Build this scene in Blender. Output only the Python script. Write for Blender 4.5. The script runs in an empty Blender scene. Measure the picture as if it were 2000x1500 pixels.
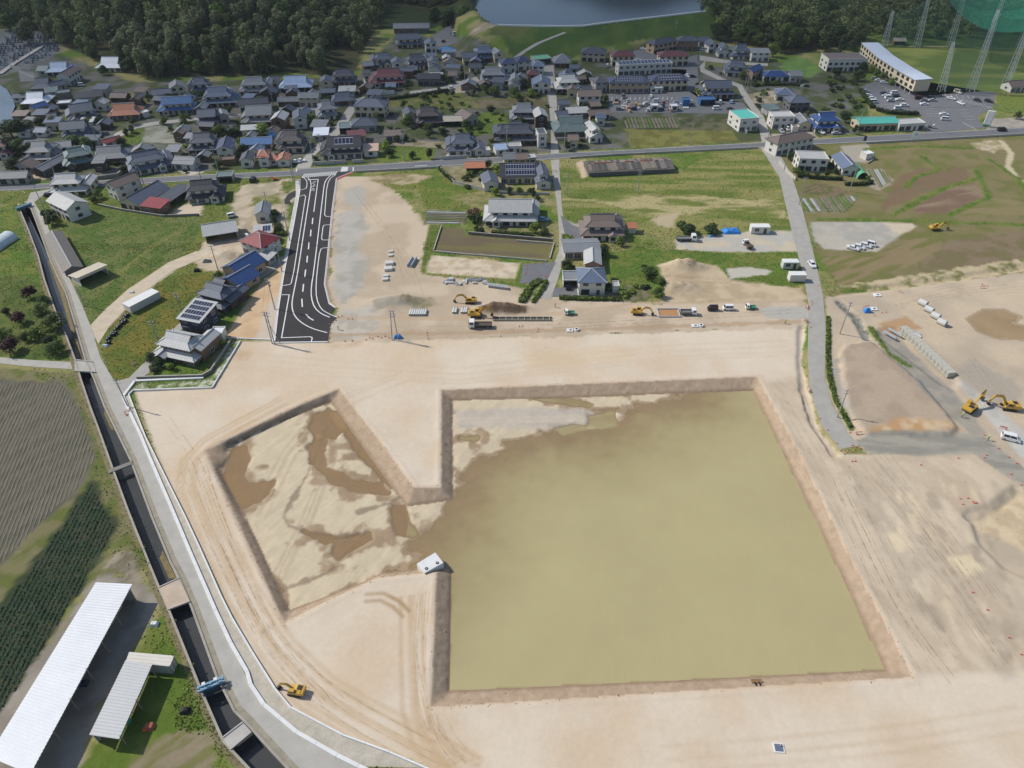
import bpy,bmesh,math,random
import numpy as np
from mathutils import Vector,Matrix
random.seed(7)
rng = np.random.default_rng(7)
scene = bpy.context.scene
COL = scene.collection
# ------------------------------------------------------------------ camera
CAM_H = 130.0          # drone height in metres
FPX = 1388.0           # focal length for a 2000 px wide picture
PITCH = math.radians(39.6)
cam_d = bpy.data.cameras.new('camera')
cam_d.sensor_fit = 'HORIZONTAL'
cam_d.sensor_width = 36.0
cam_d.lens = FPX / 2000.0 * 36.0
cam_d.clip_start = 1.0
cam_d.clip_end = 20000.0
cam = bpy.data.objects.new('camera',cam_d)
COL.objects.link(cam)
cam.location = (0,0,CAM_H)
cam.rotation_euler = (math.radians(90) - PITCH,0,0)
scene.camera = cam
# ------------------------------------------------------------------ light
SUN_EL = math.radians(43)
SH_ANG = math.radians(-19)      # direction in which shadows fall on the ground
world = bpy.data.worlds.new('World')
scene.world = world
world.use_nodes = True
wn = world.node_tree.nodes
wl = world.node_tree.links
wn.clear()
sky = wn.new('ShaderNodeTexSky')
sky.sky_type = 'NISHITA'
sky.sun_disc = False
sky.sun_elevation = SUN_EL
sky.sun_rotation = math.atan2(-math.cos(SH_ANG),-math.sin(SH_ANG))
bg = wn.new('ShaderNodeBackground')
bg.inputs['Strength'].default_value = 0.11
wo = wn.new('ShaderNodeOutputWorld')
wl.new(sky.outputs[0],bg.inputs['Color'])
wl.new(bg.outputs[0],wo.inputs['Surface'])
sun_d = bpy.data.lights.new('sun','SUN')
sun_d.energy = 3.6
sun_d.angle = math.radians(0.53)
sun_d.color = (1.0,0.955,0.88)
sun = bpy.data.objects.new('sun',sun_d)
COL.objects.link(sun)
LDIR = Vector((math.cos(SH_ANG) * math.cos(SUN_EL),math.sin(SH_ANG) * math.cos(SUN_EL),-math.sin(SUN_EL)))
sun.rotation_euler = LDIR.to_track_quat('-Z','Y').to_euler()
sun.location = (-200,80,300)
vs = scene.view_settings
vs.view_transform = 'Standard'
vs.look = 'None'
vs.gamma = 1.0
vs.exposure = 0.16
vs.use_curve_mapping = False
scene.cycles.use_denoising = True
scene.cycles.max_bounces = 6
scene.cycles.transparent_max_bounces = 16
# ------------------------------------------------------------------ helpers
CP,SP = math.cos(PITCH),math.sin(PITCH)
def P(px,py,z=0.0):
 """survey point: where the sight line of a photo pixel meets the level z"""
 u = (px - 1000) / FPX
 v = (py - 750) / FPX
 t = (CAM_H - z) / (SP + v * CP)
 return (u * t,(CP - v * SP) * t)
def PL(pts,z=0.0):
 return [P(x,y,z) for x,y in pts]
def lin(c):
 c = c / 255.0
 return c / 12.92 if c <= 0.04045 else ((c + 0.055) / 1.055) ** 2.4
KALB = 1.16
def alb(rgb,k=KALB):
 return tuple(min(0.9,lin(c) / k) for c in rgb)
def tag(o,label=None,cat=None,group=None,kind=None):
 if label:
  o['label'] = label
 if cat:
  o['category'] = cat
 if group:
  o['group'] = group
 if kind:
  o['kind'] = kind
 return o
def empty(name,loc,rz=0.0):
 o = bpy.data.objects.new(name,None)
 o.empty_display_size = 0.5
 o.location = loc
 o.rotation_euler = (0,0,rz)
 COL.objects.link(o)
 return o
def link(name,me,parent=None,loc=None,rz=None):
 o = bpy.data.objects.new(name,me)
 COL.objects.link(o)
 if parent is not None:
  o.parent = parent
 if loc is not None:
  o.location = loc
 if rz is not None:
  o.rotation_euler = (0,0,rz)
 return o
class MB:
 """collects faces and links them as ONE mesh object"""
 def __init__(self):
  self.v = []
  self.f = []
  self.m = []
 def face(self,pts,mi=0):
  n = len(self.v)
  self.v.extend([tuple(p) for p in pts])
  self.f.append(list(range(n,n + len(pts))))
  self.m.append(mi)
 def box(self,x0,x1,y0,y1,z0,z1,mi=0):
  n = len(self.v)
  self.v += [(x0,y0,z0),(x1,y0,z0),(x1,y1,z0),(x0,y1,z0),(x0,y0,z1),(x1,y0,z1),(x1,y1,z1),(x0,y1,z1)]
  for q in ((0,3,2,1),(4,5,6,7),(0,1,5,4),(1,2,6,5),(2,3,7,6),(3,0,4,7)):
   self.f.append([n + i for i in q])
   self.m.append(mi)
 def obox(self,c,s,rz=0.0,mi=0,ry=0.0):
  M = Matrix.Translation(c) @ Matrix.Rotation(rz,4,'Z') @ Matrix.Rotation(ry,4,'Y')
  n = len(self.v)
  for sz in (-.5,.5):
   for sx,sy in ((-.5,-.5),(.5,-.5),(.5,.5),(-.5,.5)):
    self.v.append(tuple(M @ Vector((sx * s[0],sy * s[1],sz * s[2]))))
  for q in ((0,3,2,1),(4,5,6,7),(0,1,5,4),(1,2,6,5),(2,3,7,6),(3,0,4,7)):
   self.f.append([n + i for i in q])
   self.m.append(mi)
 def hexa(self,b,t,mi=0):
  n = len(self.v)
  self.v += [tuple(p) for p in b] + [tuple(p) for p in t]
  k = len(b)
  self.f.append([n + i for i in range(k)][::-1])
  self.m.append(mi)
  self.f.append([n + k + i for i in range(k)])
  self.m.append(mi)
  for i in range(k):
   j = (i + 1) % k
   self.f.append([n + i,n + j,n + k + j,n + k + i])
   self.m.append(mi)
 def tube(self,p,q,r,r2=None,n=8,mi=0,cap=True):
  r2 = r if r2 is None else r2
  p = Vector(p)
  q = Vector(q)
  d = (q - p)
  if d.length < 1e-6:
   return
  d.normalize()
  a = Vector((0,0,1)) if abs(d.z) < 0.9 else Vector((1,0,0))
  u = d.cross(a).normalized()
  w = d.cross(u)
  s = len(self.v)
  for i in range(n):
   t = 2 * math.pi * i / n
   o = u * math.cos(t) + w * math.sin(t)
   self.v.append(tuple(p + o * r))
   self.v.append(tuple(q + o * r2))
  for i in range(n):
   j = (i + 1) % n
   self.f.append([s + 2 * i,s + 2 * j,s + 2 * j + 1,s + 2 * i + 1])
   self.m.append(mi)
  if cap:
   self.f.append([s + 2 * i for i in range(n)][::-1])
   self.m.append(mi)
   self.f.append([s + 2 * i + 1 for i in range(n)])
   self.m.append(mi)
 def prof(self,pts,y0,y1,mi=0,s1=1.0):
  """side profile pts (x,z) extruded from y0 to y1"""
  self.hexa([(x,y0,z) for x,z in pts],[(x,y1,z) for x,z in pts],mi)
 def mesh(self,name,mats,smooth=False):
  me = bpy.data.meshes.new(name)
  me.from_pydata(self.v,[],self.f)
  if not isinstance(mats,(list,tuple)):
   mats = [mats]
  for m in mats:
   me.materials.append(m)
  if len(mats) > 1:
   me.polygons.foreach_set('material_index',self.m)
  bm = bmesh.new()
  bm.from_mesh(me)
  bmesh.ops.recalc_face_normals(bm,faces=bm.faces)
  bm.to_mesh(me)
  bm.free()
  if smooth:
   me.polygons.foreach_set('use_smooth',[True] * len(me.polygons))
  me.update()
  return me
 def build(self,name,mats,parent=None,smooth=False,loc=None,rz=None):
  return link(name,self.mesh(name,mats,smooth),parent,loc,rz)
# ------------------------------------------------------------------ materials
MATS = {}
def newmat(key):
 m = bpy.data.materials.new(key)
 m.use_nodes = True
 nt = m.node_tree
 b = nt.nodes['Principled BSDF']
 MATS[key] = m
 return m,nt,b
def N(nt,t,**k):
 n = nt.nodes.new(t)
 for a,v in k.items():
  setattr(n,a,v)
 return n
def math_node(nt,op,a,b=None,clamp=False):
 n = N(nt,'ShaderNodeMath',operation=op,use_clamp=clamp)
 for i,x in enumerate((a,b)):
  if x is None:
   continue
  if isinstance(x,(int,float)):
   n.inputs[i].default_value = x
  else:
   nt.links.new(x,n.inputs[i])
 return n.outputs[0]
def noise(nt,vec,scale,detail=3.0,rough=0.6):
 n = N(nt,'ShaderNodeTexNoise')
 n.inputs['Scale'].default_value = scale
 n.inputs['Detail'].default_value = detail
 n.inputs['Roughness'].default_value = rough
 nt.links.new(vec,n.inputs['Vector'])
 return n.outputs['Fac']
def mulcol(nt,col,fac):
 """col * fac (fac is a value socket)"""
 n = N(nt,'ShaderNodeVectorMath',operation='SCALE')
 if isinstance(col,tuple):
  n.inputs[0].default_value = col[:3]
 else:
  nt.links.new(col,n.inputs[0])
 nt.links.new(fac,n.inputs['Scale'])
 return n.outputs[0]
def mixcol(nt,fac,a,b):
 n = N(nt,'ShaderNodeMix',data_type='RGBA')
 for i,x in ((6,a),(7,b)):
  if isinstance(x,tuple):
   n.inputs[i].default_value = (*x[:3],1)
  else:
   nt.links.new(x,n.inputs[i])
 if isinstance(fac,(int,float)):
  n.inputs[0].default_value = fac
 else:
  nt.links.new(fac,n.inputs[0])
 return n.outputs[2]
def bump(nt,b,h,strength=0.3,dist=0.1):
 n = N(nt,'ShaderNodeBump')
 n.inputs['Strength'].default_value = strength
 n.inputs['Distance'].default_value = dist
 nt.links.new(h,n.inputs['Height'])
 nt.links.new(n.outputs[0],b.inputs['Normal'])
def mat(key,rgb=(128,128,128),rough=0.8,var=0.18,scale=0.6,fine=6.0,spec=0.3,metal=0.0,bmp=0.0):
 """plain weathered surface: broad and fine noise on the colour, optional relief"""
 if key in MATS:
  return MATS[key]
 m,nt,b = newmat(key)
 g = N(nt,'ShaderNodeNewGeometry')
 n1 = noise(nt,g.outputs['Position'],scale,3)
 n2 = noise(nt,g.outputs['Position'],fine,2)
 s = math_node(nt,'ADD',math_node(nt,'MULTIPLY',n1,2 * var),math_node(nt,'MULTIPLY',n2,var))
 f = math_node(nt,'ADD',s,1 - 1.5 * var)
 nt.links.new(mulcol(nt,alb(rgb),f),b.inputs['Base Color'])
 b.inputs['Roughness'].default_value = rough
 b.inputs['Specular IOR Level'].default_value = spec
 b.inputs['Metallic'].default_value = metal
 if bmp:
  bump(nt,b,n2,bmp,0.08)
 return m
def roofmat(key,rgb,band=0.9,rough=0.55,var=0.16,rib=0.25,spec=0.35):
 """tiled or ribbed roof: courses running down the slope, found from the roof's own normal"""
 if key in MATS:
  return MATS[key]
 m,nt,b = newmat(key)
 tc = N(nt,'ShaderNodeTexCoord')
 sn = N(nt,'ShaderNodeSeparateXYZ')
 nt.links.new(tc.outputs['Normal'],sn.inputs[0])
 sp = N(nt,'ShaderNodeSeparateXYZ')
 nt.links.new(tc.outputs['Object'],sp.inputs[0])
 ax = math_node(nt,'ABSOLUTE',sn.outputs[0])
 ay = math_node(nt,'ABSOLUTE',sn.outputs[1])
 sel = math_node(nt,'GREATER_THAN',ax,ay)
 mx = N(nt,'ShaderNodeMix',data_type='FLOAT')
 nt.links.new(sel,mx.inputs[0])
 nt.links.new(sp.outputs[0],mx.inputs[2])
 nt.links.new(sp.outputs[1],mx.inputs[3])
 w = math_node(nt,'SINE',math_node(nt,'MULTIPLY',mx.outputs[0],2 * math.pi / band))
 w2 = math_node(nt,'SINE',math_node(nt,'MULTIPLY',sp.outputs[2],2 * math.pi / 0.42))
 g = N(nt,'ShaderNodeNewGeometry')
 n1 = noise(nt,g.outputs['Position'],0.45,4)
 n2 = noise(nt,g.outputs['Position'],3.5,2)
 oi = N(nt,'ShaderNodeObjectInfo')
 s = math_node(nt,'ADD',math_node(nt,'MULTIPLY',n1,2 * var),math_node(nt,'MULTIPLY',n2,var))
 s = math_node(nt,'ADD',s,math_node(nt,'MULTIPLY',w,0.045))
 s = math_node(nt,'ADD',s,math_node(nt,'MULTIPLY',w2,0.03))
 s = math_node(nt,'ADD',s,math_node(nt,'MULTIPLY',oi.outputs['Random'],0.22))
 f = math_node(nt,'ADD',s,0.89 - 1.5 * var)
 nt.links.new(mulcol(nt,alb(rgb),f),b.inputs['Base Color'])
 b.inputs['Roughness'].default_value = rough
 b.inputs['Specular IOR Level'].default_value = spec
 bump(nt,b,math_node(nt,'ADD',w,math_node(nt,'MULTIPLY',w2,0.5)),rib,0.05)
 return m
def leafmat(key,rgb,rgb2,rough=0.65):
 if key in MATS:
  return MATS[key]
 m,nt,b = newmat(key)
 at = N(nt,'ShaderNodeAttribute',attribute_name='tone')
 oi = N(nt,'ShaderNodeObjectInfo')
 c = mixcol(nt,at.outputs['Fac'],alb(rgb),alb(rgb2))
 f = math_node(nt,'ADD',math_node(nt,'MULTIPLY',oi.outputs['Random'],0.5),0.75)
 nt.links.new(mulcol(nt,c,f),b.inputs['Base Color'])
 b.inputs['Roughness'].default_value = rough
 b.inputs['Specular IOR Level'].default_value = 0.2
 tr = N(nt,'ShaderNodeBsdfTranslucent')
 nt.links.new(mulcol(nt,c,f),tr.inputs['Color'])
 ms = N(nt,'ShaderNodeMixShader')
 ms.inputs[0].default_value = 0.25
 out = nt.nodes['Material Output']
 nt.links.new(b.outputs[0],ms.inputs[1])
 nt.links.new(tr.outputs[0],ms.inputs[2])
 nt.links.new(ms.outputs[0],out.inputs['Surface'])
 return m
def glassmat(key,rgb=(38,46,56),rough=0.08):
 if key in MATS:
  return MATS[key]
 m,nt,b = newmat(key)
 b.inputs['Base Color'].default_value = (*alb(rgb),1)
 b.inputs['Roughness'].default_value = rough
 b.inputs['Specular IOR Level'].default_value = 0.7
 return m
# ------------------------------------------------------------------ numpy noise and polygons
def vnoise(x,y,seed=0):
 ix = np.floor(x).astype(np.int64)
 iy = np.floor(y).astype(np.int64)
 fx = x - ix
 fy = y - iy
 fx = fx * fx * (3 - 2 * fx)
 fy = fy * fy * (3 - 2 * fy)
 def hsh(a,b):
  h = (a * 374761393 + b * 668265263 + seed * 974634777) & 0xffffffff
  h = ((h ^ (h >> 13)) * 1274126177) & 0xffffffff
  h = h ^ (h >> 16)
  return (h & 0xffff) / 65535.0
 a = hsh(ix,iy)
 b = hsh(ix + 1,iy)
 c = hsh(ix,iy + 1)
 d = hsh(ix + 1,iy + 1)
 return (a * (1 - fx) + b * fx) * (1 - fy) + (c * (1 - fx) + d * fx) * fy
def fbm(x,y,seed=0,oct=4):
 s = 0
 a = 0.5
 t = 0
 for i in range(oct):
  s = s + a * vnoise(x,y,seed + i * 17)
  t += a
  a *= 0.5
  x = x * 2.03
  y = y * 2.03
 return s / t
def segdist(X,Y,poly,closed=True):
 d2 = np.full(X.shape,1e18)
 n = len(poly)
 for i in range(n if closed else n - 1):
  x0,y0 = poly[i]
  x1,y1 = poly[(i + 1) % n]
  dx,dy = x1 - x0,y1 - y0
  L = dx * dx + dy * dy + 1e-12
  t = np.clip(((X - x0) * dx + (Y - y0) * dy) / L,0,1)
  ex = X - x0 - t * dx
  ey = Y - y0 - t * dy
  d2 = np.minimum(d2,ex * ex + ey * ey)
 return np.sqrt(d2)
def inside(X,Y,poly):
 r = np.zeros(X.shape,bool)
 n = len(poly)
 for i in range(n):
  x0,y0 = poly[i]
  x1,y1 = poly[(i + 1) % n]
  if y0 == y1:
   continue
  c = ((y0 > Y) != (y1 > Y)) & (X < (x1 - x0) * (Y - y0) / (y1 - y0) + x0)
  r ^= c
 return r
def sdist(X,Y,poly):
 d = segdist(X,Y,poly)
 return np.where(inside(X,Y,poly),d,-d)
def sdist_box(X,Y,poly,pad):
 """signed distance, evaluated only near the polygon's bounding box"""
 a = np.array(poly)
 m = (X > a[:,0].min() - pad) & (X < a[:,0].max() + pad) & (Y > a[:,1].min() - pad) & (Y < a[:,1].max() + pad)
 r = np.full(X.shape,-1e3)
 if m.any():
  r[m] = sdist(X[m],Y[m],poly)
 return r,m
# ================================================================== LAYOUT OF THE GROUND
CANAL_L = [(41,412),(58,452),(76,500),(88,546),(109,606),(128,648),(148,702),(160,742),(178,795),(195,840),(220,910),(250,992),(293,1100),(313,1148),(335,1199),(395,1348),(437,1444),(453,1463),(488,1500),(530,1545)]
CANAL_R = [(60,408),(76,450),(94,500),(110,537),(128,574),(144,628),(166,704),(183,742),(203,795),(225,840),(255,902),(295,1010),(332,1100),(349,1132),(373,1188),(421,1321),(456,1390),(478,1412),(533,1473),(600,1545)]
CANAL = PL(CANAL_L) + PL(CANAL_R)[::-1]
LINE1 = [(398,739),(264,745),(241,775),(252,802),(275,850),(292,892),(310,934),(330,980),(350,1027),(372,1080),(396,1135),(421,1193),(451,1257),(483,1313),(490,1338),(516,1377),(580,1431),(658,1476),(700,1497),(760,1525)]
LINE2 = [(470,667),(415,758),(260,764),(252,772),(285,855),(332,950),(362,1010),(390,1070),(410,1115),(433,1167),(454,1209),(493,1275),(538,1347),(568,1383),(670,1437),(760,1470),(829,1500),(890,1527)]
RIM_PX = [(863,762),(1478,736),(1560,885),(1660,1090),(1783,1322),(1300,1352),(842,1381),(848,1250),(853,1118),(790,1122),(740,1128),(660,1163),(556,1216),(470,1030),(402,880),(500,833),(590,790),(662,760),(740,860),(808,953),(862,952)]
TOE_PX = [(884,783),(1100,778),(1470,763),(1600,1030),(1728,1308),(1300,1330),(878,1349),(880,1230),(882,1107),(822,1112),(745,1120),(690,1145),(566,1192),(490,1030),(430,922),(450,872),(540,830),(646,786),(720,890),(793,990),(885,977)]
ZW = -1.75
RIM = PL(RIM_PX)
TOE = PL(TOE_PX,ZW)
DRY = [PL([(880,960),(888,978),(888,940),(915,905),(960,885),(1000,866),(1060,850),(1130,838),(1200,828),(1215,806),(1160,800),(1230,790),(1330,772),(1345,764),(1100,770),(884,775),(870,850)],ZW),
       PL([(425,860),(640,770),(800,975),(880,965),(872,1010),(820,1040),(800,1060),(815,1085),(800,1115),(690,1150),(560,1205),(410,900)],ZW)]
PUD = [PL(q,ZW) for q in (
 [(612,808),(640,803),(668,812),(676,835),(655,858),(622,856),(603,838)],
 [(455,875),(484,866),(490,900),(478,925),(482,945),(536,940),(528,965),(500,985),(465,995),(445,950),(440,915)],
 [(618,850),(640,862),(628,885),(640,910),(690,938),(745,948),(760,965),(700,962),(650,945),(606,905),(604,875)],
 [(768,985),(790,985),(800,1010),(812,1045),(775,1045),(768,1020)],
 [(655,1060),(700,1050),(722,1040),(730,1055),(690,1075),(660,1095),(652,1080)],
 [(592,1030),(610,1042),(650,1050),(700,1045),(700,1052),(640,1060),(590,1040)],
 [(640,800),(660,806),(700,860),(760,930),(775,945),(765,950),(700,890)],
 [(1085,838),(1120,828),(1160,836),(1100,850)],
 [(1150,812),(1200,805),(1205,832),(1150,838)],
 [(1150,795),(1110,792),(1040,780),(1110,775),(1160,790)],
 [(900,852),(935,854),(930,862),(898,860)])]
HILL_L = PL([(92,78),(180,112),(240,130),(280,152),(350,152),(420,150),(500,150),(560,140),(640,150),(700,138),(708,100),(742,40),(765,5),(860,25),(905,40),(940,20),(950,-60),(-300,-60),(-300,30),(0,50)])
HILL_R = PL([(1372,50),(1390,80),(1470,92),(1540,108),(1600,98),(1690,85),(1705,20),(1705,-60),(1390,-60),(1370,10)])
DAM = PL([(955,51),(1100,53),(1140,52),(1200,44),(1385,24),(1430,-62),(880,-62),(925,30)],12)
LAKE = PL([(940,46),(975,50),(1100,51.6),(1140,50.6),(1200,42.6),(1378,22.4),(1425,-61),(885,-61),(925,25)],11.2)
POND = PL([(-70,150),(0,165),(12,172),(24,190),(29,205),(22,222),(38,240),(20,250),(0,254),(-70,262)])
PUDR = PL([(1893,625),(1925,606),(1960,606),(1990,618),(1975,632),(2010,640),(2010,662),(1950,660),(1915,648)])
ROADS = {}     # name -> list of world polygons, the ground keeps below them
def band(L,R):
 return PL(L) + PL(R)[::-1]
MAIN_U = [(-60,366),(0,363),(100,358),(164,354),(232,350),(400,341),(576,333),(590,329),(668,325),(800,317),(860,312),(980,306),(1080,300),(1200,294),(1400,283),(1510,277),(1600,271),(1800,260),(2000,249),(2080,245)]
MAIN_L = [(-60,376),(0,373),(100,368),(164,366),(232,362),(400,352),(576,344),(592,343),(690,335),(800,330),(860,326),(980,318),(1080,311),(1200,302),(1400,292),(1510,287),(1600,282),(1800,273),(2000,262),(2080,258)]
LANE_L = [(1484,287),(1522,345),(1548,460),(1570,540),(1580,600),(1577,700),(1582,760),(1604,830),(1640,878)]
LANE_R = [(1514,286),(1545,340),(1562,390),(1578,450),(1595,520),(1607,575),(1613,640),(1611,740),(1625,790),(1655,843),(1678,870)]
NEWROAD = [(590,343),(584,352),(586,374),(574,440),(556,530),(544,606),(536,668),(640,666),(646,632),(658,621),(648,613),(654,602),(642,594),(633,556),(639,500),(648,410),(656,350),(690,334),(660,336)]
ROAD_DEF = [
 ('main_road',band(MAIN_U,MAIN_L),'asphalt_old','two-lane main road'),
 ('side_lane',band(LANE_L,LANE_R),'asphalt_pale','pale lane'),
 ('new_road',PL(NEWROAD),'asphalt_new','new road'),
 ('canal_road',band([(48,404),(60,408),(94,500),(128,574),(166,704),(190,745),(225,840),(255,902),(295,1010),(332,1100),(373,1188),(421,1321),(456,1390),(478,1412),(533,1473),(600,1545)],
      [(62,388),(88,428),(118,505),(160,595),(176,634),(197,700),(243,778),(275,852),(292,894),(330,982),(372,1082),(420,1194),(450,1258),(488,1336),(516,1379),(580,1433),(700,1499),(760,1527)]),'concrete_road','canal road'),
 ('lane',band([(60,376),(48,404)],[(100,369),(66,396)]),'asphalt_pale',''),
 ('lane',band([(176,636),(205,605),(250,565),(330,512),(385,490)],[(192,672),(212,640),(258,590),(335,530),(395,505)]),'dirt_track',''),
 ('lane',band([(197,700),(222,746),(252,738),(300,690),(345,636),(400,590),(455,562),(520,520),(556,498)],[(243,777),(262,746),(292,728),(318,690),(352,652),(410,600),(462,572),(526,535),(562,505)]),'asphalt_pale',''),
 ('lane',band([(1056,112),(1064,170),(1072,200),(1076,250),(1076,302)],[(1080,112),(1086,180),(1088,205),(1086,255),(1092,301)]),'asphalt_pale',''),
 ('lane',band([(1076,313),(1080,350),(1088,400),(1092,450),(1092,490),(1072,540),(1055,580)],[(1092,312),(1094,350),(1097,400),(1103,450),(1103,500),(1090,545),(1075,585)]),'asphalt_pale',''),
 ('lane',band([(575,330),(600,300),(650,255),(672,220),(690,195)],[(606,328),(618,300),(668,258),(690,222),(706,198)]),'asphalt_pale',''),
 ('lane',band([(190,320),(205,290),(225,260),(260,245),(300,238),(380,230),(470,222)],[(200,322),(218,292),(236,267),(266,251),(305,244),(380,235),(470,227)]),'asphalt_pale',''),
 ('lane',band([(545,210),(600,210),(650,206),(690,196),(712,188)],[(545,217),(600,216),(655,212),(696,204),(712,196)]),'asphalt_pale',''),
 ('lane',band([(860,314),(890,285),(905,262)],[(872,313),(900,286),(920,262)]),'asphalt_pale',''),
 ('lane',band([(1366,130),(1368,140),(1400,155),(1440,170),(1450,190),(1460,205),(1478,230),(1488,278)],[(1378,118),(1376,134),(1410,152),(1450,166),(1464,190),(1474,205),(1492,228),(1508,277)]),'asphalt_pale',''),
 ('lane',band([(1366,108),(1400,114),(1440,121),(1500,124)],[(1366,118),(1400,122),(1440,126),(1500,129)]),'asphalt_pale',''),
 ('lane',band([(-20,696),(60,703),(150,708)],[(-20,708),(60,716),(150,722)]),'concrete_road',''),
 ('path',band([(1003,112),(1045,85),(1100,62),(1128,57)],[(1012,113),(1055,85),(1104,64),(1136,57)]),'asphalt_pale',''),
 ('lane',band([(800,178),(855,172),(930,150)],[(800,184),(860,178),(940,160)]),'asphalt_pale',''),
 ('parking_lot',PL([(1680,170),(1740,148),(1800,188),(1920,178),(1944,180),(1940,210),(1908,228),(1925,250),(1806,260),(1800,226),(1712,216),(1690,190)]),'asphalt_old',''),
 ('parking_lot',PL([(1188,184),(1345,178),(1372,196),(1450,200),(1470,222),(1420,222),(1190,220)]),'asphalt_old',''),
 ('parking_lot',PL([(1234,100),(1268,94),(1285,110),(1345,112),(1362,106),(1364,160),(1352,178),(1342,178),(1340,136),(1235,132)]),'asphalt_old',''),
 ('parking_lot',PL([(1022,516),(1086,512),(1070,545),(1015,555)]),'asphalt_old',''),
 ('parking_lot',PL([(1085,562),(1130,560),(1132,578),(1078,580)]),'asphalt_old',''),
 ('parking_lot',PL([(34,132),(64,138),(72,158),(40,160)]),'asphalt_old',''),
 ('parking_lot',PL([(846,70),(880,45),(895,75),(893,90),(850,90)]),'asphalt_old',''),
 ('parking_lot',PL([(1095,420),(1118,440),(1140,447),(1138,470),(1104,462)]),'asphalt_old',''),
]
# ------------------------------------------------------------------ height
HEAPS = [((1330,521),7,4,2.6),((1352,524),8,3.5,1.2),((1320,562),9,4.5,2.2),((772,592),9,4,1.6),((978,606),9,2.6,1.5),((962,605),5,2.6,1.5),((998,605),5,2.4,1.3),((440,500),6,4,1.8),((795,588),5,3,1.2),((1080,335),3,2,.6),((235,1098),6,4,1.0),((1935,792),3,2,.7)]
def smooth(t):
 t = np.clip(t,0,1)
 return t * t * (3 - 2 * t)
def hfun(X,Y):
 X = np.asarray(X,float)
 Y = np.asarray(Y,float)
 z = (fbm(X / 3,Y / 3,3,3) - 0.5) * 0.10
 s,m = sdist_box(X,Y,HILL_L,1)
 z = z + np.where(s > 0,30 * smooth(s / 130) + (fbm(X / 25,Y / 25,9,2) - .5) * 4 * smooth(s / 30),0)
 s,m = sdist_box(X,Y,HILL_R,1)
 z = z + np.where(s > 0,16 * smooth(s / 70),0)
 s,m = sdist_box(X,Y,DAM,30)
 zd = np.where(s > -30,12 * np.clip(1 + s / 28,0,1),0)
 z = np.maximum(z,np.where(s > 5,8.0,zd))
 s,m = sdist_box(X,Y,POND,6)
 z = np.where(s > -3,np.minimum(z,-np.clip((s + 3) / 3,0,1) * 1.6),z)
 for c,rx,ry,h in HEAPS:
  cx,cy = P(*c)
  r = ((X - cx) / rx) ** 2 + ((Y - cy) / ry) ** 2
  z = z + h * np.exp(-r * 1.6) * (0.75 + 0.5 * fbm(X / 1.6,Y / 1.6,5,3))
 # ditch beside the side lane, ledge and cut in the right-hand site
 for line,w,dep in (([(1568,640),(1566,700),(1571,760),(1592,830),(1632,886)],1.3,0.8),([(1895,1012),(1900,1000),(1945,988),(1988,955)],1.1,0.7),([(1630,575),(1720,562),(1840,548),(2000,520)],1.6,0.7),([(1640,590),(1672,622),(1694,660)],1.4,.6),([(1285,540),(1400,546),(1560,559)],1.0,.6)):
  d = segdist(X,Y,PL(line),False) + (fbm(X / 2,Y / 2,21,2) - .5) * .8
  z = z - dep * smooth(1.4 - d / w)
 d,m = sdist_box(X,Y,PL([(1895,1012),(1945,990),(1988,957),(2060,960),(2100,1100),(2050,1150),(1960,1110),(1910,1060)]),4)
 z = z - 0.9 * smooth((d + .5) / 1.5)
 d,m = sdist_box(X,Y,PL([(1720,640),(1752,640),(1872,742),(1865,760),(1840,752),(1715,655)]),4)
 z = z - 0.8 * smooth((d + 1) / 2)
 d,m = sdist_box(X,Y,PL([(1643,690),(1656,676),(1700,669),(1800,753),(1870,838),(1858,850),(1692,850),(1652,800)]),4)
 z = z + 0.9 * np.clip((d + .5 + (fbm(X / 2,Y / 2,23,2) - .5)) / .9,0,1)
 # excavated basin
 s,m = sdist_box(X,Y,RIM,3)
 if m.any():
  xm,ym = X[m],Y[m]
  dr = s[m]
  dt = sdist(xm,ym,TOE)
  rel = bed(xm,ym)
  nz = (fbm(xm / 1.5,ym / 1.5,31,3) - 0.5) + (fbm(xm / .6,ym / .6,33,2) - .5) * .5
  t = np.clip(dr / (dr + np.maximum(-dt,0) + 1e-6),0,1)
  zs = ZW * t + nz * 0.22 * (1 - (2 * t - 1) ** 2)
  zb = ZW + rel
  zz = np.where(dt > 0,np.where(rel < 0,ZW + np.maximum(rel,-.5 * dt - .01),zb),zs)
  zz = np.where(dr > 0,zz,z[m] + 0.16 * np.exp(-((dr + .9) / .6) ** 2) * fbm(xm / 4,ym / 4,8,2))
  z[m] = zz
 return z
def bed(X,Y):
 """bed level of the basin above (+) or below (-) its water"""
 r = np.full(X.shape,-0.9)
 for q in DRY:
  s = sdist(X,Y,q) + (fbm(X / 5,Y / 5,41,4) - .5) * 5
  r = np.maximum(r,np.clip(np.where(s > 0,s * .055,s * .032),-0.9,0.22))
 for q in PUD:
  s = sdist(X,Y,q) + (fbm(X / 3,Y / 3,43,4) - .5) * 2.0
  r = r - 0.42 * smooth((s + 0.9) / 1.4)
 r = r + (fbm(X / 2.5,Y / 2.5,47,4) - 0.5) * 0.20
 return r
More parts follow.
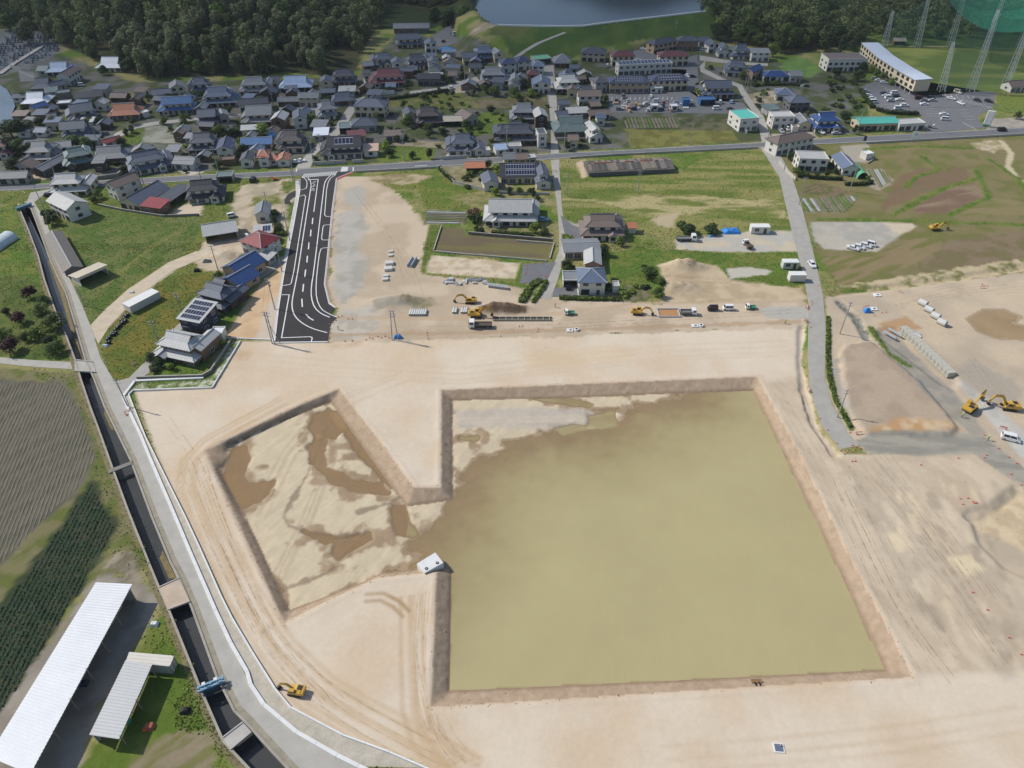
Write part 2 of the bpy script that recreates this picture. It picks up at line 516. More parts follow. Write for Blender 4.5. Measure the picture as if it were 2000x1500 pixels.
# ------------------------------------------------------------------ the ground sheet
def grid(x0,x1,y0,y1,s):
 xs = np.arange(x0,x1 + s * .5,s)
 ys = np.arange(y0,y1 + s * .5,s)
 XX,YY = np.meshgrid(xs,ys)
 nx,ny = len(xs),len(ys)
 i = (np.arange(ny - 1)[:,None] * nx + np.arange(nx - 1)[None,:]).ravel()
 q = np.stack([i,i + 1,i + nx + 1,i + nx],1)
 return XX.ravel(),YY.ravel(),q
GX,GY,GQ = [],[],[]
off = 0
S0 = 206 / 303.0      # near spacing; the basin is surveyed twice as finely
BX0,BX1,BY0,BY1 = -205 + 210 * S0,-205 + 422 * S0,34 + 30 * S0,34 + 190 * S0
def grid2(x0,x1,y0,y1,nx,ny):
 XX,YY = np.meshgrid(np.linspace(x0,x1,nx),np.linspace(y0,y1,ny))
 i = (np.arange(ny - 1)[:,None] * nx + np.arange(nx - 1)[None,:]).ravel()
 return XX.ravel(),YY.ravel(),np.stack([i,i + 1,i + nx + 1,i + nx],1)
for k,t in enumerate([(-205,-205 + 603 * S0,34,240,604,304),(BX0,BX1,BY0,BY1,425,321),(-330,330,240,432,575,168),(-480,480,432,800,400,154)]):
 x,y,q = grid2(*t)
 if k == 0:
  cx_,cy_ = x[q].mean(1),y[q].mean(1)
  q = q[~((cx_ > BX0) & (cx_ < BX1) & (cy_ > BY0) & (cy_ < BY1))]
 GX.append(x)
 GY.append(y)
 GQ.append(q + off)
 off += len(x)
GX = np.concatenate(GX)
GY = np.concatenate(GY)
GQ = np.concatenate(GQ)
GZ = hfun(GX,GY)
for nm,poly,mt,lb in ROAD_DEF:
 s,m = sdist_box(GX,GY,poly,2)
 if nm == 'path':
  continue
 GZ = np.where(s > -0.9,np.minimum(GZ,-0.03),GZ)
GC = np.zeros((len(GX),3))
GV = np.zeros(len(GX))
E1 = fbm(GX / 4,GY / 4,61,4) - .5
E2 = fbm(GX / 1.3,GY / 1.3,62,3) - .5
def A3(rgb):
 if max(rgb) - min(rgb) < 14 and min(rgb) > 140:      # crushed stone of this place is a warm grey
  rgb = (rgb[0] + 3,rgb[1] - 1,rgb[2] - 9)
 return np.array(alb(rgb))
def mixfield(m,rgb,rgb2,ms,ang,asp,thr,sharp):
 c = A3(rgb)[None,:]
 if rgb2 is None:
  return np.repeat(c,m.sum(),0)
 x,y = GX[m],GY[m]
 a = math.radians(ang)
 u = x * math.cos(a) + y * math.sin(a)
 v = -x * math.sin(a) + y * math.cos(a)
 n = fbm(u / (ms * asp),v / ms,int(ms * 10) + 71,4)
 t = smooth((n - thr) / sharp + .5)[:,None]
 return c * (1 - t) + A3(rgb2)[None,:] * t
def paint(pts,rgb,rgb2=None,soft=0.9,edge=1.6,ms=5,ang=0,asp=1,thr=.5,sharp=.25,veg=0.0,amt=1.0,z=0.0,world=False):
 poly = pts if world else PL(pts,z)
 s,m = sdist_box(GX,GY,poly,6)
 if not m.any():
  return
 a = np.clip((s[m] + edge * (E1[m] * 2 + E2[m])) / soft + .5,0,1) * amt
 c = mixfield(m,rgb,rgb2,ms,ang,asp,thr,sharp)
 GC[m] = GC[m] * (1 - a[:,None]) + c * a[:,None]
 GV[m] = GV[m] * (1 - a) + veg * a
def stroke(pts,w,rgb,soft=0.6,edge=0.5,veg=0.0,amt=1.0,rgb2=None,ms=3,z=0.0):
 line = PL(pts,z)
 a = np.array(line)
 m = (GX > a[:,0].min() - w - 3) & (GX < a[:,0].max() + w + 3) & (GY > a[:,1].min() - w - 3) & (GY < a[:,1].max() + w + 3)
 if not m.any():
  return
 d = segdist(GX[m],GY[m],line,False)
 al = np.clip((w / 2 - d + edge * (E1[m] * 2 + E2[m])) / soft + .5,0,1) * amt
 c = mixfield(m,rgb,rgb2,ms,0,1,.5,.3)
 GC[m] = GC[m] * (1 - al[:,None]) + c * al[:,None]
 GV[m] = GV[m] * (1 - al) + veg * al
def ruts(pts,rgb,gauge=1.9,n=2,w=.55,amt=.55,wander=.6):
 """wheel ruts: parallel tracks along a line"""
 line = np.array(PL(pts))
 d = np.gradient(line,axis=0)
 nrm = np.stack([-d[:,1],d[:,0]],1) / (np.linalg.norm(d,axis=1)[:,None] + 1e-9)
 for i in range(n):
  o = (i - (n - 1) / 2) * gauge + random.uniform(-wander,wander)
  q = line + nrm * o
  a = q
  m = (GX > a[:,0].min() - 3) & (GX < a[:,0].max() + 3) & (GY > a[:,1].min() - 3) & (GY < a[:,1].max() + 3)
  if not m.any():
   continue
  dd = segdist(GX[m],GY[m],[tuple(p) for p in q],False)
  al = np.clip((w / 2 - dd) / .5 + .5,0,1) * amt * (0.5 + fbm(GX[m] / 6,GY[m] / 6,91 + i,2))
  al = np.clip(al,0,1)
  GC[m] = GC[m] * (1 - al[:,None]) + A3(rgb)[None,:] * al[:,None]
SAND = (220,205,184)
SAND2 = (213,192,165)
DIRT = (178,162,138)
GREEN = (98,118,52)
GREEN2 = (116,116,66)
DRYG = (150,140,98)
BROWN = (120,106,86)
GRAVEL = (164,164,160)
# base: rough grass everywhere, woodland floor on the hills
paint([(-900,20),(2900,20),(2900,1700),(-900,1700)],GREEN,DRYG,ms=12,veg=1,edge=0)
GC[GY > 560] = A3((52,62,38))
paint(HILL_L,(62,66,44),(84,78,56),ms=8,veg=.6,world=True)
paint(HILL_R,(62,66,44),(84,78,56),ms=8,veg=.6,world=True)
# dam slope and crest
paint([(950,52),(1390,20),(1390,100),(1270,88),(1140,108),(1085,124),(1005,118),(960,80)],(70,92,48),(88,104,56),ms=9,veg=1,edge=.4)
paint([(930,70),(1000,56),(1090,58),(1130,66),(1040,88),(1010,100),(960,96)],(84,98,54),(104,106,68),ms=6,veg=.8)
paint([(915,86),(940,80),(985,79),(965,90),(920,92)],(184,168,148),(150,138,112),ms=4)
# village ground
paint([(-40,130),(90,95),(260,160),(420,158),(700,150),(780,60),(900,85),(1010,120),(1090,126),(1270,92),(1370,92),(1500,120),(1600,130),(1690,120),(1700,260),(1500,275),(1080,298),(590,326),(-40,360)],(110,109,103),(80,88,56),ms=7,thr=.47,veg=.5)
for q,c1,c2,v in (
 ([(220,292),(232,262),(282,247),(275,278)],(98,112,52),(88,102,50),1),
 ([(277,278),(285,246),(345,244),(342,280)],(120,124,104),(150,150,140),.5),
 ([(205,182),(290,178),(292,202),(212,210)],(112,112,66),(138,128,100),.8),
 ([(760,190),(880,178),(935,192),(1070,190),(1068,208),(930,212),(760,210)],(108,112,62),(132,124,90),.9),
 ([(925,195),(1068,192),(1066,210),(940,212)],(124,112,90),(100,96,70),.3),
 ([(900,255),(940,220),(990,222),(992,245),(970,262),(905,265)],(112,126,58),(96,112,52),1),
 ([(735,300),(765,285),(855,288),(845,312),(740,316)],(100,118,52),(112,122,60),1),
 ([(760,272),(880,278),(870,290),(770,284)],(164,150,128),(128,124,90),.3),
 ([(1215,228),(1440,230),(1448,250),(1430,256),(1220,256)],(104,100,78),(70,80,50),.4),
 ([(1218,252),(1430,256),(1445,276),(1232,290)],(128,122,74),(108,104,62),.7),
 ([(1640,235),(1690,200),(1700,236),(1760,222),(1800,224),(1790,232),(1690,240)],(66,84,42),(80,96,48),1),
 ([(1520,130),(1545,112),(1580,114),(1605,140),(1580,152),(1530,140)],(96,126,66),(110,138,74),.5),
 ([(1372,112),(1426,118),(1428,130),(1375,132)],(122,118,80),(104,108,64),.8),
 ([(1450,186),(1510,176),(1535,195),(1510,205),(1456,200)],(176,164,142),(140,130,104),.2),
 ([(1505,262),(1590,256),(1596,270),(1512,278)],(178,166,146),(160,150,132),.1),
 ([(36,322),(58,318),(90,350),(62,355),(38,345)],(190,172,148),(170,156,134),.1),
 ([(345,332),(380,330),(400,336),(370,343)],(196,186,172),None,0),
 ([(880,152),(925,160),(935,180),(880,182)],(186,172,150),(170,158,138),.1),
 ([(-20,62),(30,55),(110,70),(120,100),(60,132),(0,150),(-20,150)],(128,130,130),(110,112,112),0),
):
 paint(q,c1,c2,veg=v,ms=4,edge=.5,soft=.6)
# golf range
paint([(1700,60),(2100,20),(2100,185),(1950,178),(1830,178),(1790,165),(1740,130),(1720,95)],(138,146,78),(104,122,62),ms=10,veg=.4,ang=0,asp=3)
paint([(1720,40),(2100,10),(2100,92),(1720,94)],(64,84,44),(84,100,52),ms=6,veg=1)
paint([(1684,30),(1705,20),(1730,90),(1700,96)],(112,128,62),None,veg=.8)
stroke([(1725,86),(1790,92),(1860,90)],1.6,(170,160,130))
paint([(1930,232),(2060,226),(2060,254),(1928,252)],(172,164,152),(158,150,138),ms=3)
paint([(1945,186),(2060,184),(2060,214),(1950,212)],(116,124,62),None,veg=.7)
# south of the main road, left
paint([(-60,366),(600,344),(590,380),(560,520),(450,570),(300,745),(215,745),(150,560),(60,400),(-60,400)],(96,110,54),(118,120,66),ms=5,veg=1)
paint([(125,432),(165,405),(240,415),(300,426),(398,418),(395,450),(355,500),(250,545),(182,630),(150,560),(165,525),(140,460)],(90,108,54),(112,116,72),ms=3.5,veg=1)
stroke([(200,560),(300,480),(360,445)],2.0,(136,130,80),veg=.8,amt=.7)
paint([(230,610),(300,560),(330,540),(385,535),(430,545),(380,590),(350,640),(300,690),(260,740),(225,745),(200,690),(215,640)],(98,106,52),(122,112,56),ms=4,veg=1)
paint([(470,362),(560,350),(590,350),(585,385),(560,400),(560,470),(470,500),(400,530),(380,500),(400,470),(470,440),(450,400)],(196,180,156),(168,156,132),ms=4,veg=.1)
paint([(552,356),(580,352),(578,366),(560,378),(550,372)],(92,110,54),(124,122,70),ms=2,veg=1)
paint([(495,385),(545,378),(552,398),(480,405)],(150,140,104),(112,116,64),ms=2,veg=.6)
paint([(335,412),(372,396),(395,402),(390,420),(345,420)],(206,190,166),None)
paint([(372,500),(425,470),(470,470),(475,500),(440,530),(400,530)],(204,188,164),(190,172,148),ms=3)
stroke([(180,655),(215,620),(255,580),(335,522),(400,492)],5,(206,192,170),amt=.9)
paint([(545,470),(570,430),(575,440),(555,520),(540,510)],(120,128,62),(150,146,90),ms=2,veg=.8)
# left of the canal: grass, orchard, tilled land
paint([(-120,400),(40,412),(88,530),(148,700),(140,708),(-120,690)],(92,114,52),(116,122,62),ms=5,veg=1)
paint([(-60,690),(-60,545),(40,540),(100,560),(128,648),(146,700),(60,700)],(104,108,62),(84,98,50),ms=4,veg=.9)
paint([(-120,716),(152,730),(178,800),(250,992),(300,1110),(180,1140),(-200,1300)],(126,118,90),(104,108,62),ms=3.5,veg=.8)
paint([(-150,735),(120,745),(160,800),(190,890),(150,960),(-60,1160),(-200,1200)],(112,107,93),(98,96,80),ms=2,ang=52,asp=14,veg=.1)
paint([(180,940),(230,1030),(186,1115),(0,1405),(-100,1520),(-120,1260),(0,1180),(55,1110)],(70,74,54),(58,70,46),ms=2,veg=.5)
paint([(190,1120),(262,1130),(300,1160),(318,1172),(250,1290),(175,1440),(150,1520),(-60,1540),(-60,1480)],(158,150,138),(142,134,122),ms=3,veg=.1)
paint([(320,1190),(335,1200),(400,1362),(440,1450),(440,1540),(150,1540),(180,1450),(235,1440),(305,1300),(268,1278),(290,1225)],(94,112,48),(112,120,60),ms=3,veg=1)
paint([(270,1460),(330,1430),(400,1415),(420,1470),(400,1510),(250,1530)],(144,132,108),(122,120,76),ms=1.4,ang=40,asp=6,veg=.4)
paint([(200,1110),(240,1075),(268,1090),(285,1135),(255,1140)],(156,146,126),(126,118,96),ms=1.2,veg=.3)
paint([(150,735),(176,790),(220,912),(250,995),(296,1110),(300,1140),(285,1120),(240,1000),(205,915),(165,810),(140,740)],(128,116,82),(100,110,56),ms=2,veg=.8)
# construction platform: pale decomposed granite
paint([(262,764),(416,757),(470,667),(640,668),(720,664),(1100,655),(1560,637),(1575,640),(1566,700),(1600,840),(1640,886),(1700,890),(1760,1100),(1830,1310),(2150,1280),(2300,1560),(880,1560),(830,1500),(670,1437),(568,1383),(490,1275),(330,950)],SAND,SAND2,ms=14,thr=.55,sharp=.5,edge=.3,soft=.5)
paint([(436,660),(505,560),(560,505),(556,530),(536,664)],(214,184,148),(204,172,136),ms=6,edge=.3)
paint([(520,600),(545,575),(536,664),(500,662)],(206,192,172),None,edge=.8,soft=2)
# upper works area
paint([(656,345),(720,345),(772,372),(838,440),(826,535),(1000,560),(1090,575),(1280,592),(1565,580),(1578,600),(1576,640),(1100,656),(640,670),(660,610),(640,560),(650,420)],(204,186,162),(188,170,146),ms=9,veg=0,soft=.7)
paint([(668,372),(700,362),(716,372),(712,400),(690,405),(672,395)],(176,176,172),None,edge=1.2,soft=1.5)
paint([(660,420),(700,402),(718,440),(700,480),(720,520),(700,575),(668,590),(650,560),(652,480)],(168,167,163),(186,180,170),ms=5,edge=2.4,soft=2)
paint([(646,625),(680,600),(735,600),(740,640),(700,668),(650,664)],(176,172,166),(196,186,170),ms=3,edge=1.6,soft=1.5)
paint([(728,590),(800,575),(812,598),(740,604)],(160,156,148),None,edge=1)
paint([(780,588),(840,582),(870,595),(820,606)],(172,160,132),(150,140,108),ms=2,veg=.2)
paint([(930,598),(1028,598),(1030,614),(935,614)],(132,110,88),(112,94,76),ms=1.2,edge=.8)
stroke([(640,655),(1000,648),(1250,640),(1560,628)],2.2,(178,154,126),amt=.75,edge=1)
stroke([(660,620),(1000,622),(1250,592),(1560,588)],2.0,(192,168,140),amt=.7,edge=1)
stroke([(650,350),(646,420),(640,500),(636,560),(648,600)],1.6,(176,150,122),amt=.8,edge=.4)
paint([(1480,600),(1578,598),(1578,624),(1500,620)],(182,178,168),None,edge=1)
# plots between
paint([(725,342),(800,334),(955,352),(960,395),(940,412),(830,412),(815,370),(770,370)],(98,116,52),(120,122,66),ms=4,veg=1)
paint([(720,345),(800,338),(845,345),(800,360),(740,360)],(140,128,90),(180,164,134),ms=3,veg=.5)
paint([(828,408),(915,412),(918,438),(826,440)],(138,128,102),(90,104,56),ms=2,veg=.5)
paint([(862,443),(905,443),(915,458),(1080,475),(1073,506),(848,491)],(112,100,80),(118,112,74),ms=3,ang=-6,asp=8,veg=.2)
paint([(840,498),(1016,514),(1006,545),(832,532)],(212,196,172),(190,172,144),ms=2,edge=.6)
stroke([(836,536),(1005,550)],1.0,(128,124,76),veg=.7)
paint([(838,440),(862,442),(845,495),(826,535),(818,530)],(88,108,50),(112,114,62),ms=2,veg=1)
paint([(1010,590),(1028,555),(1058,545),(1062,555),(1035,590)],(92,112,52),(186,168,142),ms=1.5,veg=.8,thr=.55)
paint([(865,385),(945,372),(1085,382),(1086,400),(1040,400),(950,412)],(122,122,76),(150,138,104),ms=2.5,veg=.6)
paint([(930,440),(1085,440),(1080,468),(1042,466),(930,456)],(142,134,98),(110,116,66),ms=2.5,veg=.5)
paint([(855,325),(990,320),(1000,372),(945,372),(885,358)],(150,142,118),(128,122,84),ms=2.5,veg=.3)
paint([(1096,312),(1150,346),(1320,340),(1400,294),(1484,292),(1522,350),(1548,455),(1320,462),(1240,450),(1215,430),(1100,440)],(104,116,56),(146,138,92),ms=3.5,ang=-2,asp=7,veg=.9,sharp=.3)
paint([(1318,380),(1530,392),(1540,425),(1400,420),(1270,425),(1180,395),(1100,394),(1100,388)],(176,160,124),(112,118,62),ms=3,ang=-2,asp=5,veg=.6,edge=2.5)
paint([(1275,430),(1330,412),(1315,445),(1280,440)],(186,170,140),None,edge=2,soft=2)
paint([(1125,318),(1140,312),(1148,345),(1136,348)],(206,184,156),None,edge=.4)
paint([(1100,430),(1140,440),(1138,466),(1104,462)],(170,164,148),None,edge=1)
paint([(1318,468),(1420,458),(1470,452),(1560,450),(1566,492),(1410,492),(1320,488)],(186,182,172),(202,188,164),ms=5,edge=.8)
paint([(1180,490),(1320,488),(1410,493),(1558,498),(1566,530),(1450,525),(1380,515),(1300,520),(1290,545),(1300,585),(1190,575)],(92,114,52),(116,122,64),ms=3,veg=1)
paint([(1284,520),(1330,510),(1400,520),(1425,545),(1500,552),(1560,560),(1574,582),(1400,590),(1290,590),(1300,560)],(202,182,152),(186,166,136),ms=4,edge=1)
paint([(1420,525),(1460,520),(1510,530),(1480,545),(1425,545)],(190,188,182),None,edge=1)
paint([(1430,545),(1480,538),(1576,545),(1572,558),(1500,552)],(98,112,54),None,veg=1)
paint([(1220,555),(1270,555),(1272,590),(1218,590)],(128,118,96),(92,100,60),ms=1.5,veg=.4)
paint([(1096,540),(1150,520),(1185,560),(1215,580),(1100,590)],(132,126,108),(104,110,70),ms=2,veg=.4)
# right-hand fields
paint([(1515,290),(1640,275),(2100,262),(2100,560),(1640,565),(1600,500)],(132,122,86),(116,116,68),ms=6,veg=.45)
paint([(1640,285),(1695,282),(1706,300),(1690,318),(1660,316)],(168,164,156),None,edge=.4)
paint([(1760,340),(1800,330),(1895,325),(1890,350),(1800,380),(1720,412),(1735,380)],(130,108,84),(124,110,84),ms=3,ang=20,asp=6,veg=.2)
paint([(1790,400),(1850,370),(1905,358),(1928,380),(1870,405),(1850,418),(1790,418)],(126,104,86),(146,128,104),ms=3,ang=20,asp=6,veg=.2)
paint([(1870,420),(1930,385),(2000,395),(2060,420)],(140,128,92),(120,120,70),ms=3,ang=10,asp=5,veg=.4)
paint([(1900,280),(1945,272),(1960,290),(1940,298),(1905,290)],(196,180,154),(160,150,110),ms=2)
stroke([(1955,275),(1975,300),(1968,325),(1990,350),(2020,365)],2.6,(200,186,156))
for q in ([(1745,420),(1790,395),(1850,365),(1905,350)],[(1770,365),(1790,345),(1830,333)],[(1855,420),(1900,398),(1930,388)],[(1905,330),(1925,370),(1930,385)],[(1800,305),(1830,330),(1850,332)],[(1690,292),(1790,285),(1900,290)],[(1930,310),(1990,350),(2020,400)],[(1600,428),(1800,432),(2020,440)]):
 stroke(q,2.4,(90,112,50),veg=1,edge=.7,rgb2=(112,124,60))
paint([(1582,434),(1725,434),(1758,460),(1712,492),(1610,486),(1590,470)],(170,170,168),(184,180,174),ms=4,edge=.5)
paint([(1722,434),(1780,436),(1792,442),(1756,460)],(206,192,168),None,edge=.4)
paint([(1600,500),(1700,502),(1770,470),(1830,460),(1850,490),(1780,520),(1640,558)],(118,116,68),(142,126,94),ms=2,ang=30,asp=8,veg=.45)
paint([(1850,470),(2060,440),(2060,505),(1800,540),(1790,520)],(136,120,96),(122,112,80),ms=4,veg=.2)
paint([(1560,362),(1600,358),(1660,372),(1650,385),(1565,380)],(132,112,92),(96,102,60),ms=1.2,veg=.3)
paint([(1562,388),(1680,382),(1650,415),(1570,416)],(150,138,120),(100,110,62),ms=1.2,ang=60,asp=5,veg=.3)
paint([(1690,330),(1720,330),(1748,352),(1720,372),(1700,368)],(176,164,146),(160,148,130),ms=1,ang=45,asp=6)
# right-hand works
paint([(1612,580),(1640,572),(1760,560),(2100,520),(2300,900),(2300,1300),(1830,1312),(1760,1100),(1700,890),(1655,850),(1614,760)],(204,186,160),(188,172,150),ms=10,thr=.5,sharp=.4,edge=.5)
paint([(1640,560),(1760,540),(1900,520),(2100,490),(2100,520),(1900,545),(1700,568)],(196,178,146),(124,124,74),ms=3,veg=.3,thr=.6)
paint([(1640,690),(1655,675),(1700,668),(1800,752),(1872,838),(1860,852),(1690,852),(1650,800)],(182,164,142),(172,154,134),ms=5,edge=.5)
paint([(1690,840),(1760,820),(1850,825),(1880,840),(1790,852),(1700,852)],(206,182,148),(188,150,108),ms=3,edge=1,soft=2)
paint([(1622,700),(1640,700),(1665,840),(1640,800),(1622,770)],(168,162,152),(180,168,150),ms=2)
paint([(1672,862),(1700,846),(1890,846),(1920,850),(2100,990),(2100,1010),(1985,945),(1900,886),(1800,890),(1700,886)],(164,163,157),(146,146,143),ms=1.6,ang=-8,asp=7,edge=.4,soft=.5)
paint([(1715,648),(1750,650),(1870,770),(1930,850),(1900,850),(1800,770),(1720,680)],(150,149,146),(164,160,154),ms=3,edge=.8)
paint([(1868,745),(1885,742),(2100,930),(2100,960),(1990,890)],(200,196,186),(190,186,176),ms=3,edge=.3)
paint([(1715,632),(1770,615),(1800,640),(1740,650)],(184,150,114),None,edge=1.5,soft=1.5)
paint([(1850,730),(1900,700),(2000,760),(2000,800),(1900,770)],(170,160,146),None,edge=3,soft=3,amt=.8)
stroke([(1700,640),(1735,690),(1776,715)],1.8,(96,112,54),veg=1,edge=.8)
stroke([(1618,630),(1618,720),(1632,780),(1662,838)],1.5,(88,108,50),veg=1,edge=.5)
stroke([(1640,590),(1672,622),(1690,660)],2.2,(150,146,138),edge=1.2,rgb2=(110,112,100),ms=1)
# haul area right of the basin: streaky, worn
paint([(1480,745),(1570,740),(1600,845),(1660,895),(1740,900),(1900,890),(1990,950),(1900,1010),(1960,1110),(2100,1200),(2150,1290),(1790,1320),(1660,1090),(1560,885)],(212,195,170),(193,175,151),ms=2.6,ang=-62,asp=4,thr=.5,sharp=.7,edge=1.5,soft=2.5)
paint([(1600,900),(1740,900),(1990,950),(1960,1110),(2060,1290),(1820,1310),(1700,1100)],(216,198,168),None,amt=.0)
for q in ([(1660,930),(1720,1020),(1800,1180)],[(1730,930),(1800,1050),(1900,1180),(1960,1290)],[(1890,1080),(1960,1150),(2030,1250)]):
 stroke(q,5,(168,156,140),soft=1.5,edge=2.5,amt=.3)
pr = random.Random(5)
for k in range(110):
 cx,cy = pr.uniform(1540,1990),pr.uniform(900,1290)
 if cx < 1500 + (cy - 760) * .56 + 60:
  continue
 L = pr.uniform(8,34)
 stroke([(cx,cy),(cx + L * .45,cy + L)],pr.uniform(.8,2.2),pr.choice([(226,208,176),(220,204,178),(172,156,136)]),soft=1,edge=.9,amt=pr.uniform(.35,.8))
paint([(1900,1030),(1990,1060),(2100,1200),(2100,960),(1990,965),(1930,1000)],(214,194,160),(196,176,144),ms=3,edge=1,soft=1.5)
paint([(1850,1090),(1890,1080),(1920,1110),(1880,1125)],(222,206,172),None,edge=1.5,soft=1)
# tracks on the platform
TR = (196,168,132)
ruts([(560,790),(470,838),(415,868),(385,900),(378,950),(410,1030),(470,1160),(540,1270),(620,1350),(720,1410),(850,1480),(920,1520)],TR,1.5,6,.9,.5)
ruts([(806,1165),(808,1280),(812,1380),(830,1440),(880,1500)],TR,1.3,4,.9,.55)
ruts([(1300,1480),(1500,1465),(1750,1440),(2000,1400)],(202,180,150),2.0,3,.8,.35)
ruts([(420,700),(640,720),(900,735),(1300,690),(1540,680)],(206,186,158),2.5,4,1.2,.3)
ruts([(715,1170),(745,1168),(772,1182),(790,1200)],(176,150,116),2.2,2,.9,.8)
ruts([(560,860),(640,800),(700,770),(800,730)],(204,182,152),2.5,3,1.2,.3)
for q,w in (([(468,696),(480,690)],2.6),([(650,676),(700,672)],2.2),([(1040,700),(1200,690)],8),([(880,860),(840,900)],6)):
 stroke(q,w,(190,150,112) if w < 3 else (212,188,152),soft=2.5,edge=2,amt=.45)
# side slope of the platform wedge: grass and concrete facing
paint([(372,745),(408,742),(455,668),(468,668),(418,755),(262,763),(270,750)],(104,116,64),(196,192,180),ms=1.2,veg=.6,thr=.52)
# basin: slopes, dry mud, wet mud (soil that stays damp by the water is darker)
m = inside(GX,GY,RIM)
dr = np.zeros(len(GX))
dt = np.zeros(len(GX))
dr[m] = sdist(GX[m],GY[m],RIM)
dt[m] = sdist(GX[m],GY[m],TOE)
sl = m & (dt <= 0)
n = fbm(GX[sl] / 1.1,GY[sl] / 1.1,131,4)[:,None]
GC[sl] = A3((192,170,146)) * (1 - n) + A3((164,142,118)) * n
near = smooth(1 - (-dt[sl]) / 1.2)[:,None]
GC[sl] = GC[sl] * (1 - near * .55) + A3((120,98,76)) * near * .55
bd = m & (dt > 0)
rel = bed(GX[bd],GY[bd])
n = fbm(GX[bd] / 3,GY[bd] / 3,137,4)
dryc = A3((214,198,168))[None,:] * (1 - n[:,None] * .35) + A3((176,160,138))[None,:] * n[:,None] * .35
wet = A3((166,144,117))[None,:]
t = smooth((rel + 0.10 * (n - .5) - .035) / .05)
wz_ = np.full(bd.sum(),-99.0)
for q in PUD:
 wz_ = np.maximum(wz_,sdist(GX[bd],GY[bd],q))
wz_ = np.maximum(wz_,np.where(GX[bd] > -16,-sdist(GX[bd],GY[bd],DRY[0]) - 4.5,-99))
n3 = fbm(GX[bd] / 3.5,GY[bd] / 3.5,139,5)
t = np.minimum(t,smooth(-(wz_ - 1.0 + (n3 - .42) * 14) / 2.4))[:,None]
a_ = math.radians(58)
st = fbm((GX[bd] * math.cos(a_) + GY[bd] * math.sin(a_)) / 9,(-GX[bd] * math.sin(a_) + GY[bd] * math.cos(a_)) / .8,141,4)[:,None]
dryc = dryc * (.90 + .20 * st)
GC[bd] = dryc * t + wet * (1 - t) * (.8 + .4 * n[:,None])
for q in ([(640,830),(620,880),(600,930),(565,985),(556,1010),(565,1028),(600,1040),(650,1050),(700,1046)],[(700,1000),(760,985),(775,975)],[(560,1150),(640,1120),(690,1070)]):
 stroke(q,1.0,(132,114,94),z=ZW,edge=1.0,amt=.7)
ruts([(540,1120),(600,1000),(640,900),(650,860)],(176,158,132),1.2,4,.5,.5)
ruts([(500,1000),(560,880),(600,830)],(182,164,138),1.2,4,.5,.5)
ruts([(900,818),(1000,814),(1150,812)],(168,158,146),1.0,4,.5,.6)
paint([(890,805),(1000,795),(1150,800),(1195,830),(1090,838),(890,840)],(186,176,166),(200,188,170),ms=3,ang=0,asp=6,amt=.75,z=ZW,soft=1.5)
stroke([(463,866),(432,914)],.8,(96,90,84),z=ZW,edge=.3)
out = (~m) & (segdist(GX,GY,RIM) < .8)
e = np.clip(.8 - segdist(GX[out],GY[out],RIM),0,1)[:,None] * .5
GC[out] = GC[out] * (1 - e) + A3((196,164,132)) * e
# canal: no ground inside
keep = np.ones(len(GQ),bool)
ins = inside(GX,GY,CANAL)
keep &= ~ins[GQ].any(1)
nearw = (sdist_box(GX,GY,PUDR,2)[0])
GC[nearw > -1.2] = A3((170,150,122))
GZ = np.where(nearw > 0,np.minimum(GZ,-0.10 - .1 * np.clip(nearw,0,3)),GZ)
# ------------------------------------------------------------------ ground object
ex_v,ex_q = [],[]
def exq(x0,x1,y0,y1,z=-0.03):
 n = len(GX) + len(ex_v)
 ex_v.extend([(x0,y0,z),(x1,y0,z),(x1,y1,z),(x0,y1,z)])
 ex_q.append((n,n + 1,n + 2,n + 3))
for s in (-1,1):
 a,b = sorted((s * 204.5,s * 480))
 exq(a,b,34,239)
 a,b = sorted((s * 329.5,s * 480))
 exq(a,b,239,431)
 a,b = sorted((s * 480,s * 6000))
 exq(a,b,-2000,8000)
exq(-480,480,-2000,34)
exq(-480,480,799,8000)
nv = len(GX) + len(ex_v)
co = np.zeros((nv,3),np.float32)
co[:len(GX),0] = GX
co[:len(GX),1] = GY
co[:len(GX),2] = GZ
co[len(GX):] = np.array(ex_v)
colr = np.ones((nv,4),np.float32)
colr[:len(GX),:3] = GC
colr[len(GX):,:3] = A3((96,104,62))
vegv = np.ones(nv,np.float32)
vegv[:len(GX)] = GV
quads = np.concatenate([GQ[keep],np.array(ex_q)]).astype(np.int32)
def gridmesh(name,co,quads):
 me = bpy.data.meshes.new(name)
 me.vertices.add(len(co))
 me.vertices.foreach_set('co',np.ascontiguousarray(co,np.float32).ravel())
 me.loops.add(len(quads) * 4)
 me.loops.foreach_set('vertex_index',quads.ravel())
 me.polygons.add(len(quads))
 me.polygons.foreach_set('loop_start',np.arange(0,len(quads) * 4,4,dtype=np.int32))
 me.polygons.foreach_set('loop_total',np.full(len(quads),4,np.int32))
 me.polygons.foreach_set('use_smooth',np.ones(len(quads),bool))
 me.update(calc_edges=True)
 return me
gm,nt,b = newmat('earth_and_grass')
at = N(nt,'ShaderNodeAttribute',attribute_name='Col')
av = N(nt,'ShaderNodeAttribute',attribute_name='veg')
g = N(nt,'ShaderNodeNewGeometry')
pos = g.outputs['Position']
nA = noise(nt,pos,0.12,4)
nB = noise(nt,pos,0.9,4,.65)
nC = noise(nt,pos,5.0,3,.7)
soil = math_node(nt,'ADD',math_node(nt,'ADD',math_node(nt,'MULTIPLY',nA,.16),math_node(nt,'MULTIPLY',nB,.22)),math_node(nt,'ADD',math_node(nt,'MULTIPLY',nC,.24),.69))
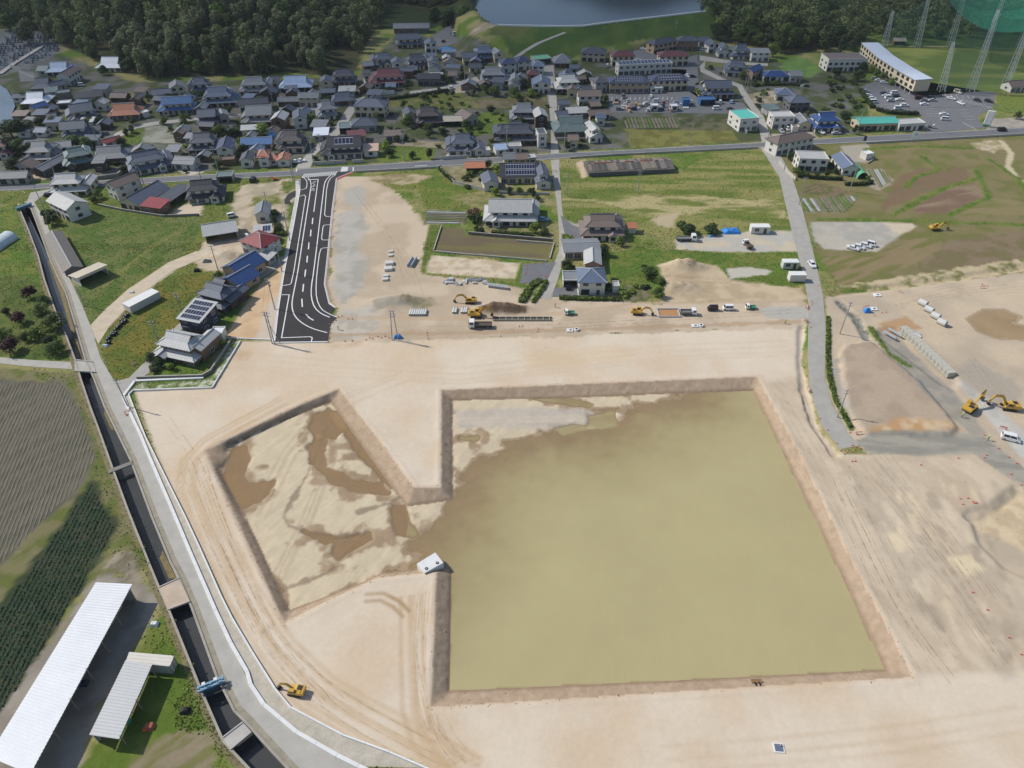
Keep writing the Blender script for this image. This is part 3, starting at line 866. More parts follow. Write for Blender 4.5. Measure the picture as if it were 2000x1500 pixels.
vegf = math_node(nt,'ADD',math_node(nt,'ADD',math_node(nt,'MULTIPLY',nA,.3),math_node(nt,'MULTIPLY',nB,.6)),math_node(nt,'ADD',math_node(nt,'MULTIPLY',nC,.5),.36))
mx = N(nt,'ShaderNodeMix',data_type='FLOAT')
nt.links.new(av.outputs['Fac'],mx.inputs[0])
nt.links.new(soil,mx.inputs[2])
nt.links.new(vegf,mx.inputs[3])
nt.links.new(mulcol(nt,at.outputs['Color'],mx.outputs[0]),b.inputs['Base Color'])
b.inputs['Roughness'].default_value = 0.95
b.inputs['Specular IOR Level'].default_value = 0.1
bs = math_node(nt,'MULTIPLY',math_node(nt,'ADD',nB,nC),math_node(nt,'ADD',math_node(nt,'MULTIPLY',av.outputs['Fac'],.5),.12))
bump(nt,b,bs,0.6,0.35)
vm = vegv[:,None] > .5
colr[:,:3] = np.where(vm,colr[:,:3] * np.array([[.98,1.03,.90]]),colr[:,:3])
me = gridmesh('ground',co,quads)
ca = me.color_attributes.new('Col','FLOAT_COLOR','POINT')
ca.data.foreach_set('color',colr.ravel())
va = me.attributes.new('veg','FLOAT','POINT')
va.data.foreach_set('value',vegv)
me.materials.append(gm)
ground = link('ground',me)
tag(ground,'bare earth, fields and grass under the whole site','ground',kind='structure')
def zat(x,y):
 return float(hfun(np.array([x]),np.array([y]))[0])
def Pon(px,py,add=0.0):
 """ground point seen at a pixel, on the hills too"""
 z = 0.0
 for i in range(12):
  x,y = P(px,py,z)
  z = .5 * z + .5 * zat(x,y)
 return x,y,z + add
# ------------------------------------------------------------------ water
def watermat(key,deep,shallow,kd,wave=.5,bs=.12,rough=.12,base=.35):
 m,nt,b = newmat(key)
 at = N(nt,'ShaderNodeAttribute',attribute_name='depth')
 g = N(nt,'ShaderNodeNewGeometry')
 n0 = noise(nt,g.outputs['Position'],.09,4)
 dd = math_node(nt,'ADD',at.outputs['Fac'],math_node(nt,'MULTIPLY',math_node(nt,'SUBTRACT',n0,.5),.25))
 t = math_node(nt,'SUBTRACT',1.0,math_node(nt,'POWER',2.718,math_node(nt,'MULTIPLY',math_node(nt,'MAXIMUM',dd,0.0),-kd)))
 c = mixcol(nt,t,alb(shallow),alb(deep))
 n1 = noise(nt,g.outputs['Position'],.03,4)
 nt.links.new(mulcol(nt,c,math_node(nt,'ADD',math_node(nt,'MULTIPLY',n1,.2),.9)),b.inputs['Base Color'])
 b.inputs['Roughness'].default_value = rough
 b.inputs['IOR'].default_value = 1.33
 mp = N(nt,'ShaderNodeMapping')
 mp.inputs['Scale'].default_value = (1.0,.55,1)
 mp.inputs['Rotation'].default_value = (0,0,.35)
 nt.links.new(g.outputs['Position'],mp.inputs['Vector'])
 bump(nt,b,noise(nt,mp.outputs[0],wave,3,.55),bs,.25)
 tr = N(nt,'ShaderNodeBsdfTransparent')
 ms = N(nt,'ShaderNodeMixShader')
 f = math_node(nt,'ADD',math_node(nt,'MULTIPLY',t,1 - base),base,True)
 nt.links.new(f,ms.inputs[0])
 nt.links.new(tr.outputs[0],ms.inputs[1])
 nt.links.new(b.outputs[0],ms.inputs[2])
 nt.links.new(ms.outputs[0],nt.nodes['Material Output'].inputs['Surface'])
 return m
a = np.array(TOE)
wx,wy,wq = grid(a[:,0].min() - 2,a[:,0].max() + 2,a[:,1].min() - 2,a[:,1].max() + 2,.6)
mt_ = sdist(wx,wy,TOE)
rl = np.where(mt_ > 0,bed(wx,wy),-0.15)
dep = np.clip(-rl,0,2).astype(np.float32)
kq = (rl[wq] < 0.01).any(1) & (mt_[wq] > -2.2).all(1)
for left,args,lb in ((0,('turbid_water',(188,177,132),(172,146,104),3.0),'turbid olive water filling the excavated basin'),(1,('muddy_water',(170,140,97),(168,138,101),2.2),'brown muddy puddles in the left arm of the basin')):
 kk = kq & ((wx[wq].mean(1) < -24.5) == bool(left))
 me = gridmesh('water',np.stack([wx,wy,np.full(len(wx),ZW)],1),wq[kk].astype(np.int32))
 va = me.attributes.new('depth','FLOAT','POINT')
 va.data.foreach_set('value',dep)
 me.materials.append(watermat(*args,wave=.8,bs=.14))
 tag(link('water',me),lb,'water',kind='structure')
def sheet(name,poly,z,m,kind='structure',parent=None,label=None,cat=None,group=None):
 area = sum(poly[i][0] * poly[(i + 1) % len(poly)][1] - poly[(i + 1) % len(poly)][0] * poly[i][1] for i in range(len(poly)))
 if area < 0:
  poly = poly[::-1]
 bm = bmesh.new()
 bm.faces.new([bm.verts.new((x,y,z)) for x,y in poly])
 bmesh.ops.triangulate(bm,faces=bm.faces)
 me = bpy.data.meshes.new(name)
 bm.to_mesh(me)
 bm.free()
 me.materials.append(m)
 o = link(name,me,parent)
 tag(o,label,cat,group,kind)
 return o
def stillwater(key,rgb,rough=.1,wave=.35,bs=.2):
 m,nt,b = newmat(key)
 g = N(nt,'ShaderNodeNewGeometry')
 n1 = noise(nt,g.outputs['Position'],.12,4)
 nt.links.new(mulcol(nt,alb(rgb),math_node(nt,'ADD',math_node(nt,'MULTIPLY',n1,.5),.75)),b.inputs['Base Color'])
 b.inputs['Roughness'].default_value = rough
 b.inputs['IOR'].default_value = 1.33
 bump(nt,b,noise(nt,g.outputs['Position'],wave,3),bs,.2)
 return m
sheet('water',LAKE,11.2,stillwater('lake_water',(44,58,72),.1,.3,.12),label='blue-grey reservoir behind the grassy dam',cat='water')
sheet('water',POND,-.5,stillwater('pond_water',(96,110,122),.15),label='grey pond at the left edge',cat='water')
sheet('water',PUDR,-.07,stillwater('puddle_water',(166,142,104),.2),label='brown puddle on the works at right',cat='water')
# ------------------------------------------------------------------ roads
mat('asphalt_new',(60,57,57),.85,.16,.25,9)
mat('asphalt_old',(116,117,120),.88,.2,.3,8)
mat('asphalt_pale',(172,168,160),.9,.22,.35,7)
mat('concrete_road',(180,176,167),.9,.2,.35,5)
mat('dirt_track',(202,186,162),.95,.25,.4,4)
mat('white_paint',(232,232,230),.7,.1,1.5,8)
mat('white_paint_worn',(214,213,208),.75,.3,1.2,6)
mat('concrete',(186,182,174),.9,.22,.5,5)
mat('concrete_dark',(138,134,126),.9,.3,.5,4)
mat('concrete_white',(228,228,226),.8,.12,.5,5)
road_obj = {}
zz = 0.03
for nm,poly,mt_key,lb in ROAD_DEF:
 if nm == 'path':
  L = [Pon(*p,add=.15) for p in [(1003,112),(1020,100),(1045,85),(1075,73),(1100,63),(1130,58)]]
  R_ = [Pon(*p,add=.15) for p in [(1013,113),(1030,100),(1056,85),(1082,74),(1106,65),(1136,59)]]
  mb = MB()
  for i in range(len(L) - 1):
   mb.face([L[i],R_[i],R_[i + 1],L[i + 1]])
  o = mb.build('path',MATS[mt_key])
  tag(o,'pale path climbing the grassy dam slope','path',kind='structure')
  continue
 z = {'main_road': .06,'new_road': .075,'canal_road': .055}.get(nm,zz)
 zz += .0008
 o = sheet(nm,poly,z,MATS[mt_key])
 if nm not in road_obj:
  road_obj[nm] = (o,z)
def miter(pts,closed=False):
 p = np.array(pts,float)[:,:2]
 d = np.gradient(p,axis=0) if len(p) > 2 else np.repeat((p[1] - p[0])[None],2,0)
 seg = p[1:] - p[:-1]
 seg /= np.linalg.norm(seg,axis=1)[:,None] + 1e-9
 nr = []
 for i in range(len(p)):
  a = seg[max(i - 1,0)]
  c = seg[min(i,len(seg) - 1)]
  t = a + c
  t /= np.linalg.norm(t) + 1e-9
  n_ = np.array([-t[1],t[0]])
  k = max(.5,n_ @ np.array([-c[1],c[0]]))
  nr.append(n_ / k)
 return p,np.array(nr)
def resample(pts,step):
 p = np.array(pts,float)
 out = [p[0]]
 for i in range(len(p) - 1):
  L = np.linalg.norm(p[i + 1] - p[i])
  n_ = max(1,int(round(L / step)))
  for k in range(1,n_ + 1):
   out.append(p[i] + (p[i + 1] - p[i]) * k / n_)
 return out
def strip(name,pts,w,z,m,parent=None):
 p,nr = miter(pts)
 mb = MB()
 for i in range(len(p) - 1):
  a,c = p[i] - nr[i] * w / 2,p[i] + nr[i] * w / 2
  e,f = p[i + 1] - nr[i + 1] * w / 2,p[i + 1] + nr[i + 1] * w / 2
  mb.face([(*a,z),(*e,z),(*f,z),(*c,z)])
 return mb.build(name,m,parent)
def extr(name,pts,a,b_,z0,z1,m,parent=None):
 """bar of section a..b (sideways) by z0..z1 along a line"""
 p,nr = miter(pts)
 mb = MB()
 n_ = len(p)
 R = []
 for i in range(n_):
  u,v = p[i] + nr[i] * a,p[i] + nr[i] * b_
  R.append([(*u,z0),(*v,z0),(*v,z1),(*u,z1)])
 for i in range(n_ - 1):
  for k in range(4):
   j = (k + 1) % 4
   mb.face([R[i][k],R[i + 1][k],R[i + 1][j],R[i][j]])
 mb.face(R[0])
 mb.face(R[-1][::-1])
 return mb.build(name,m,parent)
def smoothline(pts,k=2):
 """Chaikin corner cutting for painted curves"""
 for _ in range(k):
  q = [pts[0]]
  for i in range(len(pts) - 1):
   (x0,y0),(x1,y1) = pts[i],pts[i + 1]
   q += [(.75 * x0 + .25 * x1,.75 * y0 + .25 * y1),(.25 * x0 + .75 * x1,.25 * y0 + .75 * y1)]
  q.append(pts[-1])
  pts = q
 return pts
WP = MATS['white_paint']
WPW = MATS['white_paint_worn']
nr_o,nr_z = road_obj['new_road']
for q,w,sm in (
 ([(601,347),(606,352),(608,362),(606,374),(594,450),(582,530),(576,560),(570,590),(571,606),(577,620),(592,633),(612,643),(639,650)],.35,2),
 ([(584,384),(594,381),(597,384),(574,530),(569,553),(566,556),(553,558)],.3,0),
 ([(590,345),(598,351),(600,358),(599,366),(597,369),(584,372)],.3,1),
 ([(549,576),(565,576),(550,660),(606,658),(610,660),(608,668)],.32,0),
 ([(621.5,350),(613,414)],.35,0),
 ([(601,351.5),(621.5,350.3)],.55,0),
 ([(646,343),(638,350),(634,358),(632,370),(613,530),(608,560),(608,582),(614,601),(627,613),(644,620)],.35,1),
 ([(656,341),(646,348),(641,356),(638,370),(634,420),(637,423),(647,424)],.3,0),
 ([(645,439),(633,440),(631,443),(628,466),(630,469),(642,469)],.3,0),
 ([(640,484),(628,485),(626,489),(623,500),(617,554),(618,584),(627,604),(640,612),(658,620)],.3,1),
):
 strip('lane_line',PL(smoothline(q,sm) if sm else q),w,nr_z + .012,WP,nr_o)
for q in ([(611,426),(610,438)],[(607.5,449),(606.5,462)],[(603.5,474),(602.5,487)],[(600.5,500),(599.5,513)],[(597,527),(595.4,541)],[(593,555),(591.4,570)],[(589.6,584),(590.6,600)],[(597.6,614),(604,621),(612.4,626)]):
 strip('centre_dash',PL(q),.42,nr_z + .012,WP,nr_o)
a0,a1 = np.array(P(591,344)),np.array(P(658,338.5))
for i in range(17):
 t0,t1 = (i + .2) / 17,(i + .7) / 17
 c = a0 + (a1 - a0) * (t0 + t1) / 2
 up = np.array([.12,1.0])
 strip('crossing_stripe',[c - up * 2.1,c + up * 2.1],.42,nr_z + .024,WP,nr_o)
# stop lettering on the new road
for ch,(px,py) in zip('止まれ',((613.5,356.5),(612.3,363.5),(611.5,371.0))):
 cu = bpy.data.curves.new('stop_letter','FONT')
 cu.body = ch
 cu.size = 1.7
 cu.align_x = 'CENTER'
 cu.align_y = 'CENTER'
 tmp = bpy.data.objects.new('tmp',cu)
 COL.objects.link(tmp)
 dg = bpy.context.evaluated_depsgraph_get()
 lm = bpy.data.meshes.new_from_object(tmp.evaluated_get(dg))
 bpy.data.objects.remove(tmp)
 lm.materials.clear()
 lm.materials.append(WP)
 x,y = P(px,py)
 o = link('stop_letter',lm,nr_o,(x,y,nr_z + .014),math.radians(-5))
 o.scale = (1.0,2.1,1)
mr_o,mr_z = road_obj['main_road']
def inset(U,L,f):
 return [(u[0] * (1 - f) + l[0] * f,u[1] * (1 - f) + l[1] * f) for u,l in zip(U,L)]
strip('edge_line',PL(inset(MAIN_U,MAIN_L,.07)),.22,mr_z + .012,WPW,mr_o)
seg = inset(MAIN_U,MAIN_L,.90)
strip('edge_line',PL(seg[:7]),.22,mr_z + .012,WPW,mr_o)
strip('edge_line',PL(seg[9:]),.22,mr_z + .012,WPW,mr_o)
a0,a1 = np.array(P(674,326.3)),np.array(P(671.5,336))
for i in range(6):
 t = (i + .5) / 6
 c = a0 + (a1 - a0) * t
 strip('crossing_stripe',[c - np.array([1.5,-.1]),c + np.array([1.5,-.1])],.75,mr_z + .012,WP,mr_o)
strip('stop_line',PL([(580,329.6),(578.6,335.4)]),.5,mr_z + .012,WP,mr_o)
strip('stop_line',PL([(690,327),(690,334)]),.5,mr_z + .012,WP,mr_o)
strip('road_arrow',PL([(810,325),(835,322.5)]),.5,mr_z + .012,WPW,mr_o)
for q in ([(15,374),(40,373)],[(44,373),(48,377)]):
 strip('edge_line',PL(q),.2,mr_z + .013,WPW,mr_o)
# red safety strip and pavements beside the new road
mat('red_paint',(196,84,78),.8,.2,1,6)
mat('paving',(206,202,198),.85,.15,.7,6)
mat('kerb_pink',(214,196,192),.85,.15,.7,6)
sheet('red_strip',PL([(656,349.5),(690,335.5),(691,337.5),(658,352)]),.085,MATS['red_paint'],'structure')
sheet('pavement',PL([(583,352),(586,374),(574,440),(556,530),(544,606),(536,668),(531,668),(540,600),(552,528),(566,440),(578,380),(577,355)]),.10,MATS['paving'],'structure')
sheet('pavement',PL([(656,350),(648,410),(639,500),(633,556),(642,594),(654,602),(656,600),(645,591),(636.5,556),(642.5,500),(651.5,410),(659,351)]),.10,MATS['kerb_pink'],'structure')
sheet('driveway',PL([(585,371),(584,384),(573,386),(566,392),(571,400),(556,399),(555,390),(563,379),(574,373)]),.04,MATS['asphalt_new'],'structure')
def kerb_line(name,px,w,z0,z1,m,unit,label,jitter=0.0,gap=.05,z=0.0):
 """a run of precast kerb blocks, each block its own part"""
 pts = PL(px,z)
 root = empty(name,(pts[0][0],pts[0][1],0))
 tag(root,label,'kerb')
 rs = resample(pts,unit)
 o0 = np.array(root.location[:2])
 for i in range(len(rs) - 1):
  a,c = np.array(rs[i]) - o0,np.array(rs[i + 1]) - o0
  L = np.linalg.norm(c - a)
  if L < .3:
   continue
  d = (c - a) / L
  n_ = np.array([-d[1],d[0]])
  mb = MB()
  e = min(gap,L * .1)
  u,v = a + d * e * .5,c - d * e * .5
  jz = random.uniform(-jitter,jitter)
  mb.hexa([(*(u - n_ * w / 2),z0),(*(v - n_ * w / 2),z0),(*(v + n_ * w / 2),z0),(*(u + n_ * w / 2),z0)],
    [(*(u - n_ * w * .46),z1 + jz),(*(v - n_ * w * .46),z1 + jz),(*(v + n_ * w * .46),z1 + jz),(*(u + n_ * w * .46),z1 + jz)])
  mb.build('kerb_block',m,root)
 return root
CW = MATS['concrete_white']
kerb_line('kerb',LINE1,.75,-.2,.42,CW,4.5,'long broad white concrete kerb along the canal road')
kerb_line('kerb',LINE2,.34,-.2,.5,CW,4.0,'thin white coping at the edge of the sand platform')
kerb_line('kerb',[(586,350),(586,374),(574,440),(556,530),(544,606),(537,667)],.28,-.1,.22,CW,3.0,'white kerb on the left side of the new asphalt road')
kerb_line('kerb',[(690,335),(657,349),(648.5,410),(639.5,500),(633.5,556),(642.5,593),(655,602)],.28,-.1,.24,CW,3.0,'white kerb on the right side of the new asphalt road')
kerb_line('kerb',[(452,661),(485,662),(531,664),(536,670),(640,668.5)],.4,-.1,.3,CW,2.6,'white kerb across the lower end of the new road')
fac = PL(LINE1[2:-1]) + PL(LINE2[3:-1])[::-1]
mat('facing',(190,182,166),.95,.35,.5,2.5)
o = sheet('bank_facing',fac,.06,MATS['facing'])
# canal
mat('canal_wall',(126,122,114),.95,.4,.4,2.5)
mat('coping',(168,162,150),.9,.3,.5,4)
sheet('canal_bed',CANAL,-2.5,mat('canal_mud',(74,72,62),.9,.5,.35,2))
cw = stillwater('canal_water',(74,76,76),.16,1.2,.15)
sheet('water',CANAL,-2.15,cw,label='dark still water in the concrete canal',cat='water')
for side,px,sgn in (('left',CANAL_L,-1),('right',CANAL_R,1)):
 root = empty('canal_wall',(0,0,0))
 tag(root,'concrete canal wall on the %s bank of the dark canal' % ('field' if side == 'left' else 'road'),'wall')
 pts = resample(PL(px),6.0)
 a_,b_ = (0,.3 * sgn) if sgn > 0 else (.3 * sgn,0)
 for i in range(0,len(pts) - 1):
  extr('wall_panel',pts[i:i + 2],a_,b_,-2.6,.10,MATS['canal_wall'],root)
  a2,b2 = sorted((-.04 * sgn,.42 * sgn))
  extr('coping_block',pts[i:i + 2],a2,b2,.10,.24,MATS['coping'],root)
vg = mat('verge_soil',(128,118,88),.95,.5,.6,3)
extr('verge',PL(CANAL_L),-1.5,-.4,-.2,.05,vg)['kind'] = 'structure'
extr('verge',PL(CANAL_R),.4,1.5,-.2,.062,mat('verge_grit',(158,150,132),.95,.4,.6,3))['kind'] = 'structure'
# weeds and silt along the right-hand water edge
for q in ([(98,505),(126,572),(140,625),(160,695),(166,704),(156,700),(134,630),(118,575),(94,510)],[(205,800),(224,842),(216,838),(203,808)],[(318,1075),(345,1130),(330,1130),(312,1090)]):
 sheet('silt_bank',PL(q,-2.1),-2.08,mat('silt',(132,120,84),.95,.5,.8,3))
def bridge(label,quad,zt,th,m,rail=None,z=0.0):
 a = [np.array(P(*p,z)) for p in quad]
 c = sum(a) / 4
 root = empty('bridge',(c[0],c[1],0))
 tag(root,label,'bridge')
 mb = MB()
 mb.hexa([(*(p - c),zt - th) for p in a],[(*(p - c),zt) for p in a])
 mb.build('deck',m,root)
 for i,j in ((0,1),(2,3)):
  if rail:
   extr('rail',[tuple(a[i] - c),tuple(a[j] - c)],-.12,.12,zt,zt + rail,MATS['concrete'],root)
 return root
bridge('pale concrete slab bridge carrying the field lane over the canal',[(146,726),(188,728),(182,708),(146,704)],.16,.4,MATS['concrete_road'],.3)
bridge('pinkish concrete bridge over the canal by the long shed',[(329,1192),(372,1176),(350,1131),(311,1149)],.30,.45,mat('bridge_pink',(196,178,158),.9,.25,.4,5),.16)
bridge('short concrete slab bridge at the lower end of the canal',[(451,1465),(492,1431),(475,1412),(436,1442)],.3,.45,MATS['concrete'],.16)
bridge('narrow weathered concrete beam across the canal beside ploughed land',[(213,926),(260,908),(258,902),(213,919)],.35,.4,MATS['concrete_dark'])
def sluice(label,A,B,posts=True):
 a,b2 = np.array(P(*A)),np.array(P(*B))
 d = b2 - a
 L = np.linalg.norm(d)
 root = empty('sluice_gate',(a[0],a[1],0),math.atan2(d[1],d[0]))
 tag(root,label,'sluice gate')
 bl = mat('sluice_blue',(120,160,188),.5,.15,1,5)
 for k,(y0,y1) in enumerate(((-.6,-.2),(.2,.6))):
  mb = MB()
  mb.box(-.3,L + .3,y0,y1,1.0,1.35)
  mb.build('beam',bl,root)
 mb = MB()
 mb.box(.1,L - .1,-.08,.08,-1.9,.9)
 mb.build('gate_leaf',mat('gate_leaf_grey',(96,116,128),.5,.2,1,4),root)
 for x in (.0,L * .5,L):
  mb = MB()
  mb.box(x - .14,x + .14,-.14,.14,-.1,1.6)
  mb.build('post',bl,root)
 for x in (L * .25,L * .75):
  mb = MB()
  mb.tube((x,0,1.0),(x,0,2.3),.07)
  mb.obox((x,0,2.3),(.6,.6,.12))
  mb.build('hoist',CW,root)
sluice('light blue sluice gate across the canal near the tin sheds',(392,1352),(438,1333))
sluice('light blue sluice gate at the head of the canal',(34,412),(62,402))
# ------------------------------------------------------------------ tyre marks pressed into the sand platform
tm_,nt,b = newmat('tyre_marks')
g = N(nt,'ShaderNodeNewGeometry')
n1 = noise(nt,g.outputs['Position'],.5,4)
b.inputs['Base Color'].default_value = (*alb((190,166,134)),1)
b.inputs['Roughness'].default_value = .95
tr_ = N(nt,'ShaderNodeBsdfTransparent')
ms = N(nt,'ShaderNodeMixShader')
nt.links.new(math_node(nt,'MULTIPLY',math_node(nt,'SUBTRACT',n1,.38),1.0,True),ms.inputs[0])
nt.links.new(tr_.outputs[0],ms.inputs[1])
nt.links.new(b.outputs[0],ms.inputs[2])
nt.links.new(ms.outputs[0],nt.nodes['Material Output'].inputs['Surface'])
tk = random.Random(17)
mb = MB()
LANES = [([(300,800),(380,900),(430,1040),(520,1230),(640,1360),(860,1480)],30,10),([(820,1160),(815,1300),(840,1430),(900,1495)],22,5),([(700,640),(1000,640),(1300,625),(1560,612)],12,5),([(1520,760),(1620,930),(1740,1180),(1830,1300)],45,9),([(1700,900),(1800,1020),(1920,1180),(1990,1290)],60,12),([(700,380),(770,470),(800,560)],24,3),([(1900,700),(1950,760),(1995,820)],26,4),([(1750,600),(1880,570),(1990,560)],16,4)]
tn = 0
for line,spread,cnt_ in LANES:
 for k in range(cnt_):
  ox,oy = tk.uniform(-spread,spread),tk.uniform(-spread,spread) * .7
  i0 = tk.randrange(0,max(1,len(line) - 2))
  seg_ = line[i0:i0 + tk.choice((2,3,4))]
  if len(seg_) < 2:
   seg_ = line[-2:]
  ph = tk.uniform(0,6)
  tn += 1
  q = smoothline([(x + ox + 6 * math.sin(ph + j * 1.7),y + oy + 5 * math.cos(ph + j)) for j,(x,y) in enumerate(seg_)],2)
  rs = np.array(resample(PL(q),1.6))
  p_,nr_ = miter(rs)
  for off_ in (-.85,.85):
   c_ = p_ + nr_ * off_
   zz_ = hfun(c_[:,0],c_[:,1]) + tn * .0016
   sdr = sdist(c_[:,0],c_[:,1],RIM)
   wd = tk.uniform(.16,.3)
   for i in range(len(c_) - 1):
    if sdr[i] > -1.2 or sdr[i + 1] > -1.2 or zz_[i] > .3 or zz_[i] < -.8:
     continue
    a_,e_ = c_[i],c_[i + 1]
    mb.face([(*(a_ - nr_[i] * wd / 2),zz_[i] + .035),(*(e_ - nr_[i + 1] * wd / 2),zz_[i + 1] + .035),(*(e_ + nr_[i + 1] * wd / 2),zz_[i + 1] + .035),(*(a_ + nr_[i] * wd / 2),zz_[i] + .035)])
mb.build('tyre_tracks',tm_)['kind'] = 'structure'
# loose clods on the cut slopes, rims and heaps
ck = np.random.default_rng(8)
rr = np.array(RIM)
CLX = []
for _ in range(3):
 b_ = np.stack([ck.uniform(rr[:,0].min() - 2,rr[:,0].max() + 2,6000),ck.uniform(rr[:,1].min() - 2,rr[:,1].max() + 2,6000)],1)
 d1,d2 = sdist(b_[:,0],b_[:,1],RIM),sdist(b_[:,0],b_[:,1],TOE)
 CLX.append(b_[(d1 > -.8) & (d2 < .5)])
for (hx,hy),rx,ry,hh in HEAPS:
 c_ = np.array(P(hx,hy))
 CLX.append(c_ + ck.normal(size=(160,2)) * np.array([rx,ry]) * .6)
for px,py in ((1760,640),(1900,780),(1650,888),(1930,990),(1690,860),(1720,690),(1320,545),(980,640)):
 CLX.append(np.array(P(px,py)) + ck.normal(size=(90,2)) * np.array([7,6]))
cl = np.concatenate(CLX)
cz = hfun(cl[:,0],cl[:,1])
n_ = len(cl)
sz = ck.uniform(.04,.15,n_) * ck.uniform(.5,1.3,n_)
oc = np.array([(1,0,0),(0,1,0),(-1,0,0),(0,-1,0),(0,0,.8),(0,0,-.5)])
of = np.array([(0,1,4),(1,2,4),(2,3,4),(3,0,4),(1,0,5),(2,1,5),(3,2,5),(0,3,5)])
vv = np.stack([cl[:,0],cl[:,1],cz + sz * .25],1)[:,None,:] + oc[None] * sz[:,None,None] * ck.uniform(.6,1.4,(n_,6,3))
ff = of[None] + (np.arange(n_) * 6)[:,None,None]
me = bpy.data.meshes.new('soil_clods')
me.from_pydata(vv.reshape(-1,3).tolist(),[],ff.reshape(-1,3).tolist())
me.materials.append(mat('clod',(184,160,134),.95,.5,.8,2))
tag(link('soil_clods',me),'loose soil clods and stones on the cut slopes','clods',kind='stuff')
# ================================================================== BUILDINGS
RC = {
 'slate': (94,102,116),'grey': (128,131,135),'lgrey': (182,182,180),'dark': (84,88,98),'black': (60,62,68),'navy': (66,76,104),
 'white': (226,230,236),'pblue': (168,186,212),'blue': (76,114,162),'dblue': (54,80,128),'sblue': (104,118,140),
 'brown': (122,108,100),'maroon': (112,70,72),'red': (140,58,62),'orange': (186,124,92),'rust': (168,110,84),
 'green': (110,180,140),'teal': (92,188,172),'ggrey': (112,130,128),'beige': (190,180,160),'charcoal': (86,82,82),'tatter': (112,106,100),'ptile': (196,168,150),
}
for k,v in RC.items():
 roofmat('roof_' + k,v,rough=.45 if k in ('white','pblue','blue','dblue','teal','green') else .6)
WC = {
 'white': (214,211,203),'cream': (208,195,168),'beige': (200,186,162),'grey': (170,168,164),'wood': (120,98,80),'dwood': (82,70,62),
 'brick': (150,112,92),'navy': (64,70,88),'pink': (200,150,136),'tan': (184,160,132),'lgrey': (200,200,200),'dgrey': (108,108,110),'blue': (60,110,160),'green': (96,160,120),
}
for k,v in WC.items():
 mat('wall_' + k,v,.85,.12,.5,4)
GL = glassmat('window_glass')
FR = mat('window_frame',(206,206,204),.5,.08,2,8)
FRD = mat('window_frame_dark',(92,88,84),.5,.08,2,8)
DOOR = mat('door_wood',(96,76,60),.6,.15,2,8)
RIDGE = mat('ridge_tile',(176,178,180),.7,.15,1,5)
RIDGED = mat('ridge_tile_dark',(104,106,112),.7,.15,1,5)
SOLM = glassmat('solar_cell',(40,46,72),.15)
SOLF = mat('solar_frame',(196,200,206),.4,.05,2,8)
def win_meshes(w,h,n,fr,tag_):
 mb = MB()
 t = .09
 mb.box(-w / 2,w / 2,-.10,0,-t,0)
 mb.box(-w / 2,w / 2,-.10,0,h,h + t)
 for k in range(n + 1):
  x = -w / 2 + w * k / n
  mb.box(x - t / 2,x + t / 2,-.09,0,0,h)
 fm = mb.mesh('window_' + tag_,fr)
 mb = MB()
 mb.box(-w / 2,w / 2,-.04,.0,0,h)
 pm = mb.mesh('pane_' + tag_,GL)
 mb = MB()
 mb.box(-w / 2,w / 2,-.04,.0,0,h,1)
 mb.box(-w / 2,w / 2,-.10,0,-t,0)
 mb.box(-w / 2,w / 2,-.10,0,h,h + t)
 for k in range(n + 1):
  x = -w / 2 + w * k / n
  mb.box(x - t / 2,x + t / 2,-.09,0,0,h)
 cm = mb.mesh('window_pane_' + tag_,[fr,GL])
 return fm,pm,cm
WIN = {}
for fk,fm_ in (('l',FR),('d',FRD)):
 WIN['s' + fk] = win_meshes(1.7,1.2,2,fm_,'small' + fk)
 WIN['b' + fk] = win_meshes(2.6,2.0,4,fm_,'big' + fk)
mb = MB()
mb.box(-.55,.55,-.07,.0,0,2.1)
DOORM = mb.mesh('door',DOOR)
mb = MB()
mb.box(-.8,.8,-.5,.5,0,.05)
mb.box(-.72,.72,-.42,.42,.05,.065,1)
SOLMESH = mb.mesh('solar_panel',[SOLF,SOLM])
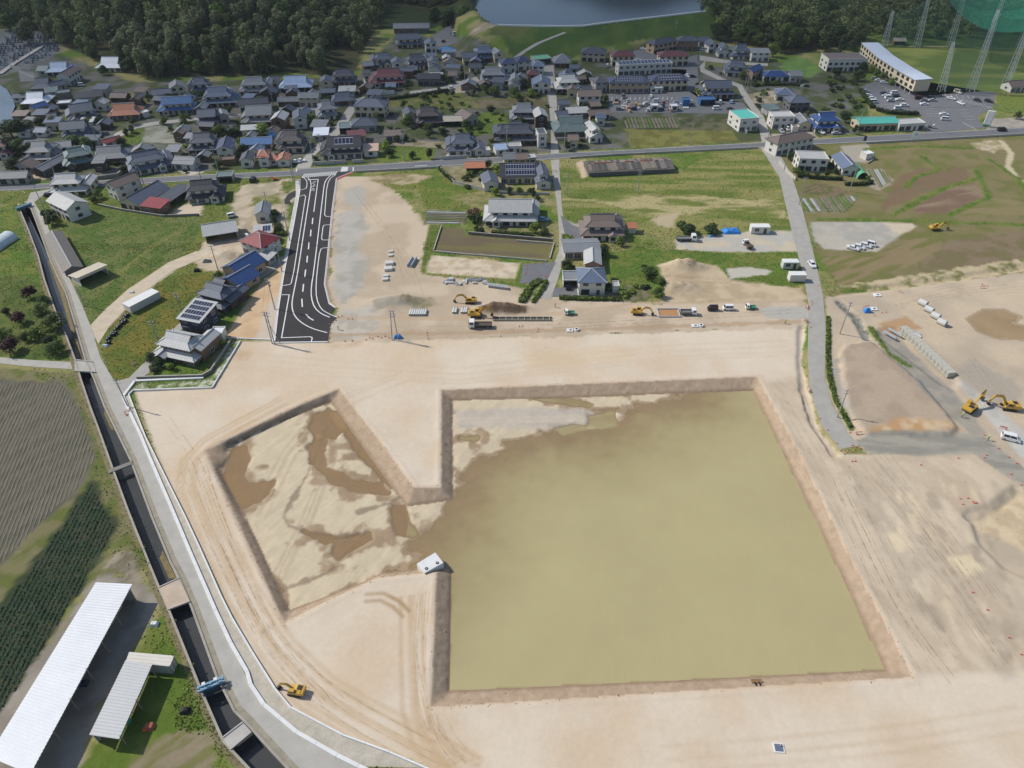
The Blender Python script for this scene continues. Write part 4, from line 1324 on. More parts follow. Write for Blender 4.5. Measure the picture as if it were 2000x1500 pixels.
def roof_geo(rt,x0,x1,y0,y1,z,pitch,o,rf,wl,rg):
 """adds a roof of type rt over the rectangle to rf, gable walls to wl, ridge caps to rg; returns ridge height"""
 w,d = x1 - x0,y1 - y0
 th = .16
 if rt == 'f':
  rf.box(x0 - .12,x1 + .12,y0 - .12,y1 + .12,z,z + .14)
  for a in ((x0 - .15,x1 + .15,y0 - .15,y0 + .1),(x0 - .15,x1 + .15,y1 - .1,y1 + .15),(x0 - .15,x0 + .1,y0 + .1,y1 - .1),(x1 - .1,x1 + .15,y0 + .1,y1 - .1)):
   rg.box(*a,z,z + .42)
  return z + .2
 if rt in ('s','S'):
  za,zb = (z,z + d * pitch) if rt == 's' else (z + d * pitch,z)
  k = (zb - za) / d
  b = [(x0 - o,y0 - o,za - o * k),(x1 + o,y0 - o,za - o * k),(x1 + o,y1 + o,zb + o * k),(x0 - o,y1 + o,zb + o * k)]
  rf.hexa(b,[(p[0],p[1],p[2] + th) for p in b])
  for x in (x0,x1):
   wl.face([(x,y0,z),(x,y1,z),(x,y1,zb),(x,y0,za)] if za != zb else [])
  yy = y1 if rt == 's' else y0
  wl.face([(x0,yy,z),(x1,yy,z),(x1,yy,max(za,zb)),(x0,yy,max(za,zb))])
  return max(za,zb)
 swap = rt in ('G','H','I')
 if swap:      # ridge runs front to back
  tf = lambda p: (p[1],p[0],p[2])
  ax0,ax1,ay0,ay1 = y0,y1,x0,x1
 else:
  tf = lambda p: p
  ax0,ax1,ay0,ay1 = x0,x1,y0,y1
 r = rt.lower()
 aw,ad = ax1 - ax0,ay1 - ay0
 cy = (ay0 + ay1) / 2
 ze = z - o * pitch
 zr = z + ad / 2 * pitch
 def slab(pts):
  pts = [tf(p) for p in pts]
  rf.hexa(pts,[(p[0],p[1],p[2] + th) for p in pts])
 def cap(p,q,s=.42,hh=.3):
  p,q = Vector(tf(p)),Vector(tf(q))
  rg.tube(p + Vector((0,0,th)),q + Vector((0,0,th)),s / 2,n=6)
 if r == 'g':
  for sgn,ye in ((-1,ay0 - o),(1,ay1 + o)):
   slab([(ax0 - o,ye,ze),(ax1 + o,ye,ze),(ax1 + o,cy,zr),(ax0 - o,cy,zr)])
  for x in (ax0,ax1):
   wl.face([tf((x,ay0,z)),tf((x,ay1,z)),tf((x,cy,zr))])
  cap((ax0 - o,cy,zr),(ax1 + o,cy,zr))
  return zr
 if r == 'h' or aw < ad * .9:
  hl = min(ad / 2,aw / 2 - .2)
  k0,k1 = ax0 + hl,ax1 - hl
  E = [(ax0 - o,ay0 - o,ze),(ax1 + o,ay0 - o,ze),(ax1 + o,ay1 + o,ze),(ax0 - o,ay1 + o,ze)]
  slab([E[0],E[1],(k1,cy,zr),(k0,cy,zr)])
  slab([E[2],E[3],(k0,cy,zr),(k1,cy,zr)])
  slab([E[1],E[2],(k1,cy,zr)])
  slab([E[3],E[0],(k0,cy,zr)])
  cap((k0,cy,zr),(k1,cy,zr))
  for e,kk in ((0,k0),(1,k1),(2,k1),(3,k0)):
   cap(E[e],(kk,cy,zr),.3)
  return zr
 # hip-and-gable
 t = .42
 hi = t * ad / 2
 zi = z + hi * pitch * .8
 E = [(ax0 - o,ay0 - o,ze),(ax1 + o,ay0 - o,ze),(ax1 + o,ay1 + o,ze),(ax0 - o,ay1 + o,ze)]
 I = [(ax0 + hi,ay0 + hi,zi),(ax1 - hi,ay0 + hi,zi),(ax1 - hi,ay1 - hi,zi),(ax0 + hi,ay1 - hi,zi)]
 for k in range(4):
  j = (k + 1) % 4
  slab([E[k],E[j],I[j],I[k]])
  cap(E[k],I[k],.3)
 zr = zi + (ad / 2 - hi) * pitch * 1.25
 gx0,gx1 = ax0 + hi - .35,ax1 - hi + .35
 for ye in (ay0 + hi,ay1 - hi):
  slab([(gx0,ye,zi + .05),(gx1,ye,zi + .05),(gx1,cy,zr),(gx0,cy,zr)])
 for x in (ax0 + hi,ax1 - hi):
  wl.face([tf((x,ay0 + hi,zi)),tf((x,ay1 - hi,zi)),tf((x,cy,zr))])
 cap((gx0,cy,zr),(gx1,cy,zr),.5)
 return zr
HR = random.Random(11)
FOOT = []
def bld(label,A,B,d,kind,rc,wc,h=None,cat='house',name='house',group=None,wins=True,over=.6,pitch=None,solar=None,fr=None,open_front=False,ridge=True,z=0.0,base=None):
 """a building given by its two front corners (photo pixels on the ground) and its depth"""
 a,b2 = np.array(P(*A,z)),np.array(P(*B,z))
 w = float(np.linalg.norm(b2 - a)) * (1.06 if kind in ('F1','F2') else 1)
 if kind in ('F1','F2','GG'):
  d *= 1.22
 c = (a + b2) / 2
 rz = math.atan2(b2[1] - a[1],b2[0] - a[0])
 root = empty(name,(c[0],c[1],z),rz)
 tag(root,label,cat,group)
 ux_,uy_ = math.cos(rz),math.sin(rz)
 FOOT.append([(c[0] + ux_ * sx_ * (w / 2 + 1) - uy_ * sy_,c[1] + uy_ * sx_ * (w / 2 + 1) + ux_ * sy_) for sx_,sy_ in ((-1,-1.5),(1,-1.5),(1,d + 1),(-1,d + 1))])
 px_y = (A[1] + B[1]) / 2
 near = px_y > 330
 wl,rf,rg = MB(),MB(),MB()
 blocks = []      # x0,x1,y0,y1,z0,z1,rooftype,pitch,over
 pt = pitch
 if kind == 'F2':
  u = HR.choice((-1,0,1)) * .06
  blocks.append((-w / 2,w / 2,0,d,0,2.8,'h',pt or .5,over + .4))
  if HR.random() < .75:      # entrance porch
   xp = HR.choice((-.28,.26)) * w
   blocks.append((xp - 1.5,xp + 1.5,-1.7,.6,0,2.7,'G',.5,.45))
  if HR.random() < .6:       # side wing
   s_ = HR.choice((-1,1))
   blocks.append((s_ * w / 2 - (2.6 if s_ > 0 else 1.2),s_ * w / 2 + (1.2 if s_ > 0 else 2.6),.3 * d,d + 2.5,0,HR.choice((2.9,3.4,4.6)),'G',.5,.5))
  blocks.append(((-.40 + u) * w,(.40 + u) * w,.14 * d,.86 * d,2.4,5.6,HR.choice('gii') if h is None else 'g',.62,over + .25))
 elif kind == 'F1':
  blocks.append((-w / 2,w / 2,0,d,0,h or 3.1,'i',pt or .62,over + .3))
 elif kind == 'L2':      # two-storey front wing and a lower wing
  blocks.append((-w / 2,w * .08,0,d,0,h or 5.7,'h',pt or .45,over))
  blocks.append((w * .08,w / 2,.15 * d,d,0,3.0,'h',pt or .4,over))
 elif kind == 'GG':
  blocks.append((-w / 2,w / 2,0,d,0,h or 3.0,'G',pt or .5,over))
  blocks.append((-.3 * w,.3 * w,.1 * d,.9 * d,2.8,5.6,'G',pt or .5,over))
 else:
  blocks.append((-w / 2,w / 2,0,d,0,h or 3.0,kind,pt or (.12 if kind in 'sS' else .48),over))
 fk = fr or HR.choice('ld')
 dark = rc in ('black','dark','navy','charcoal','maroon','brown','slate')
 openings = []
 for bi,(x0,x1,y0,y1,z0,z1,rt,pch,ov) in enumerate(blocks):
  if open_front:
   wl.box(x0,x1,y1 - .15,y1,z0 - .1,z1)
   wl.box(x0,x0 + .15,y0,y1 - .15,z0 - .1,z1)
   wl.box(x1 - .15,x1,y0,y1 - .15,z0 - .1,z1)
  else:
   wl.box(x0,x1,y0,y1,z0 - .1,z1)
  roof_geo(rt,x0,x1,y0,y1,z1,pch,ov,rf,wl,rg)
  if not wins or open_front:
   continue
  levels = [z0 + .15] if z1 - z0 < 4.3 else [.15,3.0]
  for li,lz in enumerate(levels):
   ground_floor = lz < 1.0 and z0 == 0
   if lz + 2.0 > z1 + .2:
    continue
   n_ = max(1,int((x1 - x0) / (3.1 if ground_floor else 3.4)))
   for k in range(n_):
    x = x0 + (x1 - x0) * (k + .5) / n_
    if ground_floor and bi == 0 and k == n_ // 2 and n_ > 1:
     openings.append(('door',x,y0,lz - .1,0,'d'))
     continue
    key = ('b' if ground_floor and (x1 - x0) > 7 else 's') + fk
    openings.append(('window',x,y0,lz + (.15 if key[0] == 'b' else .85),0,key))
   m_ = max(1,int((y1 - y0) / 4.5))
   for k in range(m_):
    y = y0 + (y1 - y0) * (k + .5) / m_
    sx = x1 if c[0] < 0 else x0
    openings.append(('window',sx,y,lz + .85,math.pi / 2 if c[0] < 0 else -math.pi / 2,'s' + fk))
 wall_m = MATS['wall_' + wc]
 wall = wl.build('wall',wall_m,root)
 roof = rf.build('roof',MATS['roof_' + rc],root)
 if ridge and rg.v:
  rg.build('ridge_cap' if kind != 'f' else 'parapet',(wall_m if kind == 'f' else (RIDGED if dark else RIDGE)),roof)
 if base:
  mb = MB()
  mb.box(-w / 2 - .3,w / 2 + .3,-.3,d + .3,-.1,.25)
  mb.build('footing',MATS['concrete'],root)
 for nm,x,y,zz_,r,key in openings:
  if nm == 'door':
   link('door',DOORM,root,(x,y,zz_),0)
  else:
   fm,pm,cm = WIN[key]
   if near:
    o = link('window',fm,root,(x,y,zz_),r)
    link('pane',pm,o)
   else:
    link('window',cm,root,(x,y,zz_),r)
 if open_front:
  n_ = max(2,int(w / 4))
  for k in range(n_ + 1):
   mb = MB()
   x = -w / 2 + .1 + (w - .2) * k / n_
   mb.box(x - .08,x + .08,.05,.21,0,(h or 3.0))
   mb.build('post',FRD,root)
 if solar:
  rows,cols,fx0,fx1 = solar
  x0,x1,y0,y1,z0,z1,rt,pch,ov = blocks[-1]
  if rt == 'f':
   sl,zs,ya,yb = .10,z1 + .35,y0 + .6,y1 - .4
  elif rt == 's':
   sl,zs,ya,yb = pch,z1 + .2,y0 + .2,y1 - .2
  else:
   sl,zs,ya,yb = pch,z1 + .2,y0 + .1,(y0 + y1) / 2 - .4
   if rt == 'i':
    ya = y0 + .42 * d / 2
    sl = pch * 1.25
    zs = z1 + .42 * (y1 - y0) / 2 * pch * .8 - (ya - y0) * sl + .28
  for r in range(rows):
   for q in range(cols):
    x = x0 + (x1 - x0) * (fx0 + (fx1 - fx0) * (q + .5) / cols)
    y = ya + (yb - ya) * (r + .5) / rows
    o = link('solar_panel',SOLMESH,roof,(x,y,zs + (y - y0) * sl))
    o.rotation_euler = (math.atan(sl),0,0)
    o.scale = ((x1 - x0) * (fx1 - fx0) / cols / 1.68,(yb - ya) / rows / 1.06,1)
 return root
V = 'village houses'
# ---- north side of the main road, left of centre
bld('black and white tiled house left of the white gable on the main road',(372,303),(424,300),9,'F2','dark','white',group=V)
bld('white house with steep navy gable and bright left slope',(428,312),(457,310),12,'G','navy','white',h=4.8,group=V)
bld('long low house with blue metal roof behind the orange tiles',(474,294),(531,292),7,'g','blue','beige',h=3,group=V)
bld('small white storehouse with dark gable left of the orange tiles',(473,328),(494,327),8,'G','dark','white',h=3.6,group=V)
bld('white house with orange tiled roof on the main road',(508,327),(542,325),8,'L2','rust','white',h=4.8,group=V)
bld('small orange-roofed wing right of the orange tiled house',(544,326),(565,325),7,'G','rust','white',h=3,group=V)
bld('big dark-roofed farmhouse behind the orange tiles',(545,299),(592,298),10,'F2','charcoal','white',group=V)
bld('white flat-roofed shed on the climbing lane',(615,276),(641,275),7,'s','white','grey',h=3,cat='shed',name='shed')
bld('dark tiled house with roof solar panels on the main road',(634,312),(706,309),10,'F2','black','white',h=1,group=V,solar=(1,5,.2,.8))
bld('white shed with pale pink roof beside the green roadside field',(712,307),(738,306),6,'s','ptile','white',h=3,cat='shed',name='shed')
bld('low brown flat shed below the steep navy gable',(434,324),(460,322),4,'f','brown','wood',h=2.4,cat='shed',name='shed',wins=False)
bld('slate two-storey house on the reservoir corner',(945,68),(969,68),8,'g','slate','grey',h=5,group=V)
bld('small white box shed below the reservoir corner house',(936,75),(946,75),3.5,'f','white','white',h=2.6,cat='shed',name='shed',wins=False)
# ---- far left, by the graveyard and the pond
bld('white metal-roofed house alone against the wood, far left',(192,141),(237,141),10,'F1','white','cream',group=V)
bld('pale blue metal-roofed hall below the graveyard',(95,150),(138,148),9,'F1','pblue','beige',group=V)
bld('small grey shed left of the pale blue metal-roofed hall',(76,148),(94,148),7,'g','ggrey','grey',cat='shed',name='shed')
bld('white two-storey house with brown roof, right of the pale blue hall',(140,168),(163,154),7,'g','brown','white',h=5.6,group=V)
bld('dark grey tiled house just below the temple car park',(64,183),(104,181),9,'F1','slate','dwood',group=V)
bld('low grey annex right of the dark tiled house by the temple car park',(106,181),(132,174),6,'g','slate','grey',group=V)
bld('bright white hip-roofed house on the pond bank',(48,212),(93,210),9,'F1','white','wood',group=V)
bld('small white shed with deep blue roof on the pond bank',(72,223),(97,215),5,'g','dblue','cream',cat='shed',name='shed')
bld('pale metal lean-to behind the dark box house',(93,192),(116,189),6,'s','ggrey','grey',cat='shed',name='shed')
bld('dark grey flat-roofed box house near the pond',(117,203),(143,200),6,'f','ggrey','dgrey',h=5.2,group=V)
bld('long black and white house with skylights in its roof, left village',(152,206),(203,200),7,'s','black','white',h=3.6,group=V)
bld('white carport below the dark box house',(115,213),(140,211),5,'f','white','white',h=2.6,cat='carport',name='carport',open_front=True)
bld('grey tiled house with twin gables beside the pond lane',(142,243),(188,236),9,'F2','slate','cream',group=V)
bld('tiny dark shed by the pond footbridge',(97,240),(113,238),4,'g','dark','white',cat='shed',name='shed')
bld('orange-brown tiled bungalow in the left village',(218,236),(272,233),9,'F1','rust','tan',group=V)
bld('small white box shed right of the orange-brown bungalow',(282,231),(294,228),3.5,'f','white','white',h=2.6,cat='shed',name='shed',wins=False)
bld('long two-storey house with bright blue roof and blue porch',(314,226),(377,222),8,'F2','blue','beige',h=1,group=V)
bld('low slate-roofed house behind the bright blue roof',(302,196),(338,193),7,'g','slate','white',group=V)
bld('narrow cream two-storey gable house behind the bright blue roof',(338,192),(364,189),9,'G','grey','cream',h=5.4,group=V)
bld('grey tiled house at the foot of the bamboo slope',(374,186),(408,184),8,'F2','slate','white',group=V)
bld('grey tiled house with white upper floor below the pond lane',(126,276),(176,272),8,'F2','slate','white',group=V)
bld('small grey shed right of the white upper floor house',(184,266),(199,264),5,'g','dark','white',cat='shed',name='shed')
bld('little white shed with red roof on the village lane',(209,291),(240,283),4,'g','red','white',cat='shed',name='shed')
# ---- along the main road, left
bld('maroon-roofed white house cut by the left edge',(-22,312),(22,308),7,'F2','maroon','white',group=V)
bld('big grey farmhouse at the left end of the main road',(52,322),(100,320),10,'F2','grey','cream',group=V)
bld('long grey gatehouse slanting down from the big farmhouse',(88,346),(138,319),5,'g','grey','dwood',group=V)
bld('low grey store behind the slanting gatehouse',(116,300),(142,297),6,'g','grey','grey',group=V)
bld('grey farm store on the roadside at the left edge',(-18,362),(55,359),6,'g','grey','grey',group=V)
bld('dark green-grey tiled house above the walled garden',(133,333),(180,324),8,'F2','ggrey','dwood',group=V)
bld('low house with three stepped grey roofs above the walled garden',(186,322),(246,318),8,'F1','grey','wood',group=V)
bld('large pale grey farmhouse set askew beside the main road',(262,344),(336,330),9,'F2','slate','white',group=V)
bld('grey-roofed garage right of the askew farmhouse',(342,331),(379,333),7,'g','grey','lgrey',cat='garage',name='garage')
bld('pale tiled house just south of the main road, far left',(106,385),(168,382),8,'F2','lgrey','cream',group=V)
bld('half-timbered white house at the corner of the weedy field',(104,417),(140,435),8.5,'g','lgrey','white',h=5.6,group=V,fr='d')
bld('white gabled house with brown-grey roof south of the road',(215,384),(233,392),11,'G','brown','white',h=5.8,group=V)
bld('slate-roofed bungalow above the weedy field',(238,407),(277,415),17,'G','slate','cream',h=3.2,group=V)
bld('small brown shed with maroon roof beside the weedy field',(281,416),(317,421),6,'s','red','wood',h=3.2,cat='shed',name='shed')
bld('long dark open shed behind the maroon shed',(333,406),(376,376),5,'s','dark','grey',h=2.6,cat='shed',name='shed',open_front=True)
bld('white house with black roofs beside the sandy yard',(372,399),(436,393),8,'F2','black','white',group=V)
bld('dark green carport behind the black-roofed white house',(425,358),(456,356),5.5,'f','ggrey','grey',h=2.7,cat='carport',name='carport',open_front=True)
bld('derelict shed with broken brown roof along the canal road',(163,531),(124,463),5.5,'g','tatter','dgrey',h=2.2,cat='shed',name='shed',wins=False,pitch=.4)
bld('beige shed with white roof strip by the canal road bend',(160,560),(213,536),5.5,'S','beige','white',h=2.6,cat='shed',name='shed',pitch=.18,open_front=True)
bld('grey workshop with cluttered open front in the sandy yard',(404,476),(466,466),9,'g','lgrey','beige',h=3.4,cat='workshop',name='workshop',open_front=True)
bld('narrow grey two-part house right of the workshop',(502,436),(528,434),9,'G','grey','white',h=3.8,group=V)
bld('red hip-roofed white house next to the new road',(476,494),(516,508),9,'h','red','white',h=5.2,group=V)
bld('pale metal shed behind the red hip-roofed house',(500,469),(531,466),5,'s','lgrey','beige',h=2.7,cat='shed',name='shed',solar=(1,3,.5,1))
bld('beige house with bright blue roof and solar panels by the new road',(440,543),(476,556),11,'G','dblue','tan',h=4.2,group=V)
bld('blue-roofed front wing of the beige house by the new road',(437,560),(470,573),9,'G','dblue','tan',h=3.0,group=V)
bld('small grey lean-to between the red and blue roofs',(506,515),(527,520),4,'s','lgrey','grey',h=2.6,cat='shed',name='shed')
bld('low dark shed left of the blue-roofed front wing',(420,566),(436,570),4,'g','dark','wood',h=2.6,cat='shed',name='shed')
bld('grey tiled house above the navy house',(386,600),(436,613),7.4,'F2','slate','dwood',group=V)
bld('navy blue house with a solar array on its roof',(358,648),(398,656),9,'s','lgrey','navy',h=5.2,group=V,pitch=.14,solar=(4,7,.05,.95),fr='l')
bld('pale tiled house inside the bend of the narrow lane',(311,701),(380,716),7.4,'F2','lgrey','wood',group=V)
bld('white cube storage box beside the kerb of the sand platform',(416,668),(438,668),3.5,'f','white','white',h=3.0,cat='storage box',name='storage_box',wins=False)
# ---- village, left of centre
bld('big blue-grey roofed farmhouse in the middle of the village',(402,211),(460,208),11,'F2','sblue','cream',group=V)
bld('grey farmhouse directly under the bamboo slope',(472,187),(524,185),9,'F2','grey','cream',group=V)
bld('small dark storehouse left of the pale blue irimoya roof',(528,172),(548,171),6,'g','dark','white',h=4,group=V)
bld('pale blue metal irimoya roof house below the bamboo',(550,181),(606,179),10,'F1','pblue','beige',group=V)
bld('white gable house right of the pale blue irimoya roof',(629,179),(649,178),8,'G','slate','cream',h=5.4,group=V)
bld('dark two-storey house at the right end of the bamboo slope',(652,169),(694,167),8,'F2','dark','tan',group=V)
bld('dark gatehouse by the village lane bend',(653,208),(690,205),7,'F1','slate','dwood',group=V)
bld('weathered two-storey storehouse beside the village wall',(586,209),(623,209),6,'g','grey','beige',h=5,group=V)
bld('low grey shed left of the weathered storehouse',(545,209),(584,208),5,'g','grey','wood',group=V)
bld('long dark-roofed barn with white gable end',(470,220),(526,215),7,'g','dark','white',h=4,group=V)
bld('grey farmhouse in front of the long dark-roofed barn',(478,248),(531,246),10,'F2','grey','cream',group=V)
bld('slate house left of the leafy garden',(390,251),(425,249),8,'F2','slate','dwood',group=V)
bld('narrow grey storehouse behind the leafy garden',(430,244),(450,241),7,'G','grey','grey',h=4.4,group=V)
bld('tall brown-walled storehouse with white gable',(534,257),(559,257),9,'G','lgrey','wood',h=6,group=V)
bld('white-walled house with two-tone slate gable',(577,253),(601,251),11,'G','slate','white',h=5.2,group=V)
bld('grey house on the corner of the climbing lane',(624,236),(656,233),9,'F2','grey','white',group=V)
bld('western-style cream house with dark hip roof',(694,229),(752,231),10,'h','slate','cream',h=5.8,group=V)
bld('lower slate hip roof house below the cream western house',(690,259),(735,257),9,'h','slate','grey',h=3.4,group=V)
bld('pale carport left of the lower slate hip roof house',(664,262),(688,260),8,'f','ggrey','lgrey',h=2.7,cat='carport',name='carport',open_front=True)
bld('garage with red-brown roof below the slate hip roof',(683,280),(715,277),6,'s','maroon','beige',h=3,cat='garage',name='garage')
bld('dark flat-roofed garage at the edge of the vegetable plots',(754,277),(783,275),5,'s','brown','white',h=2.8,cat='garage',name='garage')
bld('maroon-tiled two-storey house behind the curved white wall',(725,171),(788,169),10,'F2','maroon','white',group=V)
bld('dark tiled house above the maroon-tiled house',(732,135),(766,133),8,'F2','slate','cream',group=V)
bld('tall narrow white house right of the maroon-tiled house',(768,143),(787,142),7,'G','slate','white',h=6,group=V)
bld('little white storehouse with dark roof by the curved wall',(711,157),(723,157),5,'g','dark','white',h=4,cat='shed',name='shed')
bld('weathered grey shed above the little white storehouse',(711,139),(730,137),6,'g','grey','wood',cat='shed',name='shed')
bld('long grey storehouse at the top of the village below the wood',(770,66),(838,65),8,'g','grey','wood',h=3.6,group=V)
bld('slate house stacked below the long grey storehouse',(778,95),(824,93),8,'F2','slate','cream',group=V)
bld('white gable house beside the blue tarpaulin',(832,103),(853,102),7,'G','slate','white',h=5.2,group=V)
bld('dark roofed house below the slate one, top of the village',(800,138),(838,135),8,'F2','dark','white',group=V)
bld('tall white storehouse right of the dark roofed house',(838,141),(857,140),7,'G','slate','white',h=5.8,group=V)
bld('black modern flat-roofed house with gravel yard',(817,168),(859,167),7,'s','black','dgrey',h=3.8,group=V)
# ---- village, centre
bld('cream house with grey roof, left of the slate blue house',(905,128),(932,127),8,'g','slate','cream',h=4.6,group=V)
bld('small cream annex with dark roof on the lane bend',(918,143),(940,142),6,'g','dark','cream',h=3.2,group=V)
bld('slate blue house below the dam footpath',(931,122),(968,120),9,'F2','sblue','dwood',group=V)
bld('cream gable house right of the slate blue house',(966,123),(984,121),8,'G','grey','cream',h=5.2,group=V)
bld('white house with black solar roof, left of a twin',(980,143),(1009,141),9,'h','navy','white',h=5.2,group=V)
bld('white house with black solar roof beside the green carport',(1011,139),(1037,136),9,'h','navy','white',h=5.2,group=V)
bld('grey farmhouse behind the dark vegetable plot',(942,166),(990,166),9,'F2','grey','dwood',group=V)
bld('grey gable-fronted house right of that farmhouse',(994,177),(1016,177),10,'GG','grey','white',group=V)
bld('narrow brown house with flat maroon roof',(1031,165),(1049,165),7,'h','maroon','brick',h=5.6,group=V)
bld('white house with blue-grey hip roof by the village street',(1040,147),(1062,147),8,'h','sblue','white',h=5.2,group=V)
bld('white storehouse with two-tone blue roof on the village street',(1040,183),(1074,183),11,'G','sblue','white',h=4.8,group=V)
bld('flat green carport roof at the foot of the dam',(1045,128),(1077,125),9,'f','green','grey',h=3.2,cat='carport',name='carport',open_front=True)
bld('brown wooden house right of the green carport',(1084,132),(1113,132),9,'F1','grey','brick',group=V)
bld('dark hip-roofed house at the foot of the dam',(1135,120),(1181,122),10,'h','dark','beige',h=5,group=V)
bld('light grey tiled house on the right of the village street',(1088,182),(1130,180),9,'F2','lgrey','cream',group=V)
bld('white house with brown gable roof and lawn',(1130,208),(1172,207),8,'g','brown','white',h=5.4,group=V)
bld('small dark house left of the solar apartments',(1163,181),(1185,179),8,'h','dark','grey',h=5.4,group=V)
bld('dark brown farmhouse with open shed',(818,249),(862,247),9,'F2','charcoal','dwood',group=V)
bld('pale gable house left of the dark brown farmhouse',(793,241),(812,239),8,'G','dark','cream',h=4.4,group=V)
bld('open grey shed right of the dark brown farmhouse',(868,247),(905,246),6,'g','beige','wood',h=2.8,cat='shed',name='shed',open_front=True)
bld('brown-roofed storehouse beside the bright lawn',(910,247),(934,241),9,'G','brown','grey',h=3.8,group=V)
bld('grey farmhouse left of the tall dark storehouse',(1000,241),(1045,241),9,'F2','grey','dwood',group=V)
bld('tall dark wooden storehouse on the village street',(1046,250),(1068,249),10,'G','lgrey','dwood',h=5.6,group=V)
bld('long dark house behind the little road shops',(972,284),(1049,283),9,'F2','dark','wood',group=V)
bld('tall white box house with dark roof on the street corner',(1051,289),(1067,288),7,'f','dark','white',h=6.5,group=V)
bld('slate and white house on the main road by the green field',(878,304),(925,303),9,'F2','slate','white',group=V)
bld('slate annex right of the slate and white road house',(928,305),(946,304),8,'G','slate','white',h=3.2,group=V)
bld('little white road shed beside the slate annex',(947,305),(958,304),4,'f','lgrey','white',h=2.5,cat='shed',name='shed',wins=False)
bld('pale blue-roofed garage on the main road',(969,305),(989,303),6,'g','pblue','white',h=3.2,cat='garage',name='garage')
bld('flat pale shop beside the pale blue garage',(992,300),(1018,299),5,'f','lgrey','white',h=3.2,cat='shop',name='shop')
bld('big green-grey irimoya house right of the village street',(1086,269),(1148,267),11,'F1','ggrey','dwood',h=3.4,group=V)
bld('grey gable-fronted house right of the green-grey irimoya',(1152,280),(1176,278),11,'GG','lgrey','white',group=V)
bld('white block behind the green-grey irimoya',(1088,244),(1108,243),6,'g','slate','white',h=4.6,group=V)
bld('row of grey metal sheds behind the green-grey irimoya',(1110,232),(1150,230),6,'s','lgrey','grey',h=2.8,cat='shed',name='shed')
bld('brown-green roofed shed above the vegetable field',(1152,236),(1190,234),6,'g','brown','beige',h=3,cat='shed',name='shed')
# ---- apartments and houses, upper right
bld('dark brown apartment block nearest the dam slope',(1276,106),(1320,98),8,'h','dark','tan',h=5.8,cat='apartment block',name='apartment_block')
bld('dark apartment block right of the dark brown one',(1323,98),(1362,98),8,'h','dark','brick',h=5.8,cat='apartment block',name='apartment_block')
bld('cream apartment block with maroon roof behind the white row',(1287,129),(1344,128),8,'h','maroon','cream',h=5.8,cat='apartment block',name='apartment_block')
bld('cream apartment block with maroon roof at the left of the car park',(1195,129),(1238,128),8,'h','maroon','cream',h=5.8,cat='apartment block',name='apartment_block')
bld('long white terraced block with a strip of solar panels',(1207,148),(1311,143),7,'f','lgrey','white',h=5.6,cat='apartment block',name='apartment_block',solar=(1,14,.02,.98))
bld('brown apartment block with blue solar roof, left one',(1190,182),(1267,181),9,'h','navy','tan',h=5.6,cat='apartment block',name='apartment_block',solar=(3,12,.14,.86))
bld('cream apartment block with blue solar roof, right one',(1272,178),(1341,176),9,'h','navy','cream',h=5.6,cat='apartment block',name='apartment_block',solar=(2,9,.18,.84))
bld('small white store in front of the solar apartment blocks',(1270,182.5),(1293,181.5),3,'f','white','white',h=2.6,cat='shed',name='shed')
bld('grey tiled house right of the apartment car park',(1374,193),(1430,192),9,'F2','slate','cream',group=V)
bld('blue-roofed open garage in front of the grey tiled house',(1367,207),(1396,206.5),5.5,'f','blue','blue',h=3,cat='garage',name='garage',open_front=True)
bld('blue storage cabin left of the blue garage',(1333,208),(1346,208),4,'f','blue','blue',h=3.2,cat='cabin',name='cabin',wins=False)
bld('white storage cabin in the machinery yard, left one',(1272,217),(1285,217),4,'f','white','lgrey',h=2.6,cat='cabin',name='cabin')
bld('white storage cabin in the machinery yard, right one',(1311,218),(1323,217.5),4,'f','white','lgrey',h=2.6,cat='cabin',name='cabin')
bld('white two-storey shop with turquoise flat roof',(1442,258),(1478,255),13,'f','teal','white',h=6.2,cat='shop',name='shop')
bld('grey metal carport behind the white flat house',(1498,226),(1520,223),6,'s','ggrey','grey',h=2.7,cat='carport',name='carport',open_front=True)
bld('white flat-roofed two-storey house by the road junction',(1507,252),(1548,251),8,'f','lgrey','white',h=5.8,group=V)
bld('beige barn with grey roof right of the white flat house',(1559,255),(1581,255),11,'G','grey','cream',h=3.6,cat='barn',name='barn')
bld('tiny white cube shed in front of the beige barn',(1546,258),(1558,258),3.5,'f','brown','white',h=2.4,cat='shed',name='shed',wins=False)
bld('black-walled house with dark hip roof above the white flat house',(1540,219),(1578,218),9,'h','slate','dgrey',h=5,group=V)
bld('white house with blue-grey hip roof and dark carport',(1514,197),(1548,199),9,'h','sblue','white',h=3.6,group=V)
bld('two-storey cottage with vivid blue roof by the lane',(1468,157),(1487,150),7,'g','dblue','tan',h=4.8,group=V)
bld('long low house with vivid blue roof above the hedge',(1491,159),(1540,159),8,'h','dblue','white',h=3,group=V)
bld('grey storehouse right of the vivid blue long house',(1542,161),(1563,161),7,'g','grey','grey',h=3.8,group=V)
bld('dark slate house left of the vivid blue roofs',(1420,149),(1456,151),8,'F2','slate','white',group=V)
bld('leftmost small grey-roofed house below the right-hand wood',(1365,91),(1383,91),7,'g','slate','grey',h=3.4,group=V)
bld('second white house from the left below the right-hand wood',(1383,104),(1403,103),8,'G','slate','white',h=4.8,group=V)
bld('third white gable house below the right-hand wood',(1402,112),(1426,112),8,'GG','slate','white',group=V)
bld('slate-roofed house with white dormer below the right-hand wood',(1431,117),(1462,116),8,'F2','slate','white',group=V)
bld('rightmost grey flat-fronted house below the right-hand wood',(1466,120),(1501,120),7,'s','grey','white',h=5,group=V)
bld('white house with blue tiled roof by the main road, right',(1592,259),(1640,257),9,'F2','dblue','white',group=V)
